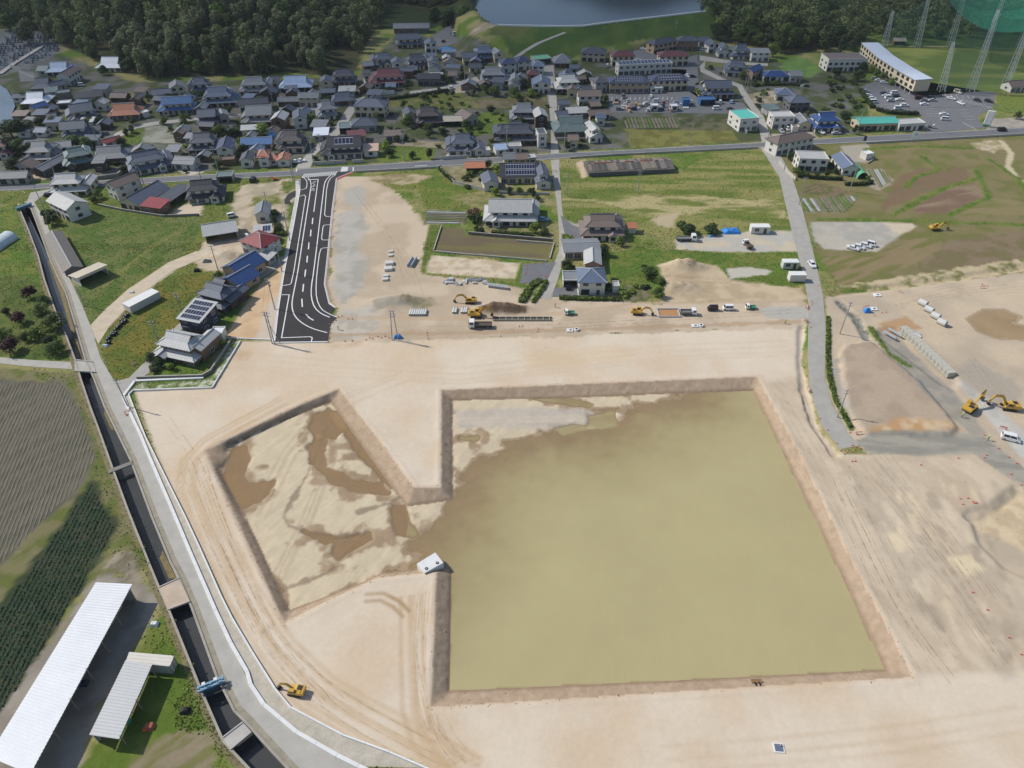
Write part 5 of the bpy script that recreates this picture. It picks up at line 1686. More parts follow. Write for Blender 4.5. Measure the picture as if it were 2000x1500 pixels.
bld('white clubhouse with flat dark roof beside the driving range',(1613,140),(1688,139),12,'f','brown','white',h=7,cat='clubhouse',name='clubhouse')
bld('roadside hall with turquoise metal roof',(1675,256),(1748,254),9,'g','teal','beige',h=3.8,cat='hall',name='hall',pitch=.3)
bld('low shop with flat white roof right of the turquoise hall',(1753,257),(1803,254),7,'f','lgrey','white',h=3.4,cat='shop',name='shop')
bld('small brown-roofed house at the right edge by the range',(1972,181),(2020,178),8,'g','brown','white',h=3.2,group=V)
bld('little open hut on the driving range',(1745,88),(1767,88),5,'g','beige','wood',h=2.6,cat='hut',name='hut',open_front=True)
bld('white house with brown hip roof at the lane corner',(1514,305),(1584,291),8,'h','brown','white',h=5.8,group=V)
bld('modern white flat-roofed house below the lane corner',(1556,334),(1612,336),9,'f','lgrey','white',h=5.6,group=V,base=True)
bld('slate blue garage next to the green tunnel shed',(1643,343),(1673,343),14,'G','sblue','white',h=3.4,cat='garage',name='garage')
bld('white box shed on the grey roadside yard',(1690,313),(1703,311),4,'f','white','white',h=2.6,cat='shed',name='shed',wins=False)
# ---- between main road and works
bld('long low greenhouse shed with dark tattered roof',(1150,345),(1314,337),12,'g','tatter','dgrey',h=1.9,cat='greenhouse',name='greenhouse',pitch=.22,wins=False)
gh = [o for o in COL.objects if o.name.startswith('roof')][-1]
shm = [mat('sheet_%d' % i,c_,.9,.4,.8,3) for i,c_ in enumerate(((104,98,92),(128,122,116),(88,84,82),(140,128,112)))]
sr = random.Random(4)
for i in range(26):
 for s_ in (-1,1):
  mb = MB()
  x_ = -18 + i * 1.4 + sr.uniform(-.1,.1)
  e_ = sr.uniform(5.2,6.2)
  mb.hexa([(x_ - .66,6 + s_ * .3,3.42),(x_ + .66,6 + s_ * .3,3.42),(x_ + .66,6 + s_ * e_,3.48 - e_ * .22),(x_ - .66,6 + s_ * e_,3.48 - e_ * .22)],[(x_ - .66,6 + s_ * .3,3.5),(x_ + .66,6 + s_ * .3,3.5),(x_ + .66,6 + s_ * e_,3.56 - e_ * .22),(x_ - .66,6 + s_ * e_,3.56 - e_ * .22)])
  mb.build('roof_sheet',sr.choice(shm),gh)
 if sr.random() < .6:
  mb = MB()
  mb.box(x_ - .6,x_ + .6,5.75,6.25,3.5,3.75)
  mb.build('ridge_piece',mat('rust',(150,84,66),.9,.4,1,4),gh)
bld('small grey roadside shed, left of three',(985,323),(1008,322),6,'g','grey','beige',h=3,cat='shed',name='shed')
bld('small brown roadside shed, middle of three',(1010,323),(1030,322),6,'g','brown','tan',h=3,cat='shed',name='shed')
bld('small white-roofed roadside shed, right of three',(1033,322),(1047,321),5,'f','lgrey','grey',h=3,cat='shed',name='shed')
bld('long black-roofed house covered with solar panels',(979,359),(1052,358),12,'g','black','beige',h=3.4,group=V,solar=(2,11,.12,.9),pitch=.55)
bld('dark gable-fronted house by the narrow lane',(1048,370),(1075,369),12,'GG','slate','white',group=V)
bld('white storehouse with dark roof left of the solar house',(946,374),(973,372),9,'G','slate','white',h=3.6,cat='storehouse',name='storehouse')
bld('carport with orange tiled roof in the walled yard',(911,339),(946,338),6,'g','orange','white',h=2.8,cat='carport',name='carport',open_front=True)
bld('large pale grey roofed house with lawn and stone wall',(951,441),(1042,442),10,'F2','lgrey','white',group=V,h=1)
bld('white house with brown tiled roof at the edge of the big meadow',(1140,470),(1212,470),9,'F2','brown','white',group=V)
bld('low grey flat house on the narrow lane',(1103,506),(1170,504),9,'g','grey','lgrey',h=3,group=V,pitch=.2)
bld('pink-walled wing with pale gable roof',(1142,530),(1171,531),9,'G','lgrey','pink',h=3.2,group=V)
bld('white house with slate hip roof above the hedge',(1130,577),(1180,577),9,'h','sblue','white',h=5.4,group=V,base=True)
bld('flat grey carport left of the slate hip roof',(1100,561),(1128,561),6,'f','grey','lgrey',h=2.6,cat='carport',name='carport',open_front=True)
bld('white garden shed beside the brown tiled white house',(1228,456),(1241,456),3,'s','rust','white',h=2.4,cat='shed',name='shed',wins=False)
bld('small grey garden shed right of the slate hip roof',(1196,572),(1208,572),3,'f','lgrey','white',h=2.5,cat='shed',name='shed',wins=False)
# ---- long cream range building in three bays
RANGE = [((1676,112),(1704,139)),((1704,139),(1742,166)),((1742,166),(1779,188))]
x0_,y0_ = P(1704,139)
rb = empty('range_building',(x0_,y0_,0))
tag(rb,'long cream driving-range building curving along the car park','building')
for A,B in RANGE:
 a,b2 = np.array(P(*A)),np.array(P(*B))
 d = b2 - a
 L = np.linalg.norm(d)
 u = d / L
 n_ = np.array([-u[1],u[0]])
 o0 = np.array([x0_,y0_])
 f0,f1,g1,g0 = a - o0,b2 - o0,b2 + n_ * 9 - o0,a + n_ * 9 - o0
 mb = MB()
 mb.hexa([(*p,2.6) for p in (f0,f1,g1,g0)],[(*p,8.6) for p in (f0,f1,g1,g0)])
 mb.build('wall',MATS['wall_cream'],rb)
 mb = MB()
 e0,e1,h1,h0 = f0 - n_ * .7 - u * .02,f1 - n_ * .7,g1 + n_ * .7,g0 + n_ * .7
 mb.hexa([(*e0,8.6),(*e1,8.6),(*h1,8.9),(*h0,8.9)],[(*e0,8.85),(*e1,8.85),(*h1,9.15),(*h0,9.15)])
 mb.build('roof',roofmat('roof_range',(198,208,222),rough=.5),rb)
 for k in range(int(L / 5)):
  t = (k + .5) * 5 / L
  p = f0 + d * t
  for zz_ in (3.4,6.2):
   o = link('window',WIN['sd'][2],rb,(p[0] - n_[0] * .02,p[1] - n_[1] * .02,zz_),math.atan2(u[1],u[0]))
   o.scale = (1.5,1,1.25)
  mb = MB()
  mb.tube((*(p + n_ * .4),0),(*(p + n_ * .4),2.6),.18)
  mb.build('pillar',MATS['concrete_white'],rb)
# ---- corrugated farm sheds, lower left (nearest buildings): folded-sheet roofs
def tin_shed(label,corners,z,m,slope=.05,ribs=.55,zw=None,walls=False,pan=6.0):
 """corners: photo pixels of the four roof corners, in the order back-left, back-right, front-right, front-left"""
 c = [np.array(P(*p,z)) for p in corners]
 o0 = (c[0] + c[1] + c[2] + c[3]) / 4
 root = empty('tin_shed',(o0[0],o0[1],0))
 tag(root,label,'shed')
 L = np.linalg.norm(c[3] - c[0])
 npan = max(1,int(L / pan))
 roof = empty('roof',(0,0,0))
 roof.parent = root
 for k in range(npan):
  t0,t1 = k / npan,(k + 1) / npan
  mb = MB()
  nr_ = max(2,int(L / npan / ribs))
  prev = None
  for i in range(nr_ * 4 + 1):
   t = t0 + (t1 - t0) * i / (nr_ * 4)
   l = c[0] + (c[3] - c[0]) * t - o0
   r = c[1] + (c[2] - c[1]) * t - o0
   dz = (0,0,.07,.07)[i % 4]
   cur = ((l[0],l[1],z + dz + slope * 3),(r[0],r[1],z + dz - slope * 3))
   if prev:
    mb.face([prev[0],prev[1],cur[1],cur[0]])
   prev = cur
  o = mb.build('roof_panel',m,roof)
 fr_ = MATS['concrete_dark']
 npost = max(2,int(L / 5.0))
 for side in ((0,3),(1,2)):
  for k in range(npost + 1):
   t = .02 + .96 * k / npost
   p = c[side[0]] + (c[side[1]] - c[side[0]]) * t - o0
   q = p * .96
   mb = MB()
   mb.tube((q[0],q[1],0),(q[0],q[1],z - .1),.11,n=6)
   mb.build('post',fr_,root)
 for side in ((0,3),(1,2)):
  a,b2 = (c[side[0]] - o0) * .97,(c[side[1]] - o0) * .97
  extr('beam',[tuple(a),tuple(b2)],-.1,.1,z - .45,z - .25,fr_,root)
 if walls:
  q = [(p - o0) * .95 for p in c]
  for i,j in walls:
   extr('wall',[tuple(q[i]),tuple(q[j])],-.06,.06,0,z - .3,MATS['wall_grey'],root)
 return root
TINW = mat('tin_white',(236,237,239),.4,.1,.25,1.5,spec=.5)
TING = mat('tin_pale',(206,206,204),.45,.08,.3,4,spec=.5)
TINB = mat('tin_beige',(218,212,200),.5,.1,.4,4,spec=.4)
tin_shed('very long white corrugated shed in the lower left corner',[(188,1138),(258,1140),(58,1512),(-22,1478)],4.6,TINW,walls=[(0,3),(0,1)])
tin_shed('pale corrugated shed beside the very long white one',[(246,1290),(297,1297),(232,1443),(175,1436)],3.6,TING,walls=[(0,3)])
tin_shed('short beige-roofed shed across the end of the pale one',[(253,1274),(340,1280),(331,1301),(246,1293)],3.0,TINB,walls=[(0,1),(1,2),(2,3)],pan=4)
# ---- tunnels
def tunnel(label,A,B,d,h,m,ribs=6,cat='greenhouse',name='greenhouse',wide=0):
 a,b2 = np.array(P(*A)),np.array(P(*B))
 if wide:      # A and B lie on the tunnel's axis
  u = (b2 - a) / np.linalg.norm(b2 - a)
  n_ = np.array([u[1],-u[0]]) * wide / 2
  d = np.linalg.norm(b2 - a)
  a,b2 = a - n_,a + n_
 w = np.linalg.norm(b2 - a)
 root = empty(name,(*((a + b2) / 2),0),math.atan2(b2[1] - a[1],b2[0] - a[0]))
 tag(root,label,cat)
 mb = MB()
 K = 12
 prof = [(-w / 2 * math.cos(math.pi * i / K),h * math.sin(math.pi * i / K) ** .8) for i in range(K + 1)]
 for i in range(K):
  mb.face([(prof[i][0],0,prof[i][1]),(prof[i + 1][0],0,prof[i + 1][1]),(prof[i + 1][0],d,prof[i + 1][1]),(prof[i][0],d,prof[i][1])])
 mb.face([(x,d,z) for x,z in prof])
 mb.build('cover',m,root,smooth=False)
 for k in range(ribs):
  y = d * k / (ribs - 1)
  mb = MB()
  for i in range(K):
   mb.tube((prof[i][0] * 1.01,y,prof[i][1] * 1.01),(prof[i + 1][0] * 1.01,y,prof[i + 1][1] * 1.01),.06,n=5,cap=False)
  mb.build('hoop',FR,root)
tunnel('vinyl tunnel greenhouse at the left edge',(-50,512),(22,464),20,2.8,wide=6.5,m=mat('vinyl',(206,216,220),.3,.15,.5,2,spec=.5))
tunnel('green tunnel shed right of the slate blue garage',(1674,350),(1694,350),11,3.0,mat('tunnel_green',(96,176,128),.5,.12,.5,3),cat='shed',name='shed')
# ---- garden and retaining walls
def wallrun(label,px,h,m,th=.18,name='garden_wall',cat='wall',cap=True):
 pts = PL(px)
 root = empty(name,(pts[0][0],pts[0][1],0))
 tag(root,label,cat)
 q = [(p[0] - pts[0][0],p[1] - pts[0][1]) for p in pts]
 extr('wall_body',q,-th / 2,th / 2,-.2,h,m,root)
 if cap:
  extr('wall_cap',q,-th / 2 - .06,th / 2 + .06,h,h + .1,MATS['concrete'],root)
CO,CD = MATS['concrete'],MATS['concrete_dark']
STN = mat('stone_wall',(128,118,108),.95,.45,.8,2.5,bmp=.8)
for lb,q,h,m in (
 ('curved white retaining wall around the maroon-tiled house',[(711,160),(716,172),(726,182),(742,186),(771,184)],2.2,CW),
 ('grey concrete wall below the navy and pale tiled houses',[(268,741),(330,739),(396,737),(412,728),(452,668)],1.0,CD),
 ('dark wall around the roadside garden',[(160,352),(200,350),(232,345),(252,328)],1.6,CD),
 ('white block wall in front of the slate and white road house',[(861,312),(911,309)],1.5,CO),
 ('pale wall round the orange carport yard',[(856,328),(886,358),(945,373)],1.3,CO),
 ('long grey wall along the main road by the clipped garden',[(614,323),(676,319)],1.6,CO),
 ('short grey wall on the main road beside the tiled shed',[(688,319),(711,317)],1.5,CO),
 ('white wall in front of the green-grey irimoya',[(1085,274),(1110,274),(1152,276)],1.4,CO),
 ('stone wall below the lawn of the large pale grey house',[(915,458),(960,462),(1010,466),(1080,472)],1.2,STN),
 ('pale concrete wall along the curving lane on the right',[(1521,318),(1535,335),(1553,352)],1.3,CO),
 ('grey block wall beside the weedy field',[(193,402),(240,412),(318,424),(390,421)],.9,CD),
 ('white wall near the solar-roofed long house',[(973,378),(1020,379),(1074,381)],1.1,CO),
 ('low concrete edge round the brown rice field, lower side',[(847,492),(900,497),(1000,505),(1068,511)],.5,CO),
 ('low concrete edge round the brown rice field, left side',[(847,490),(862,443)],.5,CO),
 ('low concrete edge at the top right of the rice field',[(1009,471),(1082,477),(1074,506)],.5,CO),
 ('white guard wall on the south edge of the main road, right of centre',[(1112,310),(1200,304),(1400,294),(1480,290)],.8,CO),
 ('white guard wall on the south edge of the main road, far right',[(1690,281),(1800,275),(2000,264),(2060,260)],.9,CO),
 ('guard wall on the south edge of the main road beside the dirt works',[(694,337),(800,331.5),(853,328)],.8,CO),
 ('low wall round the grey roadside yard',[(1690,296),(1704,302),(1706,312),(1694,320)],.6,CO),
 ('white crest wall of the dam',None,0,None),
):
 if q:
  wallrun(lb,q,h,m)
pts = [P(x,y,12) for x,y in [(972,50.6),(1100,52.6),(1140,51.6),(1200,43.6),(1290,33.5),(1378,23.4)]]
root = empty('crest_wall',(pts[0][0],pts[0][1],11.5))
tag(root,'white crest wall of the dam against the reservoir','wall')
rs = resample(pts,9)
for i in range(len(rs) - 1):
 q = [(rs[i][0] - pts[0][0],rs[i][1] - pts[0][1]),(rs[i + 1][0] - pts[0][0],rs[i + 1][1] - pts[0][1])]
 extr('wall_panel',q,-.4,.4,-.5,1.4,CW,root)
# ================================================================== VEGETATION
leafmat('leaf_broad',(62,86,40),(116,132,66))
leafmat('leaf_dark',(46,64,36),(86,102,54))
leafmat('leaf_bamboo',(80,94,58),(140,144,100))
leafmat('leaf_bright',(96,122,46),(146,160,76))
leafmat('leaf_maroon',(62,36,40),(98,58,58))
leafmat('leaf_weed',(112,134,60),(160,166,98))
leafmat('leaf_crop',(52,82,70),(90,122,104))
leafmat('leaf_dry',(130,110,84),(158,138,104))
BARK = mat('bark',(96,84,70),.9,.3,2,8)
CULM = mat('bamboo_culm',(140,140,104),.7,.2,2,8)
def quadcloud(name,c,nrm,size,tone,m,asp=1.0):
 """many leaf-sized quads: centres, normals, sizes, tones"""
 n_ = len(c)
 a = np.where(np.abs(nrm[:,2:3]) < .9,np.array([[0,0,1.0]]),np.array([[1.0,0,0]]))
 u = np.cross(nrm,a)
 u /= np.linalg.norm(u,axis=1)[:,None] + 1e-9
 v = np.cross(nrm,u)
 ang = rng.uniform(0,2 * np.pi,n_)[:,None]
 u,v = u * np.cos(ang) + v * np.sin(ang),-u * np.sin(ang) + v * np.cos(ang)
 s = size[:,None] * .5
 co_ = np.stack([c - u * s - v * s * asp,c + u * s * .7 - v * s * .6 * asp,c + u * s + v * s * asp,c - u * s * .6 + v * s * .8 * asp],1).reshape(-1,3)
 q = np.arange(n_ * 4,dtype=np.int32).reshape(-1,4)
 me = bpy.data.meshes.new(name)
 me.vertices.add(len(co_))
 me.vertices.foreach_set('co',co_.astype(np.float32).ravel())
 me.loops.add(len(q) * 4)
 me.loops.foreach_set('vertex_index',q.ravel())
 me.polygons.add(len(q))
 me.polygons.foreach_set('loop_start',np.arange(0,len(q) * 4,4,dtype=np.int32))
 me.polygons.foreach_set('loop_total',np.full(len(q),4,np.int32))
 me.update(calc_edges=True)
 t = me.attributes.new('tone','FLOAT','FACE')
 t.data.foreach_set('value',tone.astype(np.float32))
 me.materials.append(m)
 return me
def unit(n_):
 v = rng.normal(size=(n_,3))
 return v / np.linalg.norm(v,axis=1)[:,None]
def crown_pts(kind,n_):
 """points and normals for a crown of a tree 1 unit tall"""
 if kind in ('broad','dark','bright','maroon'):
  k = 11
  L = np.stack([rng.uniform(-.27,.27,k),rng.uniform(-.27,.27,k),rng.uniform(.26,.78,k)],1)
  L[0] = (0,0,.78)
  R = rng.uniform(.17,.26,k)
 elif kind == 'bamboo':
  k = 8
  hz = np.linspace(.35,.92,k)
  L = np.stack([rng.uniform(-.12,.12,k),rng.uniform(-.12,.12,k),hz],1)
  R = .17 - .10 * np.abs(hz - .6)
 elif kind == 'pine':
  k = 10
  hz = np.linspace(.3,.95,k)
  L = np.stack([rng.uniform(-.2,.2,k) * (1.1 - hz),rng.uniform(-.2,.2,k) * (1.1 - hz),hz],1)
  R = .20 * (1.15 - hz) + .04
 else:     # shrub
  k = 6
  L = np.stack([rng.uniform(-.4,.4,k),rng.uniform(-.4,.4,k),rng.uniform(.3,.65,k)],1)
  R = rng.uniform(.25,.38,k)
 li = rng.integers(0,k,n_)
 d = unit(n_)
 r = R[li] * rng.uniform(.35,1.08,n_) ** .5
 sq = np.array([1,1,.8 if kind != 'bamboo' else 1.5])
 c = L[li] + d * r[:,None] * sq
 c[:,2] = np.maximum(c[:,2],.04)
 nn = d + unit(n_) * .7 + np.array([0,0,.35])
 nn /= np.linalg.norm(nn,axis=1)[:,None]
 tone = np.clip(rng.uniform(0,1,n_) * .75 + (li / k) * .3 - .05,0,1)
 return c,nn,tone
LEAFM = {'broad': 'leaf_broad','dark': 'leaf_dark','bright': 'leaf_bright','maroon': 'leaf_maroon','bamboo': 'leaf_bamboo','pine': 'leaf_dark','shrub': 'leaf_broad','dshrub': 'leaf_dark','bshrub': 'leaf_bright','dry': 'leaf_dry'}
TREES = {}
def make_proto(kind,n_,size,variants):
 base = 'shrub' if 'shrub' in kind or kind == 'dry' else kind
 out = []
 for v in range(variants):
  c,nn,tone = crown_pts(base,n_)
  sz = rng.uniform(.6,1.3,n_) * size
  cm = quadcloud('crown_' + kind,c,nn,sz,tone,MATS[LEAFM[kind]],1.0 if kind != 'bamboo' else 1.6)
  mb = MB()
  tm = BARK
  if kind == 'bamboo':
   tm = CULM
   for q in range(7):
    x,y = random.uniform(-.13,.13),random.uniform(-.13,.13)
    mb.tube((x,y,-.05),(x * 1.5,y * 1.5,.8),.008,.004,n=4,cap=False)
  elif base == 'shrub':
   for q in range(4):
    t = q * 1.6
    mb.tube((0,0,-.05),(.25 * math.cos(t),.25 * math.sin(t),.45),.035,.012,n=5,cap=False)
  else:
   mb.tube((0,0,-.05),(.01,.0,.45),.032,.022,n=6,cap=False)
   mb.tube((.01,0,.45),(.02,.01,.8),.022,.008,n=5,cap=False)
   for q in range(5):
    t = q * 1.26 + v
    mb.tube((0,0,.3 + .05 * q),(.24 * math.cos(t),.24 * math.sin(t),.52 + .05 * q),.014,.005,n=4,cap=False)
  out.append((mb.mesh('trunk_' + kind,tm),cm))
 TREES[kind] = out
make_proto('broad',1500,.06,5)
make_proto('dark',1500,.058,4)
make_proto('bright',700,.085,2)
make_proto('maroon',700,.085,2)
make_proto('bamboo',1500,.036,6)
make_proto('pine',1300,.05,4)
make_proto('shrub',420,.16,3)
make_proto('dshrub',420,.16,2)
make_proto('bshrub',420,.16,2)
make_proto('dry',420,.16,2)
TR_ = random.Random(21)
def tree_at(x,y,z,h,kind,label,group,name='tree',cat='tree',wide=1.0):
 tm,cm = TR_.choice(TREES[kind])
 root = empty(name,(x,y,z),TR_.uniform(0,6.28))
 root.scale = (h * wide,h * wide * TR_.uniform(.9,1.1),h)
 tag(root,label,cat,group)
 link('trunk' if name != 'shrub' else 'stem',tm,root)
 link('crown' if name != 'shrub' else 'foliage',cm,root)
 return root
def tree(px,py,h,kind,label,group=None,name='tree',cat='tree',wide=1.0):
 x,y = P(px,py)
 return tree_at(x,y,0,h,kind,label,group,name,cat,wide)
# ---- woods on the two hills
def scatter(poly,n_try,mind,seed):
 r = random.Random(seed)
 a = np.array(poly)
 pts = []
 cell = {}
 for _ in range(n_try):
  x = r.uniform(a[:,0].min(),a[:,0].max())
  y = r.uniform(a[:,1].min(),a[:,1].max())
  if abs(x) > y * .80:
   continue
  k = (int(x // mind),int(y // mind))
  ok = True
  for i in (-1,0,1):
   for j in (-1,0,1):
    for q in cell.get((k[0] + i,k[1] + j),()):
     if (q[0] - x) ** 2 + (q[1] - y) ** 2 < mind * mind:
      ok = False
  if ok:
   cell.setdefault(k,[]).append((x,y))
   pts.append((x,y))
 p = np.array(pts)
 return p[inside(p[:,0],p[:,1],poly)]
wl_ = scatter(HILL_L,16000,6.6,3)
wr_ = scatter(HILL_R,8000,6.4,4)
extra = scatter(PL([(1690,60),(1700,5),(1900,-30),(2060,-20),(2060,60),(1900,78),(1720,80)]),2500,8,5)
wood = [(x,y,'L') for x,y in wl_] + [(x,y,'R') for x,y in wr_] + [(x,y,'E') for x,y in extra]
# clearings: graveyard and the houses on the slope
clear = [PL([(-40,50),(120,66),(120,150),(-40,160)]),PL([(190,95),(240,110),(235,140),(190,140)]),PL([(765,8),(840,20),(842,70),(765,70)]),PL([(640,100),(700,95),(705,145),(630,150)]),PL([(836,38),(900,45),(890,90),(840,90)])]
wood = [w_ for w_ in wood if not any(inside(np.array([w_[0]]),np.array([w_[1]]),q)[0] for q in clear)]
wz = hfun(np.array([w_[0] for w_ in wood]),np.array([w_[1] for w_ in wood]))
wood = [(*w_,z) for w_,z in zip(wood,wz)]
wood.sort(key=lambda w_: w_[0] ** 2 + w_[1] ** 2)
far_c,far_n,far_s,far_t = [],[],[],[]
WLAB = {('L','bamboo'): 'tall feathery bamboo clump in the dark wood behind the village',('L','broad'): 'leafy broadleaf tree in the dark wood behind the village',('L','dark'): 'dark evergreen tree in the dark wood behind the village',
  ('L','bright'): 'pale green tree in the dark wood behind the village',('R','bright'): 'pale green tree in the wood right of the reservoir',('R','broad'): 'leafy broadleaf tree in the wood right of the reservoir',('R','dark'): 'dark evergreen tree in the wood right of the reservoir',('R','pine'): 'dark pine in the wood right of the reservoir',
  ('E','pine'): 'pine standing behind the driving range net',('E','broad'): 'broadleaf tree standing behind the driving range net',('E','dark'): 'dark evergreen standing behind the driving range net'}
cnt = 0
for x,y,sd,z in wood:
 bam = fbm(np.array([x / 60]),np.array([y / 60]),77,2)[0]
 if sd == 'L':
  kind = 'bamboo' if bam > .40 and TR_.random() < .9 else TR_.choice(['broad','dark'])
 elif sd == 'R':
  kind = TR_.choice(['broad','broad','dark','pine','bright'])
 else:
  kind = TR_.choice(['pine','broad','dark'])
 if sd == 'L' and TR_.random() < .1:
  kind = TR_.choice(['bright','broad','broad'])
 h = TR_.uniform(7.5,16) if kind != 'bamboo' else TR_.uniform(10.5,17)
 if sd == 'E':
  h *= .75
 if cnt < 150:
  tree_at(x,y,z - .3,h,kind,WLAB[(sd,kind)],'trees of the ' + {'L': 'wood behind the village','R': 'wood by the reservoir','E': 'range edge'}[sd],wide=1.0 if kind != 'bamboo' else 1.35)
  cnt += 1
 else:
  c,nn,tone = crown_pts('bamboo' if kind == 'bamboo' else 'broad',460)
  far_c.append(c * np.array([h * 1.25,h * 1.25,h]) + np.array([x,y,z - .3]))
  far_n.append(nn)
  far_s.append(rng.uniform(.5,1.35,460))
  far_t.append(np.clip(tone * .8 + TR_.uniform(-.35,.5),0,1))
if far_c:
 me = quadcloud('far_wood',np.concatenate(far_c),np.concatenate(far_n),np.concatenate(far_s),np.concatenate(far_t),leafmat('leaf_far',(60,78,46),(130,138,86)))
 tag(link('woodland',me),'mass of dark treetops far up the wooded hills','wood',kind='stuff')
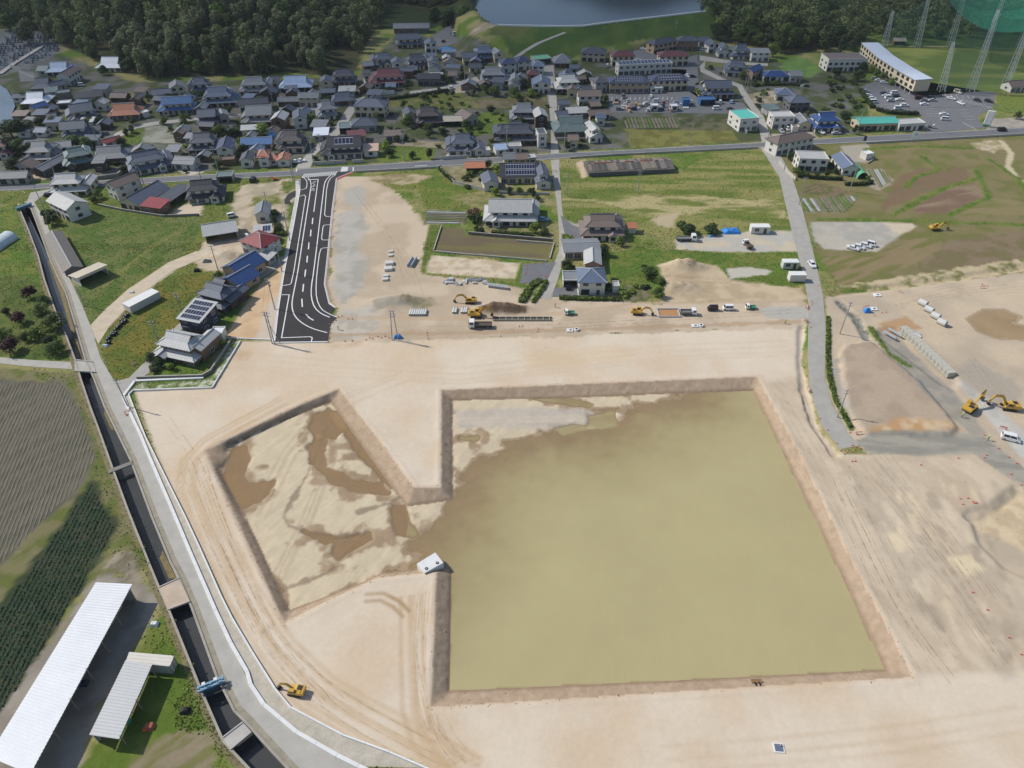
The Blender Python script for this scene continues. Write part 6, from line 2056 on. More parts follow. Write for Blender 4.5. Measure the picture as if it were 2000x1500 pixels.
# ---- single trees that stand out
G_ = 'garden trees'
for px,py,h,k,lb,wd in (
 (908,52,15,'broad','big pale-trunked tree on the reservoir corner',1.3),(880,50,13,'dark','dark tree left of the big pale-trunked tree',1.2),(930,58,10,'dark','dark tree right of the big pale-trunked tree',1.2),(850,46,12,'dark','dark tree above the lorry yard',1.2),(966,52,7,'dark','small dark tree at the end of the dam wall',1.2),
 (1327,30,7,'pine','lone small pine on the dam crest',1.0),(1508,112,9,'bright','pale green tree at the foot of the right-hand wood',1.2),(1378,62,10,'broad','light green tree at the left end of the right-hand wood',1.1),
 (295,142,12,'bright','pale green tree standing in front of the dark wood',1.2),(330,80,13,'bright','round bright treetop in the dark wood',1.3),(205,146,6,'broad','small tree in front of the lone white metal-roofed house',1.1),(186,118,7,'dark','dark tree left of the lone white metal-roofed house',1.2),(255,140,8,'dark','dark tree right of the lone white metal-roofed house',1.3),
 (60,86,14,'bamboo','large drooping bamboo above the graveyard',2.0),(105,82,14,'bamboo','large drooping bamboo right of the graveyard',2.0),(20,60,12,'broad','tree above the left end of the graveyard',1.4),
 (25,268,9,'dark','dark tree on the pond bank, left',1.7),(50,262,8,'dark','dark tree on the pond bank, right',1.5),(18,300,7,'dark','dark tree left of the big grey farmhouse',1.4),(40,300,7,'broad','broad tree left of the big grey farmhouse',1.4),(25,335,6,'dark','dark tree above the roadside farm store',1.5),
 (150,287,6,'broad','garden tree below the white upper floor house, left',1.5),(170,290,6,'broad','garden tree below the white upper floor house, right',1.3),(108,248,6,'dark','round tree by the pond footbridge',1.4),(195,206,5,'broad','small tree by the long black and white house',1.2),
 (435,268,7,'broad','leafy tree in the village garden, left',1.5),(465,266,6,'dark','leafy tree in the village garden, right',1.4),(515,266,7,'bright','light green tree behind the long blue roof',1.4),(482,282,5,'bshrub','yellow-green bush left of the long blue roof',1.2),(608,240,5,'bright','yellow-green tree beside the slate gable',1.0),
 (755,294,5,'bright','light green tree at the roadside field',1.3),(738,235,4.5,'broad','small tree in front of the cream western house',1.0),(796,245,6,'broad','tree between the vegetable plots and the pale gable house',1.2),(838,258,5,'broad','dense garden tree below the dark brown farmhouse',1.4),(862,262,4,'bright','light clipped tree below the dark brown farmhouse',1.2),(910,252,5,'broad','tree beside the open grey shed',1.1),(838,310,5,'dark','single dark tree in the green roadside field',.9),
 (948,182,5,'broad','tree at the plot edge below the grey farmhouse',1.2),(968,188,6,'broad','wide tree at the plot edge below the grey farmhouse',1.4),(1005,190,6,'broad','wide tree below the gable-fronted house',1.5),(1038,190,5,'bright','pale tree left of the blue two-tone storehouse',1.3),(1120,134,5,'broad','tree right of the brown wooden house',1.3),
 (1365,186,5,'bshrub','round yellow-green bush beside the apartment car park',.9),(1360,178,5,'dark','dark slim tree beside the apartment car park',.9),(1448,155,5,'broad','tree between the slate house and the vivid blue roofs',1.3),(1495,166,4,'dark','clipped tree below the vivid blue long house',1.3),
 (1700,142,5,'bright','rounded tree in front of the cream range building, first',1.2),(1711,150,5,'bright','rounded tree in front of the cream range building, second',1.2),(1722,157,5,'bright','rounded tree in front of the cream range building, third',1.2),(1740,166,4.5,'bright','rounded tree in front of the cream range building, fourth',1.3),
 (1678,158,7,'dark','dark tree by the clubhouse drive',1.3),(1630,148,5,'dark','dark bush in front of the white clubhouse',1.4),(1685,140,6,'dark','dark tree at the right of the white clubhouse',1.2),(1612,100,11,'pine','tall dark pine behind the clubhouse, left',1.4),(1640,104,11,'pine','tall dark pine behind the clubhouse, middle',1.4),(1668,100,11,'pine','tall dark pine behind the clubhouse, right',1.4),
 (1985,232,4,'broad','round bush beside the pillar sign',1.3),(1605,232,6,'dark','dark tree above the blue tiled roadside house',1.3),(1650,240,6,'dark','dark tree left of the turquoise hall',1.3),(1668,262,5,'dark','dark slim tree at the corner of the turquoise hall',.7),
 (60,582,4.5,'maroon','dark maroon tree in the canal orchard, upper',1.3),(42,632,4.5,'maroon','reddish maroon tree in the canal orchard, middle',1.3),(25,688,5,'maroon','dark maroon tree in the canal orchard, lower',1.4),
 (80,612,4,'broad','green tree in the canal orchard, upper',1.5),(108,640,5,'broad','large green tree in the canal orchard beside the canal',1.7),(75,660,4.5,'bright','pale green tree in the canal orchard',1.5),(110,690,4,'broad','green tree by the field lane',1.8),(8,662,4,'broad','green tree at the left edge of the orchard',1.5),(90,590,3,'broad','small green tree at the top of the orchard',1.4),(15,615,3,'dark','small dark tree at the left of the orchard',1.3),(50,665,3,'dark','small dark tree between the maroon ones',1.3),(100,672,3.4,'dark','bushy dark tree near the field lane',1.4),
 (98,428,5,'dshrub','tall dark hedge tree on the canal road, upper',.9),(103,440,5,'dshrub','tall dark hedge tree on the canal road, lower',.9),(183,396,3,'broad','bush between the two white houses',1.4),(192,388,4,'broad','larger bush between the two white houses',1.4),
 (540,425,4,'dark','dark round tree beside the narrow grey house',1.1),(537,438,3.4,'dark','dark clipped tree below the narrow grey house',1.1),(545,455,4,'broad','tree beside the new road pavement',1.2),(533,505,3,'broad','bush right of the red hip-roofed house',1.2),(520,515,3,'bshrub','bush above the blue-roofed house',1.0),
 (430,548,3.5,'broad','bush left of the blue-roofed house',1.3),(300,708,3.5,'dark','dark bush left of the pale tiled house',1.4),(310,716,3,'dark','dark bush in the pale tiled house garden',1.2),(335,722,2.5,'bright','light bush in the sandy garden',1.2),(430,675,2.4,'bshrub','bush by the white cube storage box',1.0),
 (925,425,5.5,'dry','reddish brown dead-leaved tree by the pale grey house',.75),(926,435,4,'dshrub','dark green bush below the reddish tree',1.0),(968,382,4,'bright','light tree below the white storehouse',1.2),(972,335,4,'bshrub','yellow-green tree left of the solar house',1.0),(955,328,4,'dark','dark tree right of the orange carport',1.1),(1042,386,5,'dark','slim dark cypress on the lawn',.5),(1050,392,3,'dark','small dark bush near the slim cypress',1.0),(1046,455,5,'bright','bright tree at the corner of the pale grey house',1.1),(1062,458,3.4,'broad','bush row at the corner of the pale grey house',1.5),(940,455,3,'dark','clipped bush on the left of the lawn',1.1),(930,452,2.6,'broad','small bush on the left of the lawn',1.1),
 (995,378,3,'dark','garden pine in front of the solar house, left',1.4),(1015,379,3,'dark','garden pine in front of the solar house, middle',1.3),(1035,379,3,'dark','garden pine in front of the solar house, right',1.3),
 (1208,480,4,'bright','bright bush right of the brown tiled white house',1.0),(1110,470,3,'bshrub','bush at the drive of the brown tiled white house',1.3),(1178,500,5,'dark','dark tree right of the pink-walled wing',1.0),(1108,525,4,'dark','dark tree in the lane-side courtyard',1.2),(1130,540,3,'dark','dark bush in the lane-side courtyard',1.3),(1265,545,5,'broad','tree at the right end of the hedge garden',1.4),(1258,530,3,'dark','dark bush beside the garden plot',1.0),(1290,560,4,'broad','bushy tree at the sandy plot edge',1.3),(1285,580,4,'broad','bushy tree above the works',1.2),(1340,455,5,'dshrub','dark scrub at the meadow edge, left',1.3),(1390,456,4,'dshrub','dark scrub at the meadow edge, right',1.3),
 (1540,312,4,'dark','dark tree below the brown hip roof',1.3),(1565,345,3,'dark','clipped tree at the modern white house',1.2),(1615,345,3,'dark','dark hedge tree right of the modern white house',1.3),(1632,340,3,'dark','dark bush left of the slate blue garage',1.2),(1695,352,2.5,'bright','bush right of the green tunnel shed',1.2),
):
 tree(px,py,h,k,lb,None,'shrub' if 'shrub' in k else 'tree','shrub' if 'shrub' in k else 'tree',wd)
# ---- small shrubs scattered among the village gardens
VILL = PL([(40,185),(280,190),(420,190),(700,180),(860,110),(1010,150),(1130,140),(1190,190),(1180,292),(1070,296),(600,322),(280,345),(40,352)])
ROADP = [r[1] for r in ROAD_DEF]
def pin(x,y,poly):
 r = False
 for i in range(len(poly)):
  (x0,y0),(x1,y1) = poly[i - 1],poly[i]
  if (y0 > y) != (y1 > y) and x < (x1 - x0) * (y - y0) / (y1 - y0) + x0:
   r = not r
 return r
BB = {}
def free(x,y):
 for q in FOOT + ROADP:
  b_ = BB.get(id(q))
  if b_ is None:
   b_ = BB[id(q)] = (min(p[0] for p in q),max(p[0] for p in q),min(p[1] for p in q),max(p[1] for p in q))
  if b_[0] < x < b_[1] and b_[2] < y < b_[3] and pin(x,y,q):
   return False
 return True
r_ = random.Random(31)
a = np.array(VILL)
n_ = 0
while n_ < 230:
 x,y = r_.uniform(a[:,0].min(),a[:,0].max()),r_.uniform(a[:,1].min(),a[:,1].max())
 if not inside(np.array([x]),np.array([y]),VILL)[0] or not free(x,y):
  continue
 k = r_.choice(['shrub','dshrub','dshrub','dshrub','bshrub','broad','dark','dark'])
 big = 'shrub' not in k
 tree_at(x,y,0,r_.uniform(3.4,5.2) if big else r_.uniform(1.3,2.4),k,'small garden tree among the village houses' if big else 'clipped shrub among the village houses','village garden trees' if big else 'village garden shrubs','tree' if big else 'shrub','tree' if big else 'shrub',1.2)
 n_ += 1
for zone,nn,lb in ((PL([(1380,130),(1520,128),(1600,200),(1600,250),(1480,210),(1400,150)]),30,'upper right houses'),(PL([(1095,500),(1180,545),(1280,560),(1290,590),(1100,590)]),14,'hedge garden'),(PL([(300,722),(345,640),(425,575),(470,510),(545,440),(556,455),(520,520),(455,590),(420,650),(310,735)]),30,'house chain by the new road'),(PL([(905,325),(975,345),(985,375),(900,372)]),8,'walled yard'),(PL([(1540,320),(1620,300),(1640,345),(1560,350)]),10,'modern white house'),(PL([(1620,150),(1690,160),(1690,200),(1660,240),(1620,210)]),34,'clubhouse slope')):
 a = np.array(zone)
 k_ = 0
 tries = 0
 while k_ < nn and tries < 3000:
  tries += 1
  x,y = r_.uniform(a[:,0].min(),a[:,0].max()),r_.uniform(a[:,1].min(),a[:,1].max())
  if inside(np.array([x]),np.array([y]),zone)[0] and free(x,y):
   tree_at(x,y,0,r_.uniform(1.2,2.6),r_.choice(['shrub','dshrub','bshrub']),'low shrub of the ' + lb,'shrubs of the ' + lb,'shrub','shrub',1.3)
   k_ += 1
# ---- hedges
def hedge(label,px,w,h,m='leaf_dark',dens=26):
 pts = resample(PL(px),.5)
 p,nr = miter(pts)
 L = np.linalg.norm(np.diff(p,axis=0),axis=1).sum()
 n_ = int(L * dens)
 i = rng.integers(0,len(p) - 1,n_)
 t = rng.uniform(0,1,n_)[:,None]
 base = p[i] * (1 - t) + p[i + 1] * t
 off_ = rng.uniform(-.5,.5,n_)
 zz_ = rng.uniform(0,1,n_) ** .6 * h
 face_ = rng.random(n_) < .7
 off_ = np.where(face_ & (zz_ < .85 * h),np.sign(off_) * .5,off_)
 c = np.stack([base[:,0] + nr[i][:,0] * off_ * w,base[:,1] + nr[i][:,1] * off_ * w,zz_],1)
 nn = unit(n_) + np.array([0,0,.6])
 nn /= np.linalg.norm(nn,axis=1)[:,None]
 o0 = np.array([p[0][0],p[0][1],0])
 root = empty('hedge',o0)
 tag(root,label,'hedge')
 link('foliage',quadcloud('hedge',c - o0,nn,rng.uniform(.3,.7,n_),rng.uniform(0,1,n_),MATS[m]),root)
 extr('twigs',[tuple(q - o0[:2]) for q in p[::4]] + [tuple(p[-1] - o0[:2])],-w * .35,w * .35,0,h * .8,mat('hedge_core',(52,62,38),.95,.3,2,8),root)
hedge('bright clipped hedge above the works by the slate hip roof house',[(1092,583),(1140,585),(1212,586)],1.6,1.2,'leaf_bright')
hedge('dark hedge round the modern white house garden',[(1557,346),(1600,350),(1645,352)],1.4,1.6)
hedge('dark hedge below the slate blue garage',[(1650,362),(1680,362),(1704,358)],1.4,1.5)
hedge('dark hedge between the car park and the turquoise hall',[(1712,216),(1732,222),(1765,224),(1792,224)],2.0,2.0)
hedge('dark hedge on the left edge of the range car park',[(1680,178),(1690,196),(1704,212)],2.2,2.0)
hedge('dark green hedge inside the orange carport yard',[(858,330),(870,344),(886,356)],1.2,1.6)
hedge('clipped hedge on the stone wall of the large pale grey house',[(960,455),(1000,458),(1040,461)],1.4,1.2,'leaf_broad')
hedge('weedy green hedge along the curving side lane',[(1617,620),(1616,680),(1619,740),(1632,785),(1662,835)],0.8,.7,'leaf_bright')
hedge('strip of dark shrubs above the village plots',[(760,195),(800,190),(876,178)],2.0,1.6)
hedge('hedge below the vivid blue long house',[(1470,168),(1540,166),(1580,170)],1.6,1.2)
hedge('green weeds along the narrow lane end',[(1018,592),(1036,560),(1056,547)],2.0,1.0,'leaf_bright')
hedge('thin green weeds beside the gutter of the narrow lane',[(1040,592),(1060,566),(1068,550)],1.0,.7,'leaf_bright')
# ---- rough grass: tufts over the overgrown ground
pr_ = np.clip(GV - .45,0,None) * np.where(GY < 235,1,np.where(GY < 430,2.2,0)) * (np.abs(GX) < GY * .78 + 14)
for q in ROADP + FOOT + [fac]:
 s_,m_ = sdist_box(GX,GY,q,1)
 pr_[s_ > -.3] = 0
pr_[inside(GX,GY,CANAL)] = 0
idx = rng.choice(len(GX),60000,p=pr_ / pr_.sum())
jit = rng.uniform(-.6,.6,(len(idx),2)) * np.where(GY[idx] < 238,.68,1.15)[:,None]
c = np.stack([GX[idx] + jit[:,0],GY[idx] + jit[:,1],GZ[idx] + .12],1)
nn = unit(len(idx)) + np.array([0,0,.5])
nn /= np.linalg.norm(nn,axis=1)[:,None]
clump = fbm(c[:,0] / 5,c[:,1] / 5,201,3)
tone = np.clip((clump - .3) * 1.6 + rng.uniform(-.3,.3,len(idx)),0,1)
sz = rng.uniform(.15,.4,len(idx)) * (0.6 + clump)
tag(link('rough_grass',quadcloud('rough_grass',c,nn,sz,tone,MATS['leaf_weed'])),'rough grass and weeds on the fallow plots','grass',kind='stuff')
# ---- ploughed land and crop rows left of the canal
def rows(poly,A,B,pitch):
 a,b2 = np.array(P(*A)),np.array(P(*B))
 d = (b2 - a) / np.linalg.norm(b2 - a)
 n_ = np.array([-d[1],d[0]])
 q = np.array(poly)
 s,t = q @ n_,q @ d
 for o in np.arange(s.min() + pitch * .5,s.max(),pitch):
  tt = np.arange(t.min(),t.max(),.5)
  pp = n_[None,:] * o + d[None,:] * tt[:,None]
  ok = inside(pp[:,0],pp[:,1],poly)
  if ok.sum() < 6:
   continue
  ii = np.where(ok)[0]
  yield pp[ii[0]],pp[ii[-1]],d,n_
PLOUGH = PL([(-60,745),(118,748),(150,790),(178,860),(186,895),(150,955),(60,1040),(-40,1150)])
pf = empty('ploughed_field',(*P(60,900),0))
tag(pf,'bare ploughed field with long soil ridges left of the canal','field',kind='structure')
o0 = np.array(pf.location)
rm = mat('ridge_soil',(120,114,99),.95,.3,.7,3)
for p,q,d,n_ in rows(PLOUGH,(0,1110),(135,765),.95):
 mb = MB()
 L = np.linalg.norm(q - p)
 k = max(2,int(L / 1.5))
 prev = None
 for i in range(k + 1):
  c = p + (q - p) * i / k + n_ * random.uniform(-.06,.06) - o0[:2]
  h = random.uniform(.05,.13)
  w = random.uniform(.22,.34)
  cur = [(*(c - n_ * w),-.05),(*(c - n_ * .12),h),(*(c + n_ * .12),h),(*(c + n_ * w),-.05)]
  if prev:
   for j in range(3):
    mb.face([prev[j],cur[j],cur[j + 1],prev[j + 1]])
  prev = cur
 mb.build('soil_ridge',rm,pf)
CROP = PL([(178,945),(224,1030),(182,1112),(0,1395),(-60,1470),(-70,1250),(0,1192),(62,1112)])
cf = empty('crop_field',(*P(90,1150),0))
tag(cf,'dark green vegetable field in long rows left of the long white shed','field',kind='structure')
o0 = np.array(cf.location)
for p,q,d,n_ in rows(CROP,(55,1200),(180,960),1.0):
 L = np.linalg.norm(q - p)
 k = int(L * 16)
 t = rng.uniform(0,1,k)[:,None]
 c = p[None,:] * (1 - t) + q[None,:] * t + n_[None,:] * rng.normal(0,.1,k)[:,None]
 c = np.concatenate([c,rng.uniform(.03,.2,k)[:,None]],1) - o0
 nn = unit(k) + np.array([0,0,.8])
 nn /= np.linalg.norm(nn,axis=1)[:,None]
 link('crop_row',quadcloud('crop_row',c,nn,rng.uniform(.12,.34,k),rng.uniform(0,1,k) ** 2,MATS['leaf_crop']),cf)
# vegetable beds
for lb,poly,A,B,pit in (('vegetable beds below the modern white house',PL([(1565,388),(1680,382),(1652,414),(1572,414)]),(1610,414),(1590,386),1.6),('striped pale beds beside the green tunnel shed',PL([(1694,332),(1718,330),(1745,352),(1718,368)]),(1718,366),(1700,334),1.0),('long beds right of the askew farmhouse',PL([(318,300),(352,296),(352,312),(322,316)]),(322,316),(330,298),1.6),('vegetable beds north of the main road',PL([(1220,230),(1330,230),(1328,250),(1225,252)]),(1240,252),(1232,230),1.8),('vegetable beds beside the fallow green field',PL([(832,412),(912,414),(910,436),(830,436)]),(832,420),(912,422),1.5)):
 vb = empty('vegetable_beds',(*poly[0],0))
 tag(vb,lb,'vegetable beds',kind='structure')
 o0 = np.array(poly[0])
 for i,(p,q,d,n_) in enumerate(rows(poly,A,B,pit)):
  mb = MB()
  a_,b_ = p - o0,q - o0
  w = pit * .36
  mb.hexa([(*(a_ - n_ * w),-.1),(*(b_ - n_ * w),-.1),(*(b_ + n_ * w),-.1),(*(a_ + n_ * w),-.1)],[(*(a_ - n_ * w * .7),.2),(*(b_ - n_ * w * .7),.2),(*(b_ + n_ * w * .7),.2),(*(a_ + n_ * w * .7),.2)])
  mb.build('bed',[rm,mat('mulch_sheet',(164,168,172),.6,.2,1,5),mat('bed_green',(92,110,58),.9,.5,2,6)][random.choice((0,0,0,1,2,2))],vb)
# ---- small outbuildings filling the village between the houses
ob = random.Random(91)
a = np.array(VILL)
n_ = t_ = 0
while n_ < 80 and t_ < 14000:
 t_ += 1
 x,y = ob.uniform(a[:,0].min(),a[:,0].max()),ob.uniform(a[:,1].min(),a[:,1].max())
 w,d = ob.uniform(4,9.5),ob.uniform(4,7)
 if not pin(x,y,VILL) or not all(free(x + i * w * .6,y + j * d * .7 + d / 2) for i in (-1,0,1) for j in (-1,0,1)):
  continue
 if any(pin(x,y,PL(q)) for q in ([(220,300),(220,240),(350,240),(350,300)],[(735,320),(735,180),(1070,185),(1070,215),(995,265),(860,290),(850,320)])):
  continue
 ax,ay = x - w / 2,y
 def Qp(X,Y):
  zc = Y * CP + CAM_H * SP
  yc = Y * SP - CAM_H * CP
  return (1000 + FPX * X / zc,750 - FPX * yc / zc)
 an = ob.uniform(-.2,.2)
 bld('small tiled outbuilding wedged between the village houses',Qp(ax,ay - an * w / 2),Qp(ax + w,ay + an * w / 2),d,ob.choice('gGGs'),ob.choice(['slate','grey','dark','lgrey','slate','brown','sblue']),ob.choice(['white','cream','wood','grey','dwood']),h=ob.choice((2.6,3.0,4.2)),cat='outbuilding',name='outbuilding',group='village outbuildings')
 n_ += 1
# unseen ridge added beyond the reservoir so that the water mirrors it dark
xs,ys,q = grid(-900,900,815,1500,24)
hz = 120 * smooth((ys - 815) / 300) * (.6 + .6 * fbm(xs / 160,ys / 160,5,3))
me = gridmesh('hills',np.stack([xs,ys,hz + 2 * fbm(xs / 20,ys / 20,6,2) - 1],1),q.astype(np.int32))
me.materials.append(mat('reflected_ridge',(40,50,34),.95,.4,.05,.3))
tag(link('hills',me),'unseen wooded ridge added beyond the reservoir for its dark reflection','hills',kind='structure')
# ================================================================== VEHICLES
TYRE = mat('tyre',(38,38,40),.9,.1,3,9)
RIM = mat('wheel_rim',(170,172,176),.4,.05,3,9)
LAMP = mat('headlight_glass',(226,230,232),.2,.02,3,9)
GLC = glassmat('car_glass',(30,36,42),.06)
PAINT = {}
for k,c in {'white': (236,237,238),'silver': (176,180,184),'black': (32,33,36),'navy': (48,58,84),'red': (150,34,38),'maroon': (88,34,40),'lblue': (150,186,214),'grey': (112,114,118),'green': (70,150,116),'cream': (222,214,196),'yellow': (206,164,66),'orange': (214,96,40),'steel': (132,134,132),'bed': (96,84,74)}.items():
 PAINT[k] = mat('paint_' + k,c,.28,.04,2,8,spec=.5)
def wheel_mesh(r,w):
 mb = MB()
 mb.tube((0,-w / 2,0),(0,w / 2,0),r,n=12,mi=0)
 mb.tube((0,-w / 2 - .015,0),(0,w / 2 + .015,0),r * .58,n=10,mi=1)
 return mb.mesh('wheel',[TYRE,RIM])
def car_parts(kind):
 P_ = []
 white_ = PAINT['white']
 dims = {'car': (4.2,1.68,.92,1.48),'sedan': (4.6,1.72,.92,1.42),'van': (4.5,1.75,1.0,1.95),'kvan': (3.4,1.48,.95,1.85),'suv': (4.5,1.78,1.02,1.68)}
 if kind in dims:
  L,W,zb,zt = dims[kind]
  h = L / 2
  prof = {'car': [(-h,.3),(-h,.8),(-h + .12,.95),(.9,.95),(h - .25,.78),(h,.62),(h,.3)],'sedan': [(-h,.3),(-h + .02,.82),(-h + .2,.92),(.95,.95),(h - .25,.78),(h,.62),(h,.3)],'suv': [(-h,.35),(-h,.9),(-h + .1,1.05),(1.0,1.05),(h - .2,.92),(h,.72),(h,.35)],'van': [(-h,.3),(-h,1.0),(-h + .05,1.05),(h - .55,1.05),(h - .1,.85),(h,.6),(h,.3)],'kvan': [(-h,.3),(-h,1.0),(-h + .05,1.0),(h - .25,1.0),(h - .05,.85),(h,.6),(h,.3)]}[kind]
  cab = {'car': (-h + .15,1.05,-h + .55,.35),'sedan': (-h + .85,1.05,-h + 1.35,.4),'suv': (-h + .05,1.1,-h + .35,.45),'van': (-h + .02,h - .6,-h + .12,h - 1.25),'kvan': (-h + .02,h - .28,-h + .1,h - .75)}[kind]
  mb = MB()
  mb.prof(prof,-W / 2,W / 2)
  b0,b1,t0,t1 = cab
  wb,wt = W / 2 - .04,W / 2 - .18
  zl = zb - .03
  mb.hexa([(b0,-wb,zl),(b1,-wb,zl),(b1,wb,zl),(b0,wb,zl)],[(t0,-wt,zt),(t1,-wt,zt),(t1,wt,zt),(t0,wt,zt)])
  P_.append(('body',mb.mesh('body_' + kind,white_),(0,0,0),True))
  def lerp(a,b_,t):
   return tuple(x + (y - x) * t for x,y in zip(a,b_))
  B = [(b0,-wb,zl),(b1,-wb,zl),(b1,wb,zl),(b0,wb,zl)]
  T = [(t0,-wt,zt),(t1,-wt,zt),(t1,wt,zt),(t0,wt,zt)]
  def pane(i,j,f0,f1,nx,ny,s0,s1):
   q = [lerp(lerp(B[i],B[j],s0),lerp(T[i],T[j],s0),f0),lerp(lerp(B[i],B[j],s1),lerp(T[i],T[j],s1),f0),lerp(lerp(B[i],B[j],s1),lerp(T[i],T[j],s1),f1),lerp(lerp(B[i],B[j],s0),lerp(T[i],T[j],s0),f1)]
   m_ = MB()
   m_.hexa([(p[0],p[1],p[2]) for p in q],[(p[0] + nx * .02,p[1] + ny * .02,p[2] + .006) for p in q])
   return m_.mesh('pane_' + kind,GLC)
  P_.append(('windshield',pane(1,2,.12,.9,1,0,.06,.94),(0,0,0),False))
  P_.append(('rear_window',pane(3,0,.3,.88,-1,0,.1,.9),(0,0,0),False))
  for (i,j,s) in ((0,1,-1),(2,3,1)):
   for k in range(2):
    P_.append(('side_window',pane(i,j,.2,.88,0,s,.08 + .44 * k,.48 + .44 * k),(0,0,0),False))
  wr,wx = (.31,L * .31)
  yw = W / 2 - .08
  hz = .66
 else:
  L,W,wr = {'ktruck': (3.4,1.48,.28),'dump': (5.2,1.9,.38),'truck': (7.5,2.2,.45)}[kind]
  h = L / 2
  cl = {'ktruck': 1.15,'dump': 1.5,'truck': 1.9}[kind]
  ct = {'ktruck': 1.75,'dump': 2.1,'truck': 2.6}[kind]
  bz = {'ktruck': .62,'dump': .85,'truck': 1.05}[kind]
  x0 = h - cl
  mb = MB()
  mb.prof([(x0,.35),(x0,ct),(h - .35,ct),(h - .04,ct * .58),(h,.5),(h,.35)],-W / 2,W / 2)
  P_.append(('body',mb.mesh('cab_' + kind,white_),(0,0,0),True))
  mb = MB()
  mb.hexa([(h - .31,-W * .42,ct * .93),(h - .31,W * .42,ct * .93),(h - .05,W * .42,ct * .62),(h - .05,-W * .42,ct * .62)],[(h - .27,-W * .42,ct * .94),(h - .27,W * .42,ct * .94),(h + .0,W * .42,ct * .62),(h + .0,-W * .42,ct * .62)])
  P_.append(('windshield',mb.mesh('windshield_' + kind,GLC),(0,0,0),False))
  for s in (-1,1):
   mb = MB()
   y = s * W / 2
   mb.box(x0 + .25,h - .45,min(y,y + s * .02),max(y,y + s * .02),ct * .6,ct * .92)
   P_.append(('side_window',mb.mesh('side_window_' + kind,GLC),(0,0,0),False))
  mb = MB()
  mb.box(-h,x0 - .06,-W * .3,W * .3,.4,bz)
  P_.append(('chassis',mb.mesh('chassis_' + kind,TYRE),(0,0,0),False))
  mb = MB()
  bh = .35 if kind != 'dump' else .6
  mb.box(-h,x0 - .08,-W / 2,W / 2,bz,bz + .08)
  for a in ((-h,x0 - .08,-W / 2,-W / 2 + .06),(-h,x0 - .08,W / 2 - .06,W / 2),(-h,-h + .06,-W / 2 + .06,W / 2 - .06),(x0 - .14,x0 - .08,-W / 2 + .06,W / 2 - .06)):
   mb.box(*a,bz + .08,bz + bh)
  P_.append(('bed',mb.mesh('bed_' + kind,PAINT['steel']),(0,0,0),'bed'))
  wx,yw,hz = L * .33,W / 2 - .1,.62
 wm = wheel_mesh(wr,.2)
 for sx in (-1,1):
  for sy in (-1,1):
   P_.append(('wheel',wm,(sx * wx,sy * yw,wr),False))
 mb = MB()
 mb.box(-.03,.03,-.16,.16,-.07,.07)
 lm = mb.mesh('headlight',LAMP)
 for sy in (-1,1):
  P_.append(('headlight',lm,(h - .01,sy * (W / 2 - .25),hz),False))
 return P_
VEH = {}
def car(px,py,ang,kind,col,label,bed=None,group=None,z=.06):
 if kind not in VEH:
  VEH[kind] = car_parts(kind)
 x,y = P(px,py)
 nm = {'car': 'car','sedan': 'car','suv': 'car','van': 'van','kvan': 'van','ktruck': 'pickup_truck','dump': 'dump_truck','truck': 'truck'}[kind]
 root = empty(nm,(x,y,z),math.radians(ang))
 tag(root,label,nm.replace('_',' '),group)
 for n_,me,loc,pm in VEH[kind]:
  o = link(n_,me,root,loc)
  if pm:
   o.material_slots[0].link = 'OBJECT'
   o.material_slots[0].material = PAINT[col] if pm is True else PAINT[bed or 'steel']
 return root
PK = 'cars in the range car park'
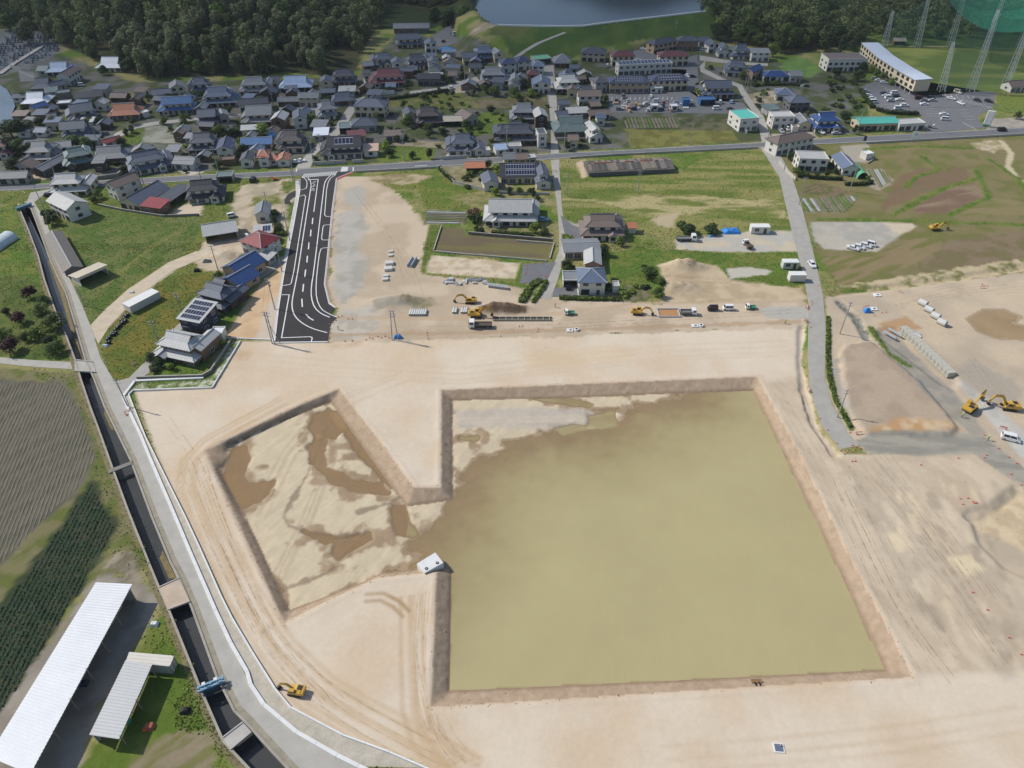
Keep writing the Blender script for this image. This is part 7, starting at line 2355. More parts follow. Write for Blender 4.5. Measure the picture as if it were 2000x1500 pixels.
for q in (
 (1690,180,0,'car','silver','silver car at the top of the left row, range car park',None,PK),(1694,188,0,'sedan','white','white car second in the left row, range car park',None,PK),(1703,194,0,'car','white','white car third in the left row, range car park',None,PK),(1706,201,0,'van','white','white van at the bottom of the left row, range car park',None,PK),
 (1708,155,-20,'car','silver','silver car under the cream building, first',None,PK),(1716,159,-20,'sedan','white','white car under the cream building, second',None,PK),(1726,163,-20,'sedan','white','white car under the cream building, third',None,PK),
 (1726,184,5,'car','navy','dark blue car heading the middle row, range car park',None,PK),(1730,188.5,5,'sedan','silver','silver car second in the middle row, range car park',None,PK),(1735,192.5,5,'van','white','white van third in the middle row, range car park',None,PK),(1739,198.5,5,'car','silver','silver-blue car fourth in the middle row, range car park',None,PK),
 (1747,184,0,'van','white','white van right of the dark blue car',None,PK),(1750,189.5,0,'car','black','black car in the middle of the range car park',None,PK),(1757,196.5,-5,'sedan','white','pale car below the black one in the middle row',None,PK),(1766,208,-5,'suv','white','white car by itself in the lower middle row',None,PK),(1754,214,-2,'van','white','white estate at the bottom of the middle row',None,PK),
 (1794,194,-5,'van','maroon','maroon van below the pillars of the cream building',None,PK),(1818,192,-10,'car','black','black car right of the maroon van',None,PK),(1805,199,-5,'car','grey','grey car below the maroon van',None,PK),(1821,197.5,-5,'sedan','silver','silver saloon beside the grey car',None,PK),(1805,205,-5,'sedan','white','white saloon below the grey car',None,PK),
 (1857,194,-40,'sedan','white','white saloon parked slantwise on the right',None,PK),(1876,203,-75,'sedan','white','white car nose-down on the right of the car park',None,PK),(1870,182,-60,'van','cream','cream van under the nets',None,PK),(1908,198,-60,'car','black','black car, left of the two at the right end',None,PK),(1930,200,-40,'suv','black','black car, right of the two at the right end',None,PK),
 (1843,225,-10,'sedan','white','white saloon driving out of the car park',None,PK),(1846,235,-15,'van','white','white van driving out of the car park',None,PK),(1818,250,-20,'ktruck','white','white pickup beside the low white-roofed shop',None,PK),
 (1956,256,5,'van','black','black van driving on the main road'),(1698,256,0,'suv','black','black car in front of the turquoise hall'),(1633,262,0,'sedan','silver','silver car below the blue tiled roadside house'),(1603,260,-60,'car','white','white car at the porch of the blue tiled roadside house'),
 (1217,191,-80,'van','grey','dark van in the apartment car park'),(1225,199,-80,'ktruck','white','small white pickup left in the machinery yard'),(1271,190,80,'car','white','white car in the apartment car park'),(1281,200,0,'kvan','white','white van in the machinery yard'),(1254,208,20,'ktruck','white','white pickup in the middle of the machinery yard'),(1204,199,80,'suv','black','black car at the left end of the machinery yard'),(1210,215,0,'car','grey','dark grey car at the bottom of the machinery yard'),
 (1349,203,80,'ktruck','white','white pickup beside the blue storage cabin'),(1406,202,80,'kvan','white','white van right of the blue garage'),(1428,201,80,'car','lblue','light blue car right of the blue garage'),(1400,214,5,'van','white','white van below the blue garage'),(1427,215,5,'car','black','black car beside the turquoise-roofed shop'),(1376,163,0,'sedan','silver','silver car at the grey tiled house gate'),
 (1343,150,-60,'car','white','white car right of the solar apartment block'),(1353,151,0,'car','black','black car right of the solar apartment block'),(1246,119,0,'sedan','white','white car behind the white terraced block'),(1256,97,-30,'sedan','white','white car left of the dark brown apartment block'),(1375,99,0,'kvan','white','white van by the row of houses below the wood'),(1537,254,-80,'kvan','white','white van at the door of the white flat-roofed house'),(1526,258,-85,'car','silver','silver car at the door of the white flat-roofed house'),
 (876,155,-10,'sedan','red','red car in the gravel yard of the black house'),(885,162,-40,'car','black','black car in the gravel yard of the black house'),(882,174,80,'kvan','white','white van on the lane below the black house'),(919,164,20,'car','navy','dark car on the lane bend'),(912,170,60,'ktruck','white','small white pickup on the lane bend'),(885,68,-70,'truck','white','white lorry in the yard below the big tree'),(866,82,80,'car','black','black car in the yard below the big tree'),(951,75,30,'car','black','black car below the house on the reservoir corner'),(1186,131,80,'kvan','white','white van below the dark hip-roofed house'),(1099,185,0,'car','black','black car in front of the light grey tiled house'),
 (495,354,85,'van','black','black van in the sandy yard by the main road'),(578,318,5,'car','white','white car behind the roadside wall, left'),(588,316,5,'sedan','white','white car behind the roadside wall, right'),(480,467,55,'ktruck','white','white pickup left of the red hip-roofed house'),(453,424,30,'kvan','white','white van behind the grey workshop'),(72,327,-10,'sedan','white','white car in front of the big grey farmhouse'),(97,383,15,'car','black','black car at the pale tiled house'),(110,353,10,'car','grey','dark car on the verge of the main road, far left'),(160,168,5,'kvan','white','white van on the grass below the lone white house'),
 (1665,487,-35,'sedan','white','first white car from the left on the gravel lot'),(1677,485,-35,'car','white','second white car from the left on the gravel lot'),(1690,482,-35,'car','white','third white car from the left on the gravel lot'),(1701,480,-35,'kvan','white','fourth white car, a boxy one, on the gravel lot'),
 (1391,606,180,'kvan','black','black van parked on the dirt works road'),(1421,605,180,'kvan','white','white van parked on the dirt works road'),(1465,603,180,'ktruck','white','white pickup with green bed on the dirt works road','green'),(1344,614,0,'dump','white','white dump truck beside the trench on the works road','steel'),(1340,470,0,'truck','white','white crane lorry on the gravel pad below the meadow','steel'),(1459,482,100,'dump','white','small tipper with brown bed on the gravel pad','bed'),(1585,519,-85,'car','white','white car driving down the side lane'),(1972,859,-25,'van','white','white minibus on the concrete strip at the right edge'),(1112,614,180,'ktruck','white','white pickup with green bed left of the small digger','green'),(938,639,180,'truck','white','tipper lorry beside the yellow digger and dark spoil heap','bed'),(1109,562,90,'car','black','black car under the flat grey carport'),(1062,431,0,'car','lblue','pale blue car right of the large pale grey house'),
):
 car(*q)
# ------------------------------------------------------------------ diggers
def digger(px,py,ang,s,label,swing=0.0,pose=(2.9,3.9,5.4,3.0,6.3,.9),col='yellow',dz=0.0):
 x,y = P(px,py)
 root = empty('excavator',(x,y,dz),math.radians(ang))
 s *= .82
 root.scale = (s,s,s)
 tag(root,label,'excavator')
 ym = PAINT[col]
 dk = mat('digger_dark',(52,52,54),.7,.15,2,6)
 for sy in (-1,1):
  mb = MB()
  yy = sy * 1.1
  mb.prof([(-1.9,.35),(-1.6,.05),(1.6,.05),(1.9,.35),(1.9,.6),(1.6,.85),(-1.6,.85),(-1.9,.6)],yy - .28,yy + .28)
  mb.build('track',dk,root)
 mb = MB()
 mb.box(-.9,.9,-.85,.85,.4,.95)
 mb.build('undercarriage',dk,root)
 R = Matrix.Rotation(math.radians(swing),4,'Z')
 def part(nm,mb,m):
  o = mb.build(nm,m,root)
  o.rotation_euler = (0,0,math.radians(swing))
  return o
 mb = MB()
 mb.prof([(-2.1,1.0),(-2.2,1.3),(-2.0,2.1),(-.6,2.15),(.2,1.75),(1.5,1.6),(1.5,1.0)],-1.3,.35)
 mb.prof([(-2.1,1.0),(-2.2,1.3),(-2.0,2.1),(-.6,2.15),(-.4,1.0)],.35,1.3)
 body = part('body',mb,ym)
 mb = MB()
 mb.prof([(-2.75,1.05),(-2.85,1.5),(-2.7,2.05),(-2.15,2.1),(-2.15,1.05)],-1.25,1.25)
 part('counterweight',mb,ym)
 mb = MB()
 mb.box(-1.9,-.7,-1.1,.2,2.15,2.2)
 part('engine_cover',mb,dk)
 mb = MB()
 mb.prof([(-.35,1.0),(-.35,2.75),(1.05,2.75),(1.45,1.9),(1.45,1.0)],.38,1.3)
 cab = part('cab',mb,ym)
 mb = MB()
 mb.hexa([(1.08,.45,2.65),(1.08,1.22,2.65),(1.46,1.22,1.85),(1.46,.45,1.85)],[(1.12,.45,2.67),(1.12,1.22,2.67),(1.5,1.22,1.87),(1.5,.45,1.87)])
 mb.box(-.2,.95,1.3,1.33,1.8,2.6)
 mb.box(-.2,.95,.35,.38,1.8,2.6)
 mb.build('window',GLC,cab)
 bx,bz,tx,tz,ax,az = pose
 yb = -.25
 def limb(nm,p,q,w0,w1,m):
  mb = MB()
  d = Vector((q[0] - p[0],0,q[1] - p[1])).normalized()
  n_ = Vector((-d.z,0,d.x))
  pts = [(p[0] + n_.x * w0,p[1] + n_.z * w0),(q[0] + n_.x * w1,q[1] + n_.z * w1),(q[0] - n_.x * w1,q[1] - n_.z * w1),(p[0] - n_.x * w0,p[1] - n_.z * w0)]
  mb.prof(pts,yb - .2,yb + .2)
  return part(nm,mb,m)
 bo = MB()
 for (p,q,w0,w1) in (((.9,1.5),(bx,bz),.28,.34),((bx,bz),(tx,tz),.34,.2)):
  d = Vector((q[0] - p[0],0,q[1] - p[1])).normalized()
  n_ = Vector((-d.z,0,d.x))
  bo.prof([(p[0] + n_.x * w0,p[1] + n_.z * w0),(q[0] + n_.x * w1,q[1] + n_.z * w1),(q[0] - n_.x * w1,q[1] - n_.z * w1),(p[0] - n_.x * w0,p[1] - n_.z * w0)],yb - .22,yb + .22)
 part('boom',bo,ym)
 limb('arm',(tx - .3,tz + .35),(ax,az),.24,.15,ym)
 mb = MB()
 mb.tube((1.3,yb,1.7),(bx - .1,yb,bz - .6),.09,n=6)
 mb.tube((bx,yb,bz + .4),(tx - .3,yb,tz + .5),.09,n=6)
 part('ram',mb,dk)
 mb = MB()
 mb.prof([(ax - .15,az + .15),(ax + .35,az - .05),(ax + .3,az - .55),(ax - .25,az - .85),(ax - .7,az - .7),(ax - .45,az - .25)],yb - .5,yb + .5)
 part('bucket',mb,dk)
digger(1826,449,5,1.0,'yellow digger in the grassy field right of the gravel lot',pose=(2.7,3.4,5.0,3.3,6.0,1.2))
digger(918,591,180,1.0,'yellow digger with arm to the left on the sandy works',pose=(2.9,3.6,5.4,3.0,6.4,1.0))
digger(930,618,0,1.15,'yellow digger beside the dark spoil heap and tipper',pose=(2.4,3.9,4.6,3.6,5.6,1.4))
digger(1245,613,-5,1.0,'pale yellow digger with reddish tracks by the trench',pose=(2.6,3.3,4.8,3.0,6.0,1.0))
digger(1893,800,38,1.2,'big yellow digger, left of the facing pair',pose=(3.0,4.0,5.6,4.2,6.5,1.4))
digger(1968,798,168,1.15,'big yellow digger, right of the facing pair',pose=(2.6,4.0,4.9,3.8,5.6,1.3))
digger(578,1352,170,.85,'small yellow digger beside the white coping in the foreground',pose=(2.2,3.2,4.2,2.7,5.0,.9))
digger(538,352,200,.55,'small brown digger in the sandy yard by the main road',col='orange')
digger(1297,202,0,.5,'small red digger in the machinery yard',col='red')
digger(1231,215,10,.5,'small orange digger in the machinery yard',col='orange')
# ------------------------------------------------------------------ site equipment
PIPE = mat('concrete_pipe',(206,206,202),.85,.12,1,6)
GREYC = mat('precast_grey',(176,180,184),.85,.15,1,6)
def pipe(px,py,ang,L,r,label,group=None,th=.12):
 x,y = P(px,py)
 root = empty('concrete_pipe',(x,y,0),math.radians(ang))
 tag(root,label,'pipe',group)
 mb = MB()
 K = 14
 for i in range(K):
  t0,t1 = 2 * math.pi * i / K,2 * math.pi * (i + 1) / K
  for ra,rb in ((r,r),(r - th,r - th)):
   mb.face([(-L / 2,ra * math.cos(t0),r + ra * math.sin(t0)),(L / 2,ra * math.cos(t0),r + ra * math.sin(t0)),(L / 2,ra * math.cos(t1),r + ra * math.sin(t1)),(-L / 2,ra * math.cos(t1),r + ra * math.sin(t1))])
  for xx in (-L / 2,L / 2):
   mb.face([(xx,r * math.cos(t0),r + r * math.sin(t0)),(xx,r * math.cos(t1),r + r * math.sin(t1)),(xx,(r - th) * math.cos(t1),r + (r - th) * math.sin(t1)),(xx,(r - th) * math.cos(t0),r + (r - th) * math.sin(t0))])
 mb.build('barrel',PIPE,root)
 mb = MB()
 mb.tube((L / 2 - .25,0,r),(L / 2 - .02,0,r),r * 1.06,n=14,cap=False)
 mb.build('collar',GREYC,root)
for i in range(8):
 pipe(802 + i * 4.2,612,88,3.2,.42,'white pipe in the row of eight on the works','row of eight pipes')
for i,x in enumerate((886.5,891,903,907.5,911.5)):
 pipe(x,608,86,3.0,.4,'white pipe in the small rows left of the dark spoil heap','small rows of pipes')
for i,x in enumerate((939.5,944.5,949.5)):
 pipe(x,604,95,2.6,.4,'white pipe leaning by the dark spoil heap','three pipes by the spoil heap')
for i,(x,y) in enumerate(((1801,596),(1813,609),(1825.5,621.5),(1838,634))):
 pipe(x,y,-52,2.7,1.0,'%s of the four big white pipes, counting from the top' % ['first','second','third','fourth'][i],'four big pipes',.16)
def block(name,px,py,size,ang,label,cat,group=None,m=None,hollow=None,z=0.0):
 x,y = P(px,py)
 mb = MB()
 sx,sy,sz = size
 if hollow == 'u':
  t = sy * .16
  mb.box(-sx / 2,sx / 2,-sy / 2,sy / 2,0,t)
  mb.box(-sx / 2,sx / 2,-sy / 2,-sy / 2 + t,t,sz)
  mb.box(-sx / 2,sx / 2,sy / 2 - t,sy / 2,t,sz)
 else:
  e = min(size) * .08
  mb.hexa([(-sx / 2,-sy / 2,0),(sx / 2,-sy / 2,0),(sx / 2,sy / 2,0),(-sx / 2,sy / 2,0)],[(-sx / 2,-sy / 2,sz - e),(sx / 2,-sy / 2,sz - e),(sx / 2,sy / 2,sz - e),(-sx / 2,sy / 2,sz - e)])
  mb.hexa([(-sx / 2,-sy / 2,sz - e),(sx / 2,-sy / 2,sz - e),(sx / 2,sy / 2,sz - e),(-sx / 2,sy / 2,sz - e)],[(-sx / 2 + e,-sy / 2 + e,sz),(sx / 2 - e,-sy / 2 + e,sz),(sx / 2 - e,sy / 2 - e,sz),(-sx / 2 + e,sy / 2 - e,sz)])
 o = mb.build(name,m or GREYC,None,False,(x,y,z),math.radians(ang))
 tag(o,label,cat,group)
 return o
for x,y,s,lb in ((764,492,.9,'topmost pale concrete block of the scattered line'),(763,500,1.0,'second pale concrete block of the scattered line'),(761,516,1.7,'large pale concrete block in the middle of the scattered line'),(759,527,1.7,'large pale concrete block below the middle one of the scattered line'),(754,540,1.1,'small pale concrete block low in the scattered line'),(753,547,1.2,'lowest pale concrete block of the scattered line')):
 block('concrete_block',x,y,(s * 1.7,s * 1.3,s * .6),10,lb,'concrete block','scattered line of blocks',PIPE)
block('concrete_flume',805,514,(6.2,1.8,1.2),78,'long grey concrete flume lying on the sand','flume',None,GREYC,'u')
for i in range(13):
 block('kerb_slab',954 + i * 3.1,559 + i * .42,(.35,1.9,.9),10,'grey slab in the leaning row below the pale lot','slab','row of leaning slabs')
rb_ = random.Random(9)
for i in range(30):
 block('precast_unit',rb_.uniform(868,950),0 + 545 + rb_.uniform(0,12) * 1.0,(rb_.uniform(1.2,2.6),rb_.uniform(.5,.9),rb_.uniform(.3,.8)),rb_.choice((0,5,90)),'grey precast unit in the stack yard below the pale lot','precast unit','stack yard units',rb_.choice((GREYC,PIPE)),rb_.choice((None,'u')))
# culvert with square lids in the basin: a big white block with two round ports
c = [np.array(P(*p,.55)) for p in ((814,1101),(829,1119),(866,1099),(850,1079))]
ctr = sum(c) / 4
root = empty('culvert_chamber',(*ctr,0))
tag(root,'white concrete chamber with two round openings in the basin','chamber')
mb = MB()
mb.hexa([(*(p - ctr),-2.1) for p in c],[(*(p - ctr),.55) for p in c])
mb.build('body',CW,root)
for px,py in ((833,1110.5),(854,1099.5)):
 p = np.array(P(px,py,.55)) - ctr
 mb = MB()
 mb.tube((*p,.5),(*p,.64),.36,n=14)
 o = mb.build('port_rim',mat('port_dark',(66,60,56),.8,.2,3,8),root)
 mb = MB()
 mb.tube((*p,.6),(*p,.66),.16,n=10)
 mb.build('port_cap',GREYC,o)
# box culvert under construction with formwork
a_,b_ = np.array(P(1762,642)),np.array(P(1858,734))
d = (b_ - a_)
L = np.linalg.norm(d)
root = empty('box_culvert',(*a_,-.6),math.atan2(d[1],d[0]))
tag(root,'long pale box culvert under construction with props','culvert')
n_ = 14
for i in range(n_):
 x0,x1 = L * i / n_ + .03,L * (i + 1) / n_ - .03
 mb = MB()
 mb.box(x0,x1,-1.3,1.3,0,1.7)
 mb.build('culvert_unit',mat('culvert_pale',(190,186,172),.85,.15,1,6),root)
 for s in (-1,1):
  mb = MB()
  xm = (x0 + x1) / 2
  mb.tube((xm,s * 1.35,1.6),(xm,s * 2.3,.1),.06,n=5)
  mb.tube((xm - .4,s * 1.36,.2),(xm - .4,s * 1.36,2.0),.05,n=5)
  mb.tube((xm - .6,s * 1.4,1.2),(xm + .6,s * 1.4,1.2),.05,n=5)
  mb.build('prop',mat('prop_steel',(150,152,150),.6,.2,2,6),root)
for i,(x,y,l,an) in enumerate(((1738,655,4.5,-60),(1748,650,5,-60),(1783,648,5,-55),(1790,655,3,-55))):
 block('steel_beam',x,y,(l,.6,.5),an,['leftmost','second','third','rightmost'][i] + ' beam lying at the upper end of the box culvert','beam','beams by the culvert',CW if i == 3 else GREYC)
# trench with shoring on the works road
tr = empty('shored_trench',(*P(1306,612),0))
tag(tr,'open trench with timber shoring between digger and dump truck','trench')
mb = MB()
mb.box(-3.0,3.0,-2.2,2.2,.02,.10)
mb.build('soil_bed',mat('trench_soil',(182,138,96),.95,.3,1,4),tr)
for y in (-2.3,2.3):
 mb = MB()
 mb.box(-3.6,3.6,y - .12,y + .12,0,.45)
 mb.build('shoring_board',GREYC,tr)
for x in (-3.4,3.4):
 mb = MB()
 mb.box(x - .12,x + .12,-2.15,2.15,0,.4)
 mb.build('strut',GREYC,tr)
# pipe trench by the tipper
tr = empty('pipe_trench',(*P(1030,624),0))
tag(tr,'dark pipe trench with props right of the tipper','trench')
mb = MB()
mb.box(-11,8,-.7,.7,.02,.12)
mb.build('trench_floor',mat('trench_dark',(104,96,84),.95,.3,1,4),tr)
for y in (-.85,.85):
 mb = MB()
 mb.box(-11,8,y - .1,y + .1,0,.5)
 mb.build('shoring_board',mat('shoring',(142,136,124),.9,.3,1,5),tr)
for i in range(9):
 mb = MB()
 mb.box(-9 + i * 2,-8.8 + i * 2,-.75,.75,.3,.42)
 mb.build('strut',GREYC,tr)
for px,py,sx,sy,lb in ((1113,646,2.0,1.6,'white square cover slab at the works edge, left'),(1357,637,2.0,1.6,'white square cover slab at the works edge, right'),(1713,577,2.2,1.8,'white cover slab on the right-hand works, upper'),(1706,604,2.2,1.8,'white open manhole frame on the right-hand works')):
 o = block('cover_slab',px,py,(sx,sy,.35),0,lb,'slab',None,CW)
 mb = MB()
 mb.box(-.1,.55,-.35,.35,.35,.37)
 mb.build('hatch',mat('hatch_dark',(58,60,64),.7,.2,2,6),o)
for px,py,lb in ((1126,645,'white ring unit beside the left cover slab'),(1369,637,'white ring unit beside the right cover slab')):
 x,y = P(px,py)
 root = empty('manhole_ring',(x,y,0))
 tag(root,lb,'manhole ring')
 mb = MB()
 mb.tube((0,0,0),(0,0,.6),.75,n=16)
 mb.build('ring',CW,root)
 mb = MB()
 mb.tube((0,0,.55),(0,0,.63),.42,n=14)
 mb.build('opening',MATS['hatch_dark'],root)
o = block('manhole_cover',1521,1461,(1.9,1.7,.14),-4,'grey square manhole with white rim on the foreground sand','manhole',None,CW)
mb = MB()
mb.box(-.72,.72,-.64,.64,.14,.17)
mb.build('lid',mat('lid_grey',(104,116,132),.6,.15,2,6),o)
# pump stage on the near water edge
x,y = P(1479,1330)
root = empty('pump_stage',(x,y,-.9))
tag(root,'small timber pump stage on the near bank of the basin','pump')
mb = MB()
mb.box(-1.0,1.0,-.2,.5,.5,.62)
mb.build('deck',mat('timber',(150,116,78),.85,.25,2,6),root)
for xx in (-.9,-.3,.3,.9):
 mb = MB()
 mb.tube((xx,.4,-1.2),(xx,.4,.9),.05,n=6)
 mb.build('leg',MATS['timber'],root)
for xx in (-.45,.35):
 mb = MB()
 mb.tube((xx,-.1,.62),(xx,-.9,1.0),.14,n=8)
 mb.build('hose',TYRE,root)
# ------------------------------------------------------------------ cones, barricades, portable boxes
RED = mat('safety_red',(214,92,78),.55,.1,2,8)
mb = MB()
mb.box(-.22,.22,-.22,.22,0,.05)
CONEB = mb.mesh('base',RED)
mb = MB()
mb.tube((0,0,.05),(0,0,.72),.16,.03,n=10)
CONEC = mb.mesh('cone_body',RED)
mb = MB()
mb.tube((0,0,.32),(0,0,.5),.115,.085,n=10,cap=False)
CONES = mb.mesh('stripe',WP)
def cone(px,py,label,group):
 x,y = P(px,py)
 root = empty('traffic_cone',(x,y,.05))
 root.scale = (.85,.85,.95)
 tag(root,label,'traffic cone',group)
 link('base',CONEB,root)
 link('cone_body',CONEC,root)
 link('stripe',CONES,root)
for lb,gr,pts in (
 ('red traffic cone around the lower end of the side lane','cones at the side lane end',[(1581,765),(1601,818),(1616,840),(1634,866),(1642,880),(1654,884),(1664,870),(1666,882),(1672,874),(1680,876),(1660,845),(1674,848),(1664,901),(1670,901)]),
 ('red traffic cone along the haul road at right','haul road cones',[(1798,908),(1871,895),(1922,894),(1926,889),(1922,850),(1950,876),(1970,893),(1985,905),(1974,926),(1994,947),(1958,834),(1964,838)]),
 ('red traffic cone by the cut at the right','cut cones',[(1875,974),(1890,973),(1880,985),(1903,983),(1900,980),(1907,982)]),
 ('red traffic cone on the lower right platform edge','platform edge cones',[(1899,1157),(1928,1191),(1970,1245),(1994,1278)]),
 ('red traffic cone at the end of the new road','new road cones',[(644,634),(650,630),(656,626),(661,620),(668,618),(645,642),(644,650),(643,660),(642,668),(680,623),(688,623),(674,667),(688,666)]),
 ('red traffic cone beside the twin poles on the works','twin pole cones',[(715,664),(722,660),(728,662),(738,658),(745,660),(752,657),(760,660),(835,656),(836,662),(834,650)]),
 ('red traffic cone on the grey paved lot','paved lot cones',[(1028,519),(1029,525),(1028,532),(1026,536),(1037,537),(1055,538),(1064,540),(1068,541),(1045,515),(1060,515)]),
 ('red traffic cone along the works fence','works fence cones',[(1014,638),(1020,637),(1052,643),(1050,648),(1574,601),(1578,604),(1571,626),(1580,630),(1583,640),(1585,588),(1586,592),(1585,596),(1598,558)]),
 ('red traffic cone on the far dirt at right','far dirt cones',[(1757,570),(1762,572),(1918,556),(1928,559),(1722,611),(1730,610),(1708,617),(1695,597)]),
 ('red traffic cone on the canal road edge','canal road cones',[(246,810),(248,812),(262,716)]),
 ('red traffic cone beside the grey manhole','manhole cone',[(1524,1457)]),
):
 for p in pts:
  cone(*p,lb,gr)
def barricade(px,py,ang,label):
 x,y = P(px,py)
 root = empty('barricade',(x,y,.05),math.radians(ang))
 tag(root,label,'barricade')
 for zz_ in (.4,.75):
  mb = MB()
  mb.box(-.9,.9,-.03,.03,zz_,zz_ + .16)
  mb.build('rail',RED if zz_ > .5 else WP,root)
 for xx in (-.8,.8):
  for s in (-1,1):
   mb = MB()
   mb.tube((xx,s * .3,0),(xx,0,1.0),.03,n=5)
   mb.build('leg',RED,root)
for px,py,an,lb in ((446,661,0,'red and white barricade at the white kerb end'),(250,806,60,'red barricade on the canal road edge'),(262,712,40,'red barrier in the overgrown field bend'),(1576,600,80,'red barricade at the works gate, upper'),(1572,628,70,'red barricade at the works gate, lower'),(1579,763,85,'red barricade in the ditch by the side lane'),(1676,848,10,'red barricade at the hedge end of the side lane'),(1918,563,10,'red and white barricade on the far right dirt'),(1688,603,30,'pink barricade beside the blue tarpaulin heap'),(1958,838,-20,'red barricade by the white minibus')):
 barricade(px,py,an,lb)
def cabin(label,A,B,d,h,wm,door=True,z=.0,name='site_cabin'):
 a,b2 = np.array(P(*A)),np.array(P(*B))
 w = float(np.linalg.norm(b2 - a))
 root = empty(name,(*((a + b2) / 2),z),math.atan2(b2[1] - a[1],b2[0] - a[0]))
 tag(root,label,name.replace('_',' '))
 mb = MB()
 mb.box(-w / 2,w / 2,0,d,.15,h)
 mb.build('body',wm,root)
 mb = MB()
 mb.box(-w / 2 - .06,w / 2 + .06,-.06,d + .06,h,h + .1)
 mb.build('roof',CW,root)
 for xx in (-w / 2 + .3,w / 2 - .3):
  mb = MB()
  mb.box(xx - .15,xx + .15,.1,d - .1,0,.15)
  mb.build('skid',MATS['concrete_dark'],root)
 if door:
  link('window',WIN['sl'][2],root,(-w * .2,0,1.1),0)
  link('door',DOORM,root,(w * .25,0,.16),0)
cabin('pale site cabin at the lane verge, upper of two',(1528,526),(1558,526),2.6,2.7,MATS['wall_lgrey'])
cabin('white site cabin at the lane verge, lower of two',(1541,551),(1572,551),2.6,2.7,MATS['wall_white'],False)
cabin('white site office with dark doorway on the gravel pad',(1466,457),(1502,457),3,2.8,MATS['wall_white'])
cabin('long white shipping container beside the dirt track',(244,606),(258,613),11,2.6,MATS['wall_white'],False,name='container')
mat('tarp_blue',(56,136,214),.5,.12,1,4)
def tarp(px,py,w,d,h,label,seed):
 x,y = P(px,py)
 xs,ys,q = grid(-w / 2,w / 2,-d / 2,d / 2,max(w,d) / 14)
 r2 = np.clip(1 - (2 * xs / w) ** 4,0,1) * np.clip(1 - (2 * ys / d) ** 4,0,1)
 zz_ = .05 + h * r2 * (.5 + fbm(xs * 1.2 + seed,ys * 1.2,seed,3))
 me = gridmesh('tarpaulin',np.stack([xs,ys,zz_],1),q.astype(np.int32))
 me.materials.append(MATS['tarp_blue'])
 me.polygons.foreach_set('use_smooth',np.zeros(len(q),bool))
 tag(link('tarpaulin',me,None,(x,y,0)),label,'tarpaulin')
tarp(1428,453,7,4,1.3,'blue tarpaulin heap beside the site office',1)
tarp(1389,462,1.8,1.2,.7,'small blue tarpaulin bundle on the gravel pad',2)
tarp(873,97,10,7,1.2,'bright blue tarpaulin by the lorry yard',3)
tarp(1693,609,2.2,1.8,1.4,'blue tarpaulin heap on the right-hand works',4)
tarp(496,273,3,3,1.8,'round blue cover behind the long blue roof',5)
tarp(533,272,6,3,2.0,'crumpled blue sheet over junk behind the long blue roof',6)
tarp(777,660,2.6,1.4,1.2,'blue sheet at the foot of the twin poles',7)
# black bulk bags along the overgrown field
BAG = mat('bag_black',(34,36,40),.6,.2,3,8)
BAGW = mat('bag_top',(206,210,214),.6,.15,3,8)
mb = MB()
mb.hexa([(.5 * math.cos(t * math.pi / 4),.5 * math.sin(t * math.pi / 4),0) for t in range(8)],[(.42 * math.cos(t * math.pi / 4),.42 * math.sin(t * math.pi / 4),.85) for t in range(8)])
BM = mb.mesh('bag_body',BAG)
mb = MB()
mb.hexa([(.2 * math.cos(t * math.pi / 3),.2 * math.sin(t * math.pi / 3),.85) for t in range(6)],[(.12 * math.cos(t * math.pi / 3),.12 * math.sin(t * math.pi / 3),1.0) for t in range(6)])
BT = mb.mesh('bag_neck',BAGW)
for i in range(26):
 t = i / 25
 px,py = 252 - 42 * t + rb_.uniform(-4,4),614 + 56 * t + rb_.uniform(-3,3)
 x,y = P(px,py)
 root = empty('bulk_bag',(x,y,0),rb_.uniform(0,6))
 tag(root,'black bulk bag with pale neck along the overgrown field','bag','black bags by the dirt track')
 link('bag_body',BM,root)
 link('bag_neck',BT,root)
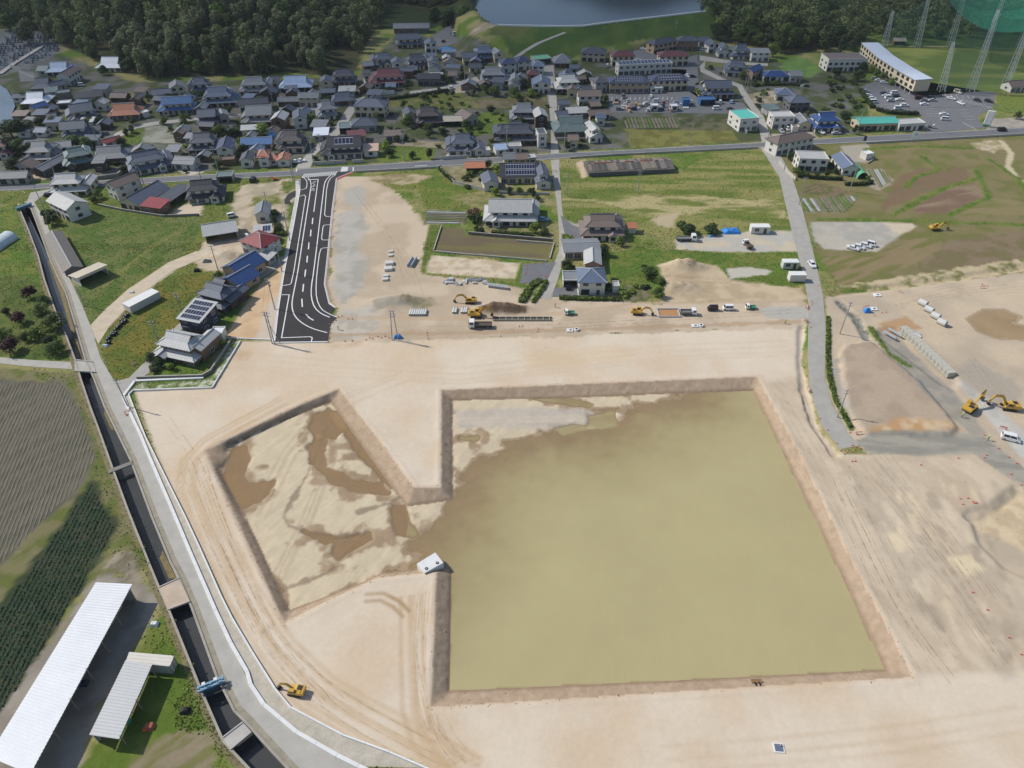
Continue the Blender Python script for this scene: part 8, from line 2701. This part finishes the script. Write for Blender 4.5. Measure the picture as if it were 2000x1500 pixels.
for px,py,w,d,h,m,lb in ((300,572,2.4,2,1.0,BAGW,'pale crate of scrap beside the dirt track'),(288,577,2.6,1.6,1.2,GREYC,'grey box behind the long white container'),(206,676,2,1.2,.6,BAGW,'white rubbish sacks at the lane fork'),(258,572,1.6,1.0,.6,BAGW,'white sacks across the dirt track'),(302,1220,1.6,1.3,.8,CW,'white tank on the grass by the long shed'),(362,1390,1.8,1.4,1.0,BAG,'black covered heap on the grass by the canal'),(292,1420,2.0,1.5,.7,mat('cart_red',(168,98,74),.7,.15,2,6),'rust-red cart on the grass below the pale shed'),(284,1425,1.0,.8,.5,PAINT['orange'],'small orange box beside the rust-red cart'),(165,1335,1.6,1.4,.8,PAINT['navy'],'blue machine under the long white shed'),(251,1410,1.0,1.0,.9,PAINT['green'],'green machine under the pale shed'),(405,512,3,1.6,1.2,MATS['roof_ggrey'],'grey-green bin on the sandy yard edge'),(385,530,2.0,1.5,1.2,BAG,'dark scrap pile on the yard edge'),(1290,211,3,2,1.2,MATS['wall_beige'],'beige junk pile in the machinery yard'),(1320,201,3,2,1.4,GREYC,'grey scrap stack in the machinery yard'),(1235,204,3,2,.9,MATS['wall_tan'],'tan timber stack in the machinery yard')):
 x,y = P(px,py)
 xs,ys,q = grid(-w / 2,w / 2,-d / 2,d / 2,w / 6)
 e_ = np.clip(1 - np.abs(2 * xs / w) ** 6,0,1) * np.clip(1 - np.abs(2 * ys / d) ** 6,0,1)
 me = gridmesh('heap',np.stack([xs,ys,.02 + h * np.sqrt(e_) * (.7 + .5 * fbm(xs * 2 + px,ys * 2,3,2))],1),q.astype(np.int32))
 me.materials.append(m)
 me.polygons.foreach_set('use_smooth',np.zeros(len(q),bool))
 tag(link(lb.split(' beside')[0].split(' in ')[0].split(' on ')[0].split(' by ')[0].split(' at ')[0].split(' behind')[0].split(' across')[0].split(' under')[0].split(' of ')[0].replace(' ','_').replace('-','_'),me,None,(x,y,0)),lb,lb.split(' beside')[0].split(' in ')[0].split(' on ')[0].split(' by ')[0].split(' at ')[0].split(' behind')[0].split(' across')[0].split(' under')[0].split(' of ')[0].split()[-1])
# clutter of the machinery yard
for i in range(34):
 block('yard_crate',rb_.uniform(1196,1345),rb_.uniform(203,219),(rb_.uniform(1,3.2),rb_.uniform(1,2),rb_.uniform(.6,1.8)),rb_.uniform(-20,20),'crate or stacked material in the machinery yard','crate','machinery yard crates',rb_.choice((GREYC,PIPE,PAINT['bed'],PAINT['grey'],PAINT['navy'],MATS['wall_tan'])))
# ================================================================== POLES, NETS, SIGNS, PEOPLE
POLE = mat('pole_concrete',(164,162,158),.85,.1,1,5)
def pole_mesh(h):
 mb = MB()
 mb.tube((0,0,-.2),(0,0,h),.19,.12,n=8)
 return mb.mesh('shaft',POLE)
PM = {h: pole_mesh(h) for h in (8,10,12,14)}
mb = MB()
mb.box(-1.0,1.0,-.06,.06,0,.12)
ARM_ = mb.mesh('crossarm',GREYC)
mb = MB()
mb.tube((0,0,0),(0,0,.8),.25,n=10)
TRF = mb.mesh('transformer',GREYC)
mb = MB()
for i in (-1,0,1):
 mb.tube((i * .8,0,.12),(i * .8,0,.35),.06,n=6)
INS = mb.mesh('insulators',CW)
POLES = {}
def upole(key,px,py,h,label,ang=0,trf=False):
 x,y = P(px,py)
 root = empty('utility_pole',(x,y,0),math.radians(ang))
 tag(root,label,'utility pole')
 link('shaft',PM[h],root)
 a = link('crossarm',ARM_,root,(0,0,h - .6))
 link('insulators',INS,a)
 a = link('crossarm',ARM_,root,(0,0,h - 1.6))
 if trf:
  link('transformer',TRF,root,(.35,0,h - 3.2))
 POLES[key] = (x,y,h)
for q in (
 ('a',532,671,12,'leftmost leaning pole at the end of the new road',0),('b',536.5,673,12,'second pole at the end of the new road',0),
 ('c',537,604,12,'pole on the orange sand strip beside the new road',0,True),('d',551,531,12,'pole on the pavement by the blue-roofed house',0,True),('e',566,470,12,'pole on the pavement by the red hip-roofed house',0),('f',575,352,12,'pole at the corner of new road and main road',0,True),('f2',573,357,10,'second pole at the corner of new road and main road',0),
 ('g',278,367,12,'pole on the main road below the askew farmhouse',0,True),('g2',283,366,12,'twin pole on the main road below the askew farmhouse',0),('h',113,354,12,'pole on the main road by the pale tiled house',0),('h2',393,351,12,'pole on the main road left of the sandy yard',0),('i',427,337,12,'pole on the main road by the white-gabled shed',0),('j',612,317,12,'pole at the climbing lane corner',0,True),('k',790,314,12,'pole beside the green roadside field',0),('k2',628,302,10,'pole behind the climbing lane corner',0),('l',990,301,14,'tall pole in front of the road shops',0,True),('m',1102,296,14,'tall pole right of the village street',0,True),('n',1196,303,10,'short pole at the tattered greenhouse',0),
 ('o',1230,289,12,'pole at the yellow field, left',0),('p',1347,284,12,'pole at the yellow field, right',0,True),('q',1499,275,12,'pole at the lane junction',0),('r',1531,332,12,'pole beside the curving lane wall',0,True),('s',1560,400,12,'pole beside the vegetable beds',0),('t',1659,374,12,'pole in front of the slate blue garage',0),('u',1674,258,12,'pole left of the turquoise hall',0),('v',1809,255,12,'pole beside the low white-roofed shop',0),('w',1931,250,12,'pole right of the pillar sign',0),('w2',1911,228,8,'short pole left of the pillar sign',0),
 ('x',921,212,10,'pole above the village plots',0),('y',1070,208,10,'pole on the village street bend',0),('z',908,158,10,'pole at the lane bend below the slate blue house',0),('A',878,137,8,'short pole below the blue tarpaulin',0),('B',1004,92,10,'pole at the dam footpath',0),('C',1317,78,12,'pole behind the dark apartment blocks',0),('D',1363,135,12,'pole at the apartment car park',0),('E',1410,152,12,'pole at the slate house lane',0),('F',1453,178,12,'pole at the vivid blue cottage, left',0),('F2',1457,180,12,'pole at the vivid blue cottage, right',0),('G',1485,222,10,'pole above the road junction',0),('H',1195,130,12,'pole at the left end of the apartment car park',0),
 ('I',222,238,12,'pole right of the orange-brown bungalow',0),('J',172,138,8,'pole left of the lone white metal-roofed house',0),('K',192,282,10,'pole in the village lane by the red-roofed shed',0),('L',685,208,10,'pole by the dark gatehouse',0),('M',534,207,8,'pole behind the long dark-roofed barn',0),('N',1246,378,10,'thin pole in the big meadow, left',0),('O',1108,382,10,'thin pole in the big meadow by the lane',0),('R',1640,652,12,'pole on the sandy strip right of the side lane',0),('S',1635,815,10,'pole at the hedge of the side lane',0),('T',86,408,10,'pole at the head of the canal road',0),('U',96,430,8,'thin pole along the upper canal road',0),('V',166,598,8,'thin pole on the canal road opposite the orchard',0),('W',250,795,10,'thin pole at the corner of the sand platform',0),('Y',426,528,10,'thin pole at the sandy yard by the blue-roofed house',0),('Z',526,420,10,'thin pole behind the narrow grey house',0),('aa',356,612,8,'thin pole above the navy house',0),('bb',310,668,8,'thin pole beside the pale tiled house lane',0),
):
 upole(*q)
# twin-legged pole on the works
x,y = P(772,664)
root = empty('h_frame_pole',(x,y,0))
tag(root,'twin-legged pole frame standing on the works','utility pole')
for s in (-1,1):
 mb = MB()
 mb.tube((s * 1.0,0,-.2),(s * .35,0,11),.17,.12,n=8)
 mb.build('leg',POLE,root)
for zz_ in (8.6,9.6,10.6):
 mb = MB()
 mb.box(-1.1,1.1,-.08,.08,zz_,zz_ + .14)
 mb.build('crossarm',GREYC,root)
for xx in (-.6,.6):
 mb = MB()
 mb.tube((xx,.1,8.8),(xx,.1,9.5),.22,n=8)
 mb.build('switch_box',CW,root)
# stays of the leaning pole pair
for px,py,lb in ((530,672,'dark stay wire pole crossing the end of the new road'),):
 x,y = P(px,py)
 x2,y2 = P(548,672)
 root = empty('stay_pole',(x2,y2,0))
 tag(root,lb,'utility pole')
 mb = MB()
 mb.tube((0,0,0),(x - x2,y - y2,11.3),.10,.07,n=6)
 mb.build('shaft',POLE,root)
CAB = mat('cable_black',(40,42,46),.6,.05,2,8)
NAMES = {'a': 'new road end','c': 'sand strip','d': 'blue-roofed house','e': 'red hip roof'}
def cable(k1,k2,dz,dx,label):
 x0,y0,h0 = POLES[k1]
 x1,y1,h1 = POLES[k2]
 mb = MB()
 n_ = 10
 prev = None
 for i in range(n_ + 1):
  t = i / n_
  c = (x0 + (x1 - x0) * t + dx,y0 + (y1 - y0) * t,(h0 - dz) * (1 - t) + (h1 - dz) * t - 1.2 * 4 * t * (1 - t) * .6)
  if prev:
   mb.tube(prev,c,.022,n=4,cap=False)
  prev = c
 tag(mb.build('power_cable',CAB),label,'cable','overhead cables')
for k1,k2 in (('a','c'),('c','d'),('d','e'),('e','f'),('f','g'),('g','h'),('f','j'),('j','k'),('k','l'),('l','m'),('m','o'),('o','p'),('p','q'),('q','r'),('r','s'),('q','u'),('u','v'),('v','w')):
 for dx in (-.7,.7):
  cable(k1,k2,.25,dx,'thin overhead power cable strung between roadside poles')
# ------------------------------------------------------------------ driving-range towers and nets
STEEL = mat('tower_steel',(190,196,198),.55,.1,1,5)
def lattice(px,py,h,label,w0=3.2,w1=1.0,lean=(0,0)):
 x,y = P(px,py)
 root = empty('net_tower',(x,y,0))
 tag(root,label,'tower','driving range towers')
 n_ = max(6,int(h / 2.6))
 def cor(t):
  w = w0 + (w1 - w0) * t
  return [(sx * w / 2 + lean[0] * t,sy * w / 2 + lean[1] * t,h * t) for sx,sy in ((-1,-1),(1,-1),(1,1),(-1,1))]
 for k in range(4):
  mb = MB()
  mb.tube(cor(0)[k],cor(1)[k],.15,.11,n=6)
  mb.build('leg',STEEL,root)
 for k in range(4):
  mb = MB()
  for i in range(n_):
   a,b2 = cor(i / n_),cor((i + 1) / n_)
   j = (k + 1) % 4
   mb.tube(a[k],b2[j] if i % 2 else b2[j],.06,n=4,cap=False)
   mb.tube(a[k],a[j],.05,n=4,cap=False)
  mb.build('bracing',STEEL,root)
 return x,y,h
tw = [lattice(1727,88,21,'farthest left lattice tower of the driving range',lean=(-1,0)),lattice(1790,92,34,'second lattice tower from the left, back row',lean=(-3,0)),lattice(1855,90,40,'third lattice tower from the left, back row',lean=(-3,0)),lattice(1838,178,26,'short lattice tower in front at the car park',lean=(-3,0)),lattice(1895,178,42,'tall lattice tower in front at the car park',lean=(-2,0)),lattice(1962,170,40,'lattice tower at the right end of the car park',lean=(-1,0)),lattice(1925,95,42,'lattice tower behind the sagging green net',lean=(-2,0)),lattice(1990,95,42,'rightmost lattice tower in the back row',lean=(-2,0))]
def netmat(key,rgb,op):
 m,nt,b = newmat(key)
 g = N(nt,'ShaderNodeNewGeometry')
 n1 = noise(nt,g.outputs['Position'],.25,3)
 b.inputs['Base Color'].default_value = (*alb(rgb),1)
 b.inputs['Roughness'].default_value = .8
 t = N(nt,'ShaderNodeBsdfTransparent')
 ms = N(nt,'ShaderNodeMixShader')
 nt.links.new(math_node(nt,'ADD',math_node(nt,'MULTIPLY',n1,op * .5),op * .75),ms.inputs[0])
 nt.links.new(t.outputs[0],ms.inputs[1])
 nt.links.new(b.outputs[0],ms.inputs[2])
 nt.links.new(ms.outputs[0],nt.nodes['Material Output'].inputs['Surface'])
 return m
NETC = netmat('net_green',(40,150,114),.48)
NETS = netmat('net_side',(72,128,106),.3)
# overhead net sagging between the tall towers
z0 = 38.0
corner = [P(1846,-22,z0),P(2090,22,z0),(P(2090,22,z0)[0] + 60,P(2090,22,z0)[1] + 105),(P(1846,-22,z0)[0] + 60,P(1846,-22,z0)[1] + 120)]
mb = MB()
K = 14
def netp(i,j):
 s,t = i / K,j / K
 x = (corner[0][0] * (1 - s) + corner[1][0] * s) * (1 - t) + (corner[3][0] * (1 - s) + corner[2][0] * s) * t
 y = (corner[0][1] * (1 - s) + corner[1][1] * s) * (1 - t) + (corner[3][1] * (1 - s) + corner[2][1] * s) * t
 sag = 17 * (4 * s * (1 - s)) ** .8 * (1 - .3 * t)
 return (x,y,z0 - sag + random.uniform(-.15,.15))
NP = [[netp(i,j) for j in range(K + 1)] for i in range(K + 1)]
for i in range(K):
 for j in range(K):
  mb.face([NP[i][j],NP[i + 1][j],NP[i + 1][j + 1],NP[i][j + 1]])
tag(mb.build('overhead_net',NETC),'sagging green overhead net of the driving range','net')
for lb,idx in (('thin green side net along the car park',(3,4,5)),('thin green back net of the driving range',(0,1,2,6,7))):
 mb = MB()
 for a,b2 in zip(idx[:-1],idx[1:]):
  A_,B_ = tw[a],tw[b2]
  for k in range(6):
   t0,t1 = k / 6,(k + 1) / 6
   f = lambda t,z: (A_[0] + (B_[0] - A_[0]) * t,A_[1] + (B_[1] - A_[1]) * t,z)
   hz = lambda t: (A_[2] + (B_[2] - A_[2]) * t) * .93 - 1.5 * 4 * t * (1 - t)
   mb.face([f(t0,.2),f(t1,.2),f(t1,hz(t1)),f(t0,hz(t0))])
 tag(mb.build('side_net',NETS),lb,'net')
# ------------------------------------------------------------------ signs
def sign(px,py,w,h,z0_,m,label,ang=0,post=True,th=.25):
 x,y = P(px,py)
 root = empty('sign',(x,y,0),math.radians(ang))
 tag(root,label,'sign')
 mb = MB()
 mb.box(-w / 2,w / 2,-th / 2,th / 2,z0_,z0_ + h)
 b_ = mb.build('board',m,root)
 if post:
  for xx in (-w * .3,w * .3):
   mb = MB()
   mb.tube((xx,0,0),(xx,0,z0_),.09,n=6)
   mb.build('post',GREYC,root)
 return root,b_
r1,b1 = sign(1926,247,3.4,7.5,.3,CW,'white pillar sign with green foot at the car park entrance',-25,False,1.2)
mb = MB()
mb.box(-1.72,1.72,-.62,.62,.3,1.2)
mb.build('green_foot',PAINT['green'],b1)
r1,b1 = sign(1785,278,3.6,3.6,1.6,CW,'white roadside billboard facing the fields',-20)
mb = MB()
mb.tube((0,-.14,3.9),(0,-.17,3.9),.7,n=16)
mb.build('emblem',mat('emblem_grey',(186,196,204),.6,.1,2,6),b1)
sign(1688,277,1.4,2.2,.6,PAINT['navy'],'small blue road sign on the main road verge',0)
sign(1457,263,1.0,1.6,.8,CW,'small white sign beside the turquoise-roofed shop',10)
sign(1565,176,2.4,1.0,2.0,CW,'white board in the shrubs below the vivid blue houses',20)
# parking bay lines
pk = None
for o in COL.objects:
 if o.name == 'parking_lot':
  pk = o
bays = []
for (ax,ay),(bx,by),n_,dx,dy in (((1728,204),(1738,214),3,26,.5),((1800,206),(1812,226),5,24,1.5),((1870,215),(1886,233),4,20,0),((1868,190),(1930,206),8,10,8),((1728,170),(1745,178),3,6,8),((1845,183),(1900,188),6,4,6),((1880,238),(1900,248),4,6,6)):
 for k in range(n_):
  t = k / max(1,n_ - 1)
  x,y = ax + (bx - ax) * t,ay + (by - ay) * t
  bays.append(((x,y),(x + dx,y + dy)))
for a,b2 in bays:
 strip('bay_line',PL([a,b2]),.18,.075,WPW,pk)
pk2 = bpy.data.objects['parking_lot.001']
for k in range(14):
 x = 1196 + k * 9
 strip('bay_line',PL([(x,190),(x - 1.2,195)]),.3,.075,WPW,pk2)
pk3 = bpy.data.objects.get('parking_lot.005')
for k in range(7):
 strip('bay_line',PL([(34 + k * 4.5,141 + k * 1.6),(46 + k * 4.2,139 + k * 2.0)]),.3,.075,WPW,pk3)
# graveyard: one stone after another on the terrace by the wood
GS = [mat('granite',(150,156,164),.6,.2,2,8),mat('granite_dark',(104,110,120),.5,.2,2,8)]
gms = []
for m in GS:
 mb = MB()
 mb.box(-.6,.6,-.6,.6,0,.35)
 gb = mb.mesh('plinth',m)
 mb = MB()
 mb.box(-.28,.28,-.28,.28,.35,1.7)
 mb.box(-.42,.42,-.42,.42,.35,.6)
 gms.append((gb,mb.mesh('headstone',m)))
gp = PL([(-10,78),(40,68),(100,66),(106,78),(80,92),(40,116),(0,138),(-10,138)])
gp2 = PL([(45,122),(84,96),(118,88),(118,102),(92,112),(62,128)])
cnt = 0
rg_ = random.Random(77)
for poly in (gp,gp2):
 a = np.array(poly)
 y = a[:,1].min()
 while y < a[:,1].max():
  x = a[:,0].min()
  while x < a[:,0].max():
   if inside(np.array([x]),np.array([y]),poly)[0] and cnt < 290 and rg_.random() < .72:
    g = rg_.choice(gms)
    root = empty('gravestone',(x + rg_.uniform(-.3,.3),y + rg_.uniform(-.4,.4),0),.25)
    s = rg_.uniform(.9,1.35)
    root.scale = (s,s,s)
    tag(root,'grey gravestone in the crowded hillside graveyard','gravestone','graveyard stones')
    link('plinth',g[0],root)
    link('headstone',g[1],root)
    cnt += 1
   x += 2.5
  y += 5.4
wallrun('reddish bank path through the graveyard',[(0,146),(30,124),(60,106),(85,90)],.5,mat('bank_red',(110,66,60),.95,.3,1,4),3.0)
wallrun('pale wall between the graveyard and its car park',[(22,133),(42,138),(62,140)],1.8,CO)
# ------------------------------------------------------------------ workers
def worker(px,py,ang,vest,label,z=0.0):
 x,y = P(px,py)
 root = empty('person',(x,y,z),math.radians(ang))
 tag(root,label,'person')
 me = bpy.data.meshes.new('person_body')
 vv = [((0,0,.95),.15),((0,0,1.2),.15),((0,0,1.42),.16),((0,0,1.52),.06),((.02,0,1.66),.10),
          ((.02,.2,1.4),.06),((.08,.27,1.12),.045),((.24,.25,.96),.035),((.02,-.2,1.4),.06),((.06,-.27,1.12),.045),((.2,-.26,.95),.035),
          ((0,.1,.88),.09),((.05,.12,.48),.065),((0,.12,.06),.05),((.16,.12,.04),.04),((0,-.1,.88),.09),((-.04,-.12,.48),.065),((-.1,-.12,.06),.05),((.06,-.12,.04),.04)]
 ed = [(0,1),(1,2),(2,3),(3,4),(2,5),(5,6),(6,7),(2,8),(8,9),(9,10),(0,11),(11,12),(12,13),(13,14),(0,15),(15,16),(16,17),(17,18)]
 me.from_pydata([v[0] for v in vv],ed,[])
 o = link('body',me,root)
 md = o.modifiers.new('skin','SKIN')
 for i,v in enumerate(me.skin_vertices[0].data):
  v.radius = (vv[i][1],vv[i][1])
  v.use_root = (i == 0)
 o.modifiers.new('sub','SUBSURF').levels = 1
 me.materials.append(mat('work_clothes',(92,100,118),.9,.15,3,8))
 mb = MB()
 mb.tube((0,0,.98),(0,0,1.46),.19,.21,n=10)
 mb.build('vest',vest,root)
 mb = MB()
 mb.tube((.02,0,1.70),(.02,0,1.82),.14,.07,n=10)
 mb.tube((.04,0,1.69),(.04,0,1.71),.17,n=10)
 mb.build('helmet',CW,root)
VG = mat('vest_green',(196,226,60),.6,.1,3,8)
VO = mat('vest_orange',(236,120,40),.6,.1,3,8)
worker(661,644,200,VG,'worker in yellow-green vest at the end of the new road')
worker(1878,815,30,VG,'worker in yellow-green vest and white helmet beside the big left digger')
worker(1929,860,120,VG,'worker in yellow-green vest on the gravel haul road')
worker(1533,632,90,VG,'worker in yellow-green vest at the upper edge of the sand platform')
worker(1084,600,0,VO,'worker in orange vest at the end of the narrow lane')
# ------------------------------------------------------------------ drifting cloud whose shade lies over the far half of the place
cm,nt,b = newmat('cloud')
b.inputs['Base Color'].default_value = (.9,.9,.9,1)
b.inputs['Roughness'].default_value = 1
t = N(nt,'ShaderNodeBsdfTransparent')
ms = N(nt,'ShaderNodeMixShader')
ms.inputs[0].default_value = .13
nt.links.new(t.outputs[0],ms.inputs[1])
nt.links.new(b.outputs[0],ms.inputs[2])
nt.links.new(ms.outputs[0],nt.nodes['Material Output'].inputs['Surface'])
CZ = 1100.0
k = -CZ / LDIR.z
sx,sy = -LDIR.x * k,-LDIR.y * k
bm = bmesh.new()
for (tx,ty,rx,ry) in ((-60,700,560,350),(-250,720,560,340),(200,800,330,400),(-560,800,500,430)):
 M = Matrix.Translation((tx + sx,ty + sy,CZ)) @ Matrix.Diagonal((rx,ry,45,1))
 bmesh.ops.create_icosphere(bm,subdivisions=4,radius=1,matrix=M)
for v in bm.verts:
 n1 = math.sin(v.co.x * .021) * math.cos(v.co.y * .027) * 22
 v.co.x += n1
 v.co.y += math.sin(v.co.x * .013 + 1) * 20
 v.co.z += n1 * .4
me = bpy.data.meshes.new('cloud')
bm.to_mesh(me)
bm.free()
me.materials.append(cm)
tag(link('cloud',me),'thin white cloud drifting high over the wooded hills','cloud',kind='structure')
# ------------------------------------------------------------------ thin haze over the whole place
hm = bpy.data.materials.new('haze_air')
hm.use_nodes = True
nt = hm.node_tree
nt.nodes.remove(nt.nodes['Principled BSDF'])
pv = N(nt,'ShaderNodeVolumePrincipled')
pv.inputs['Color'].default_value = (.80,.88,1.0,1)
pv.inputs['Density'].default_value = .00006
nt.links.new(pv.outputs[0],nt.nodes['Material Output'].inputs['Volume'])
mb = MB()
mb.box(-1300,1300,-300,1600,-4,150)
tag(mb.build('haze',hm),'thin pale haze in the air over the valley','haze',kind='stuff')
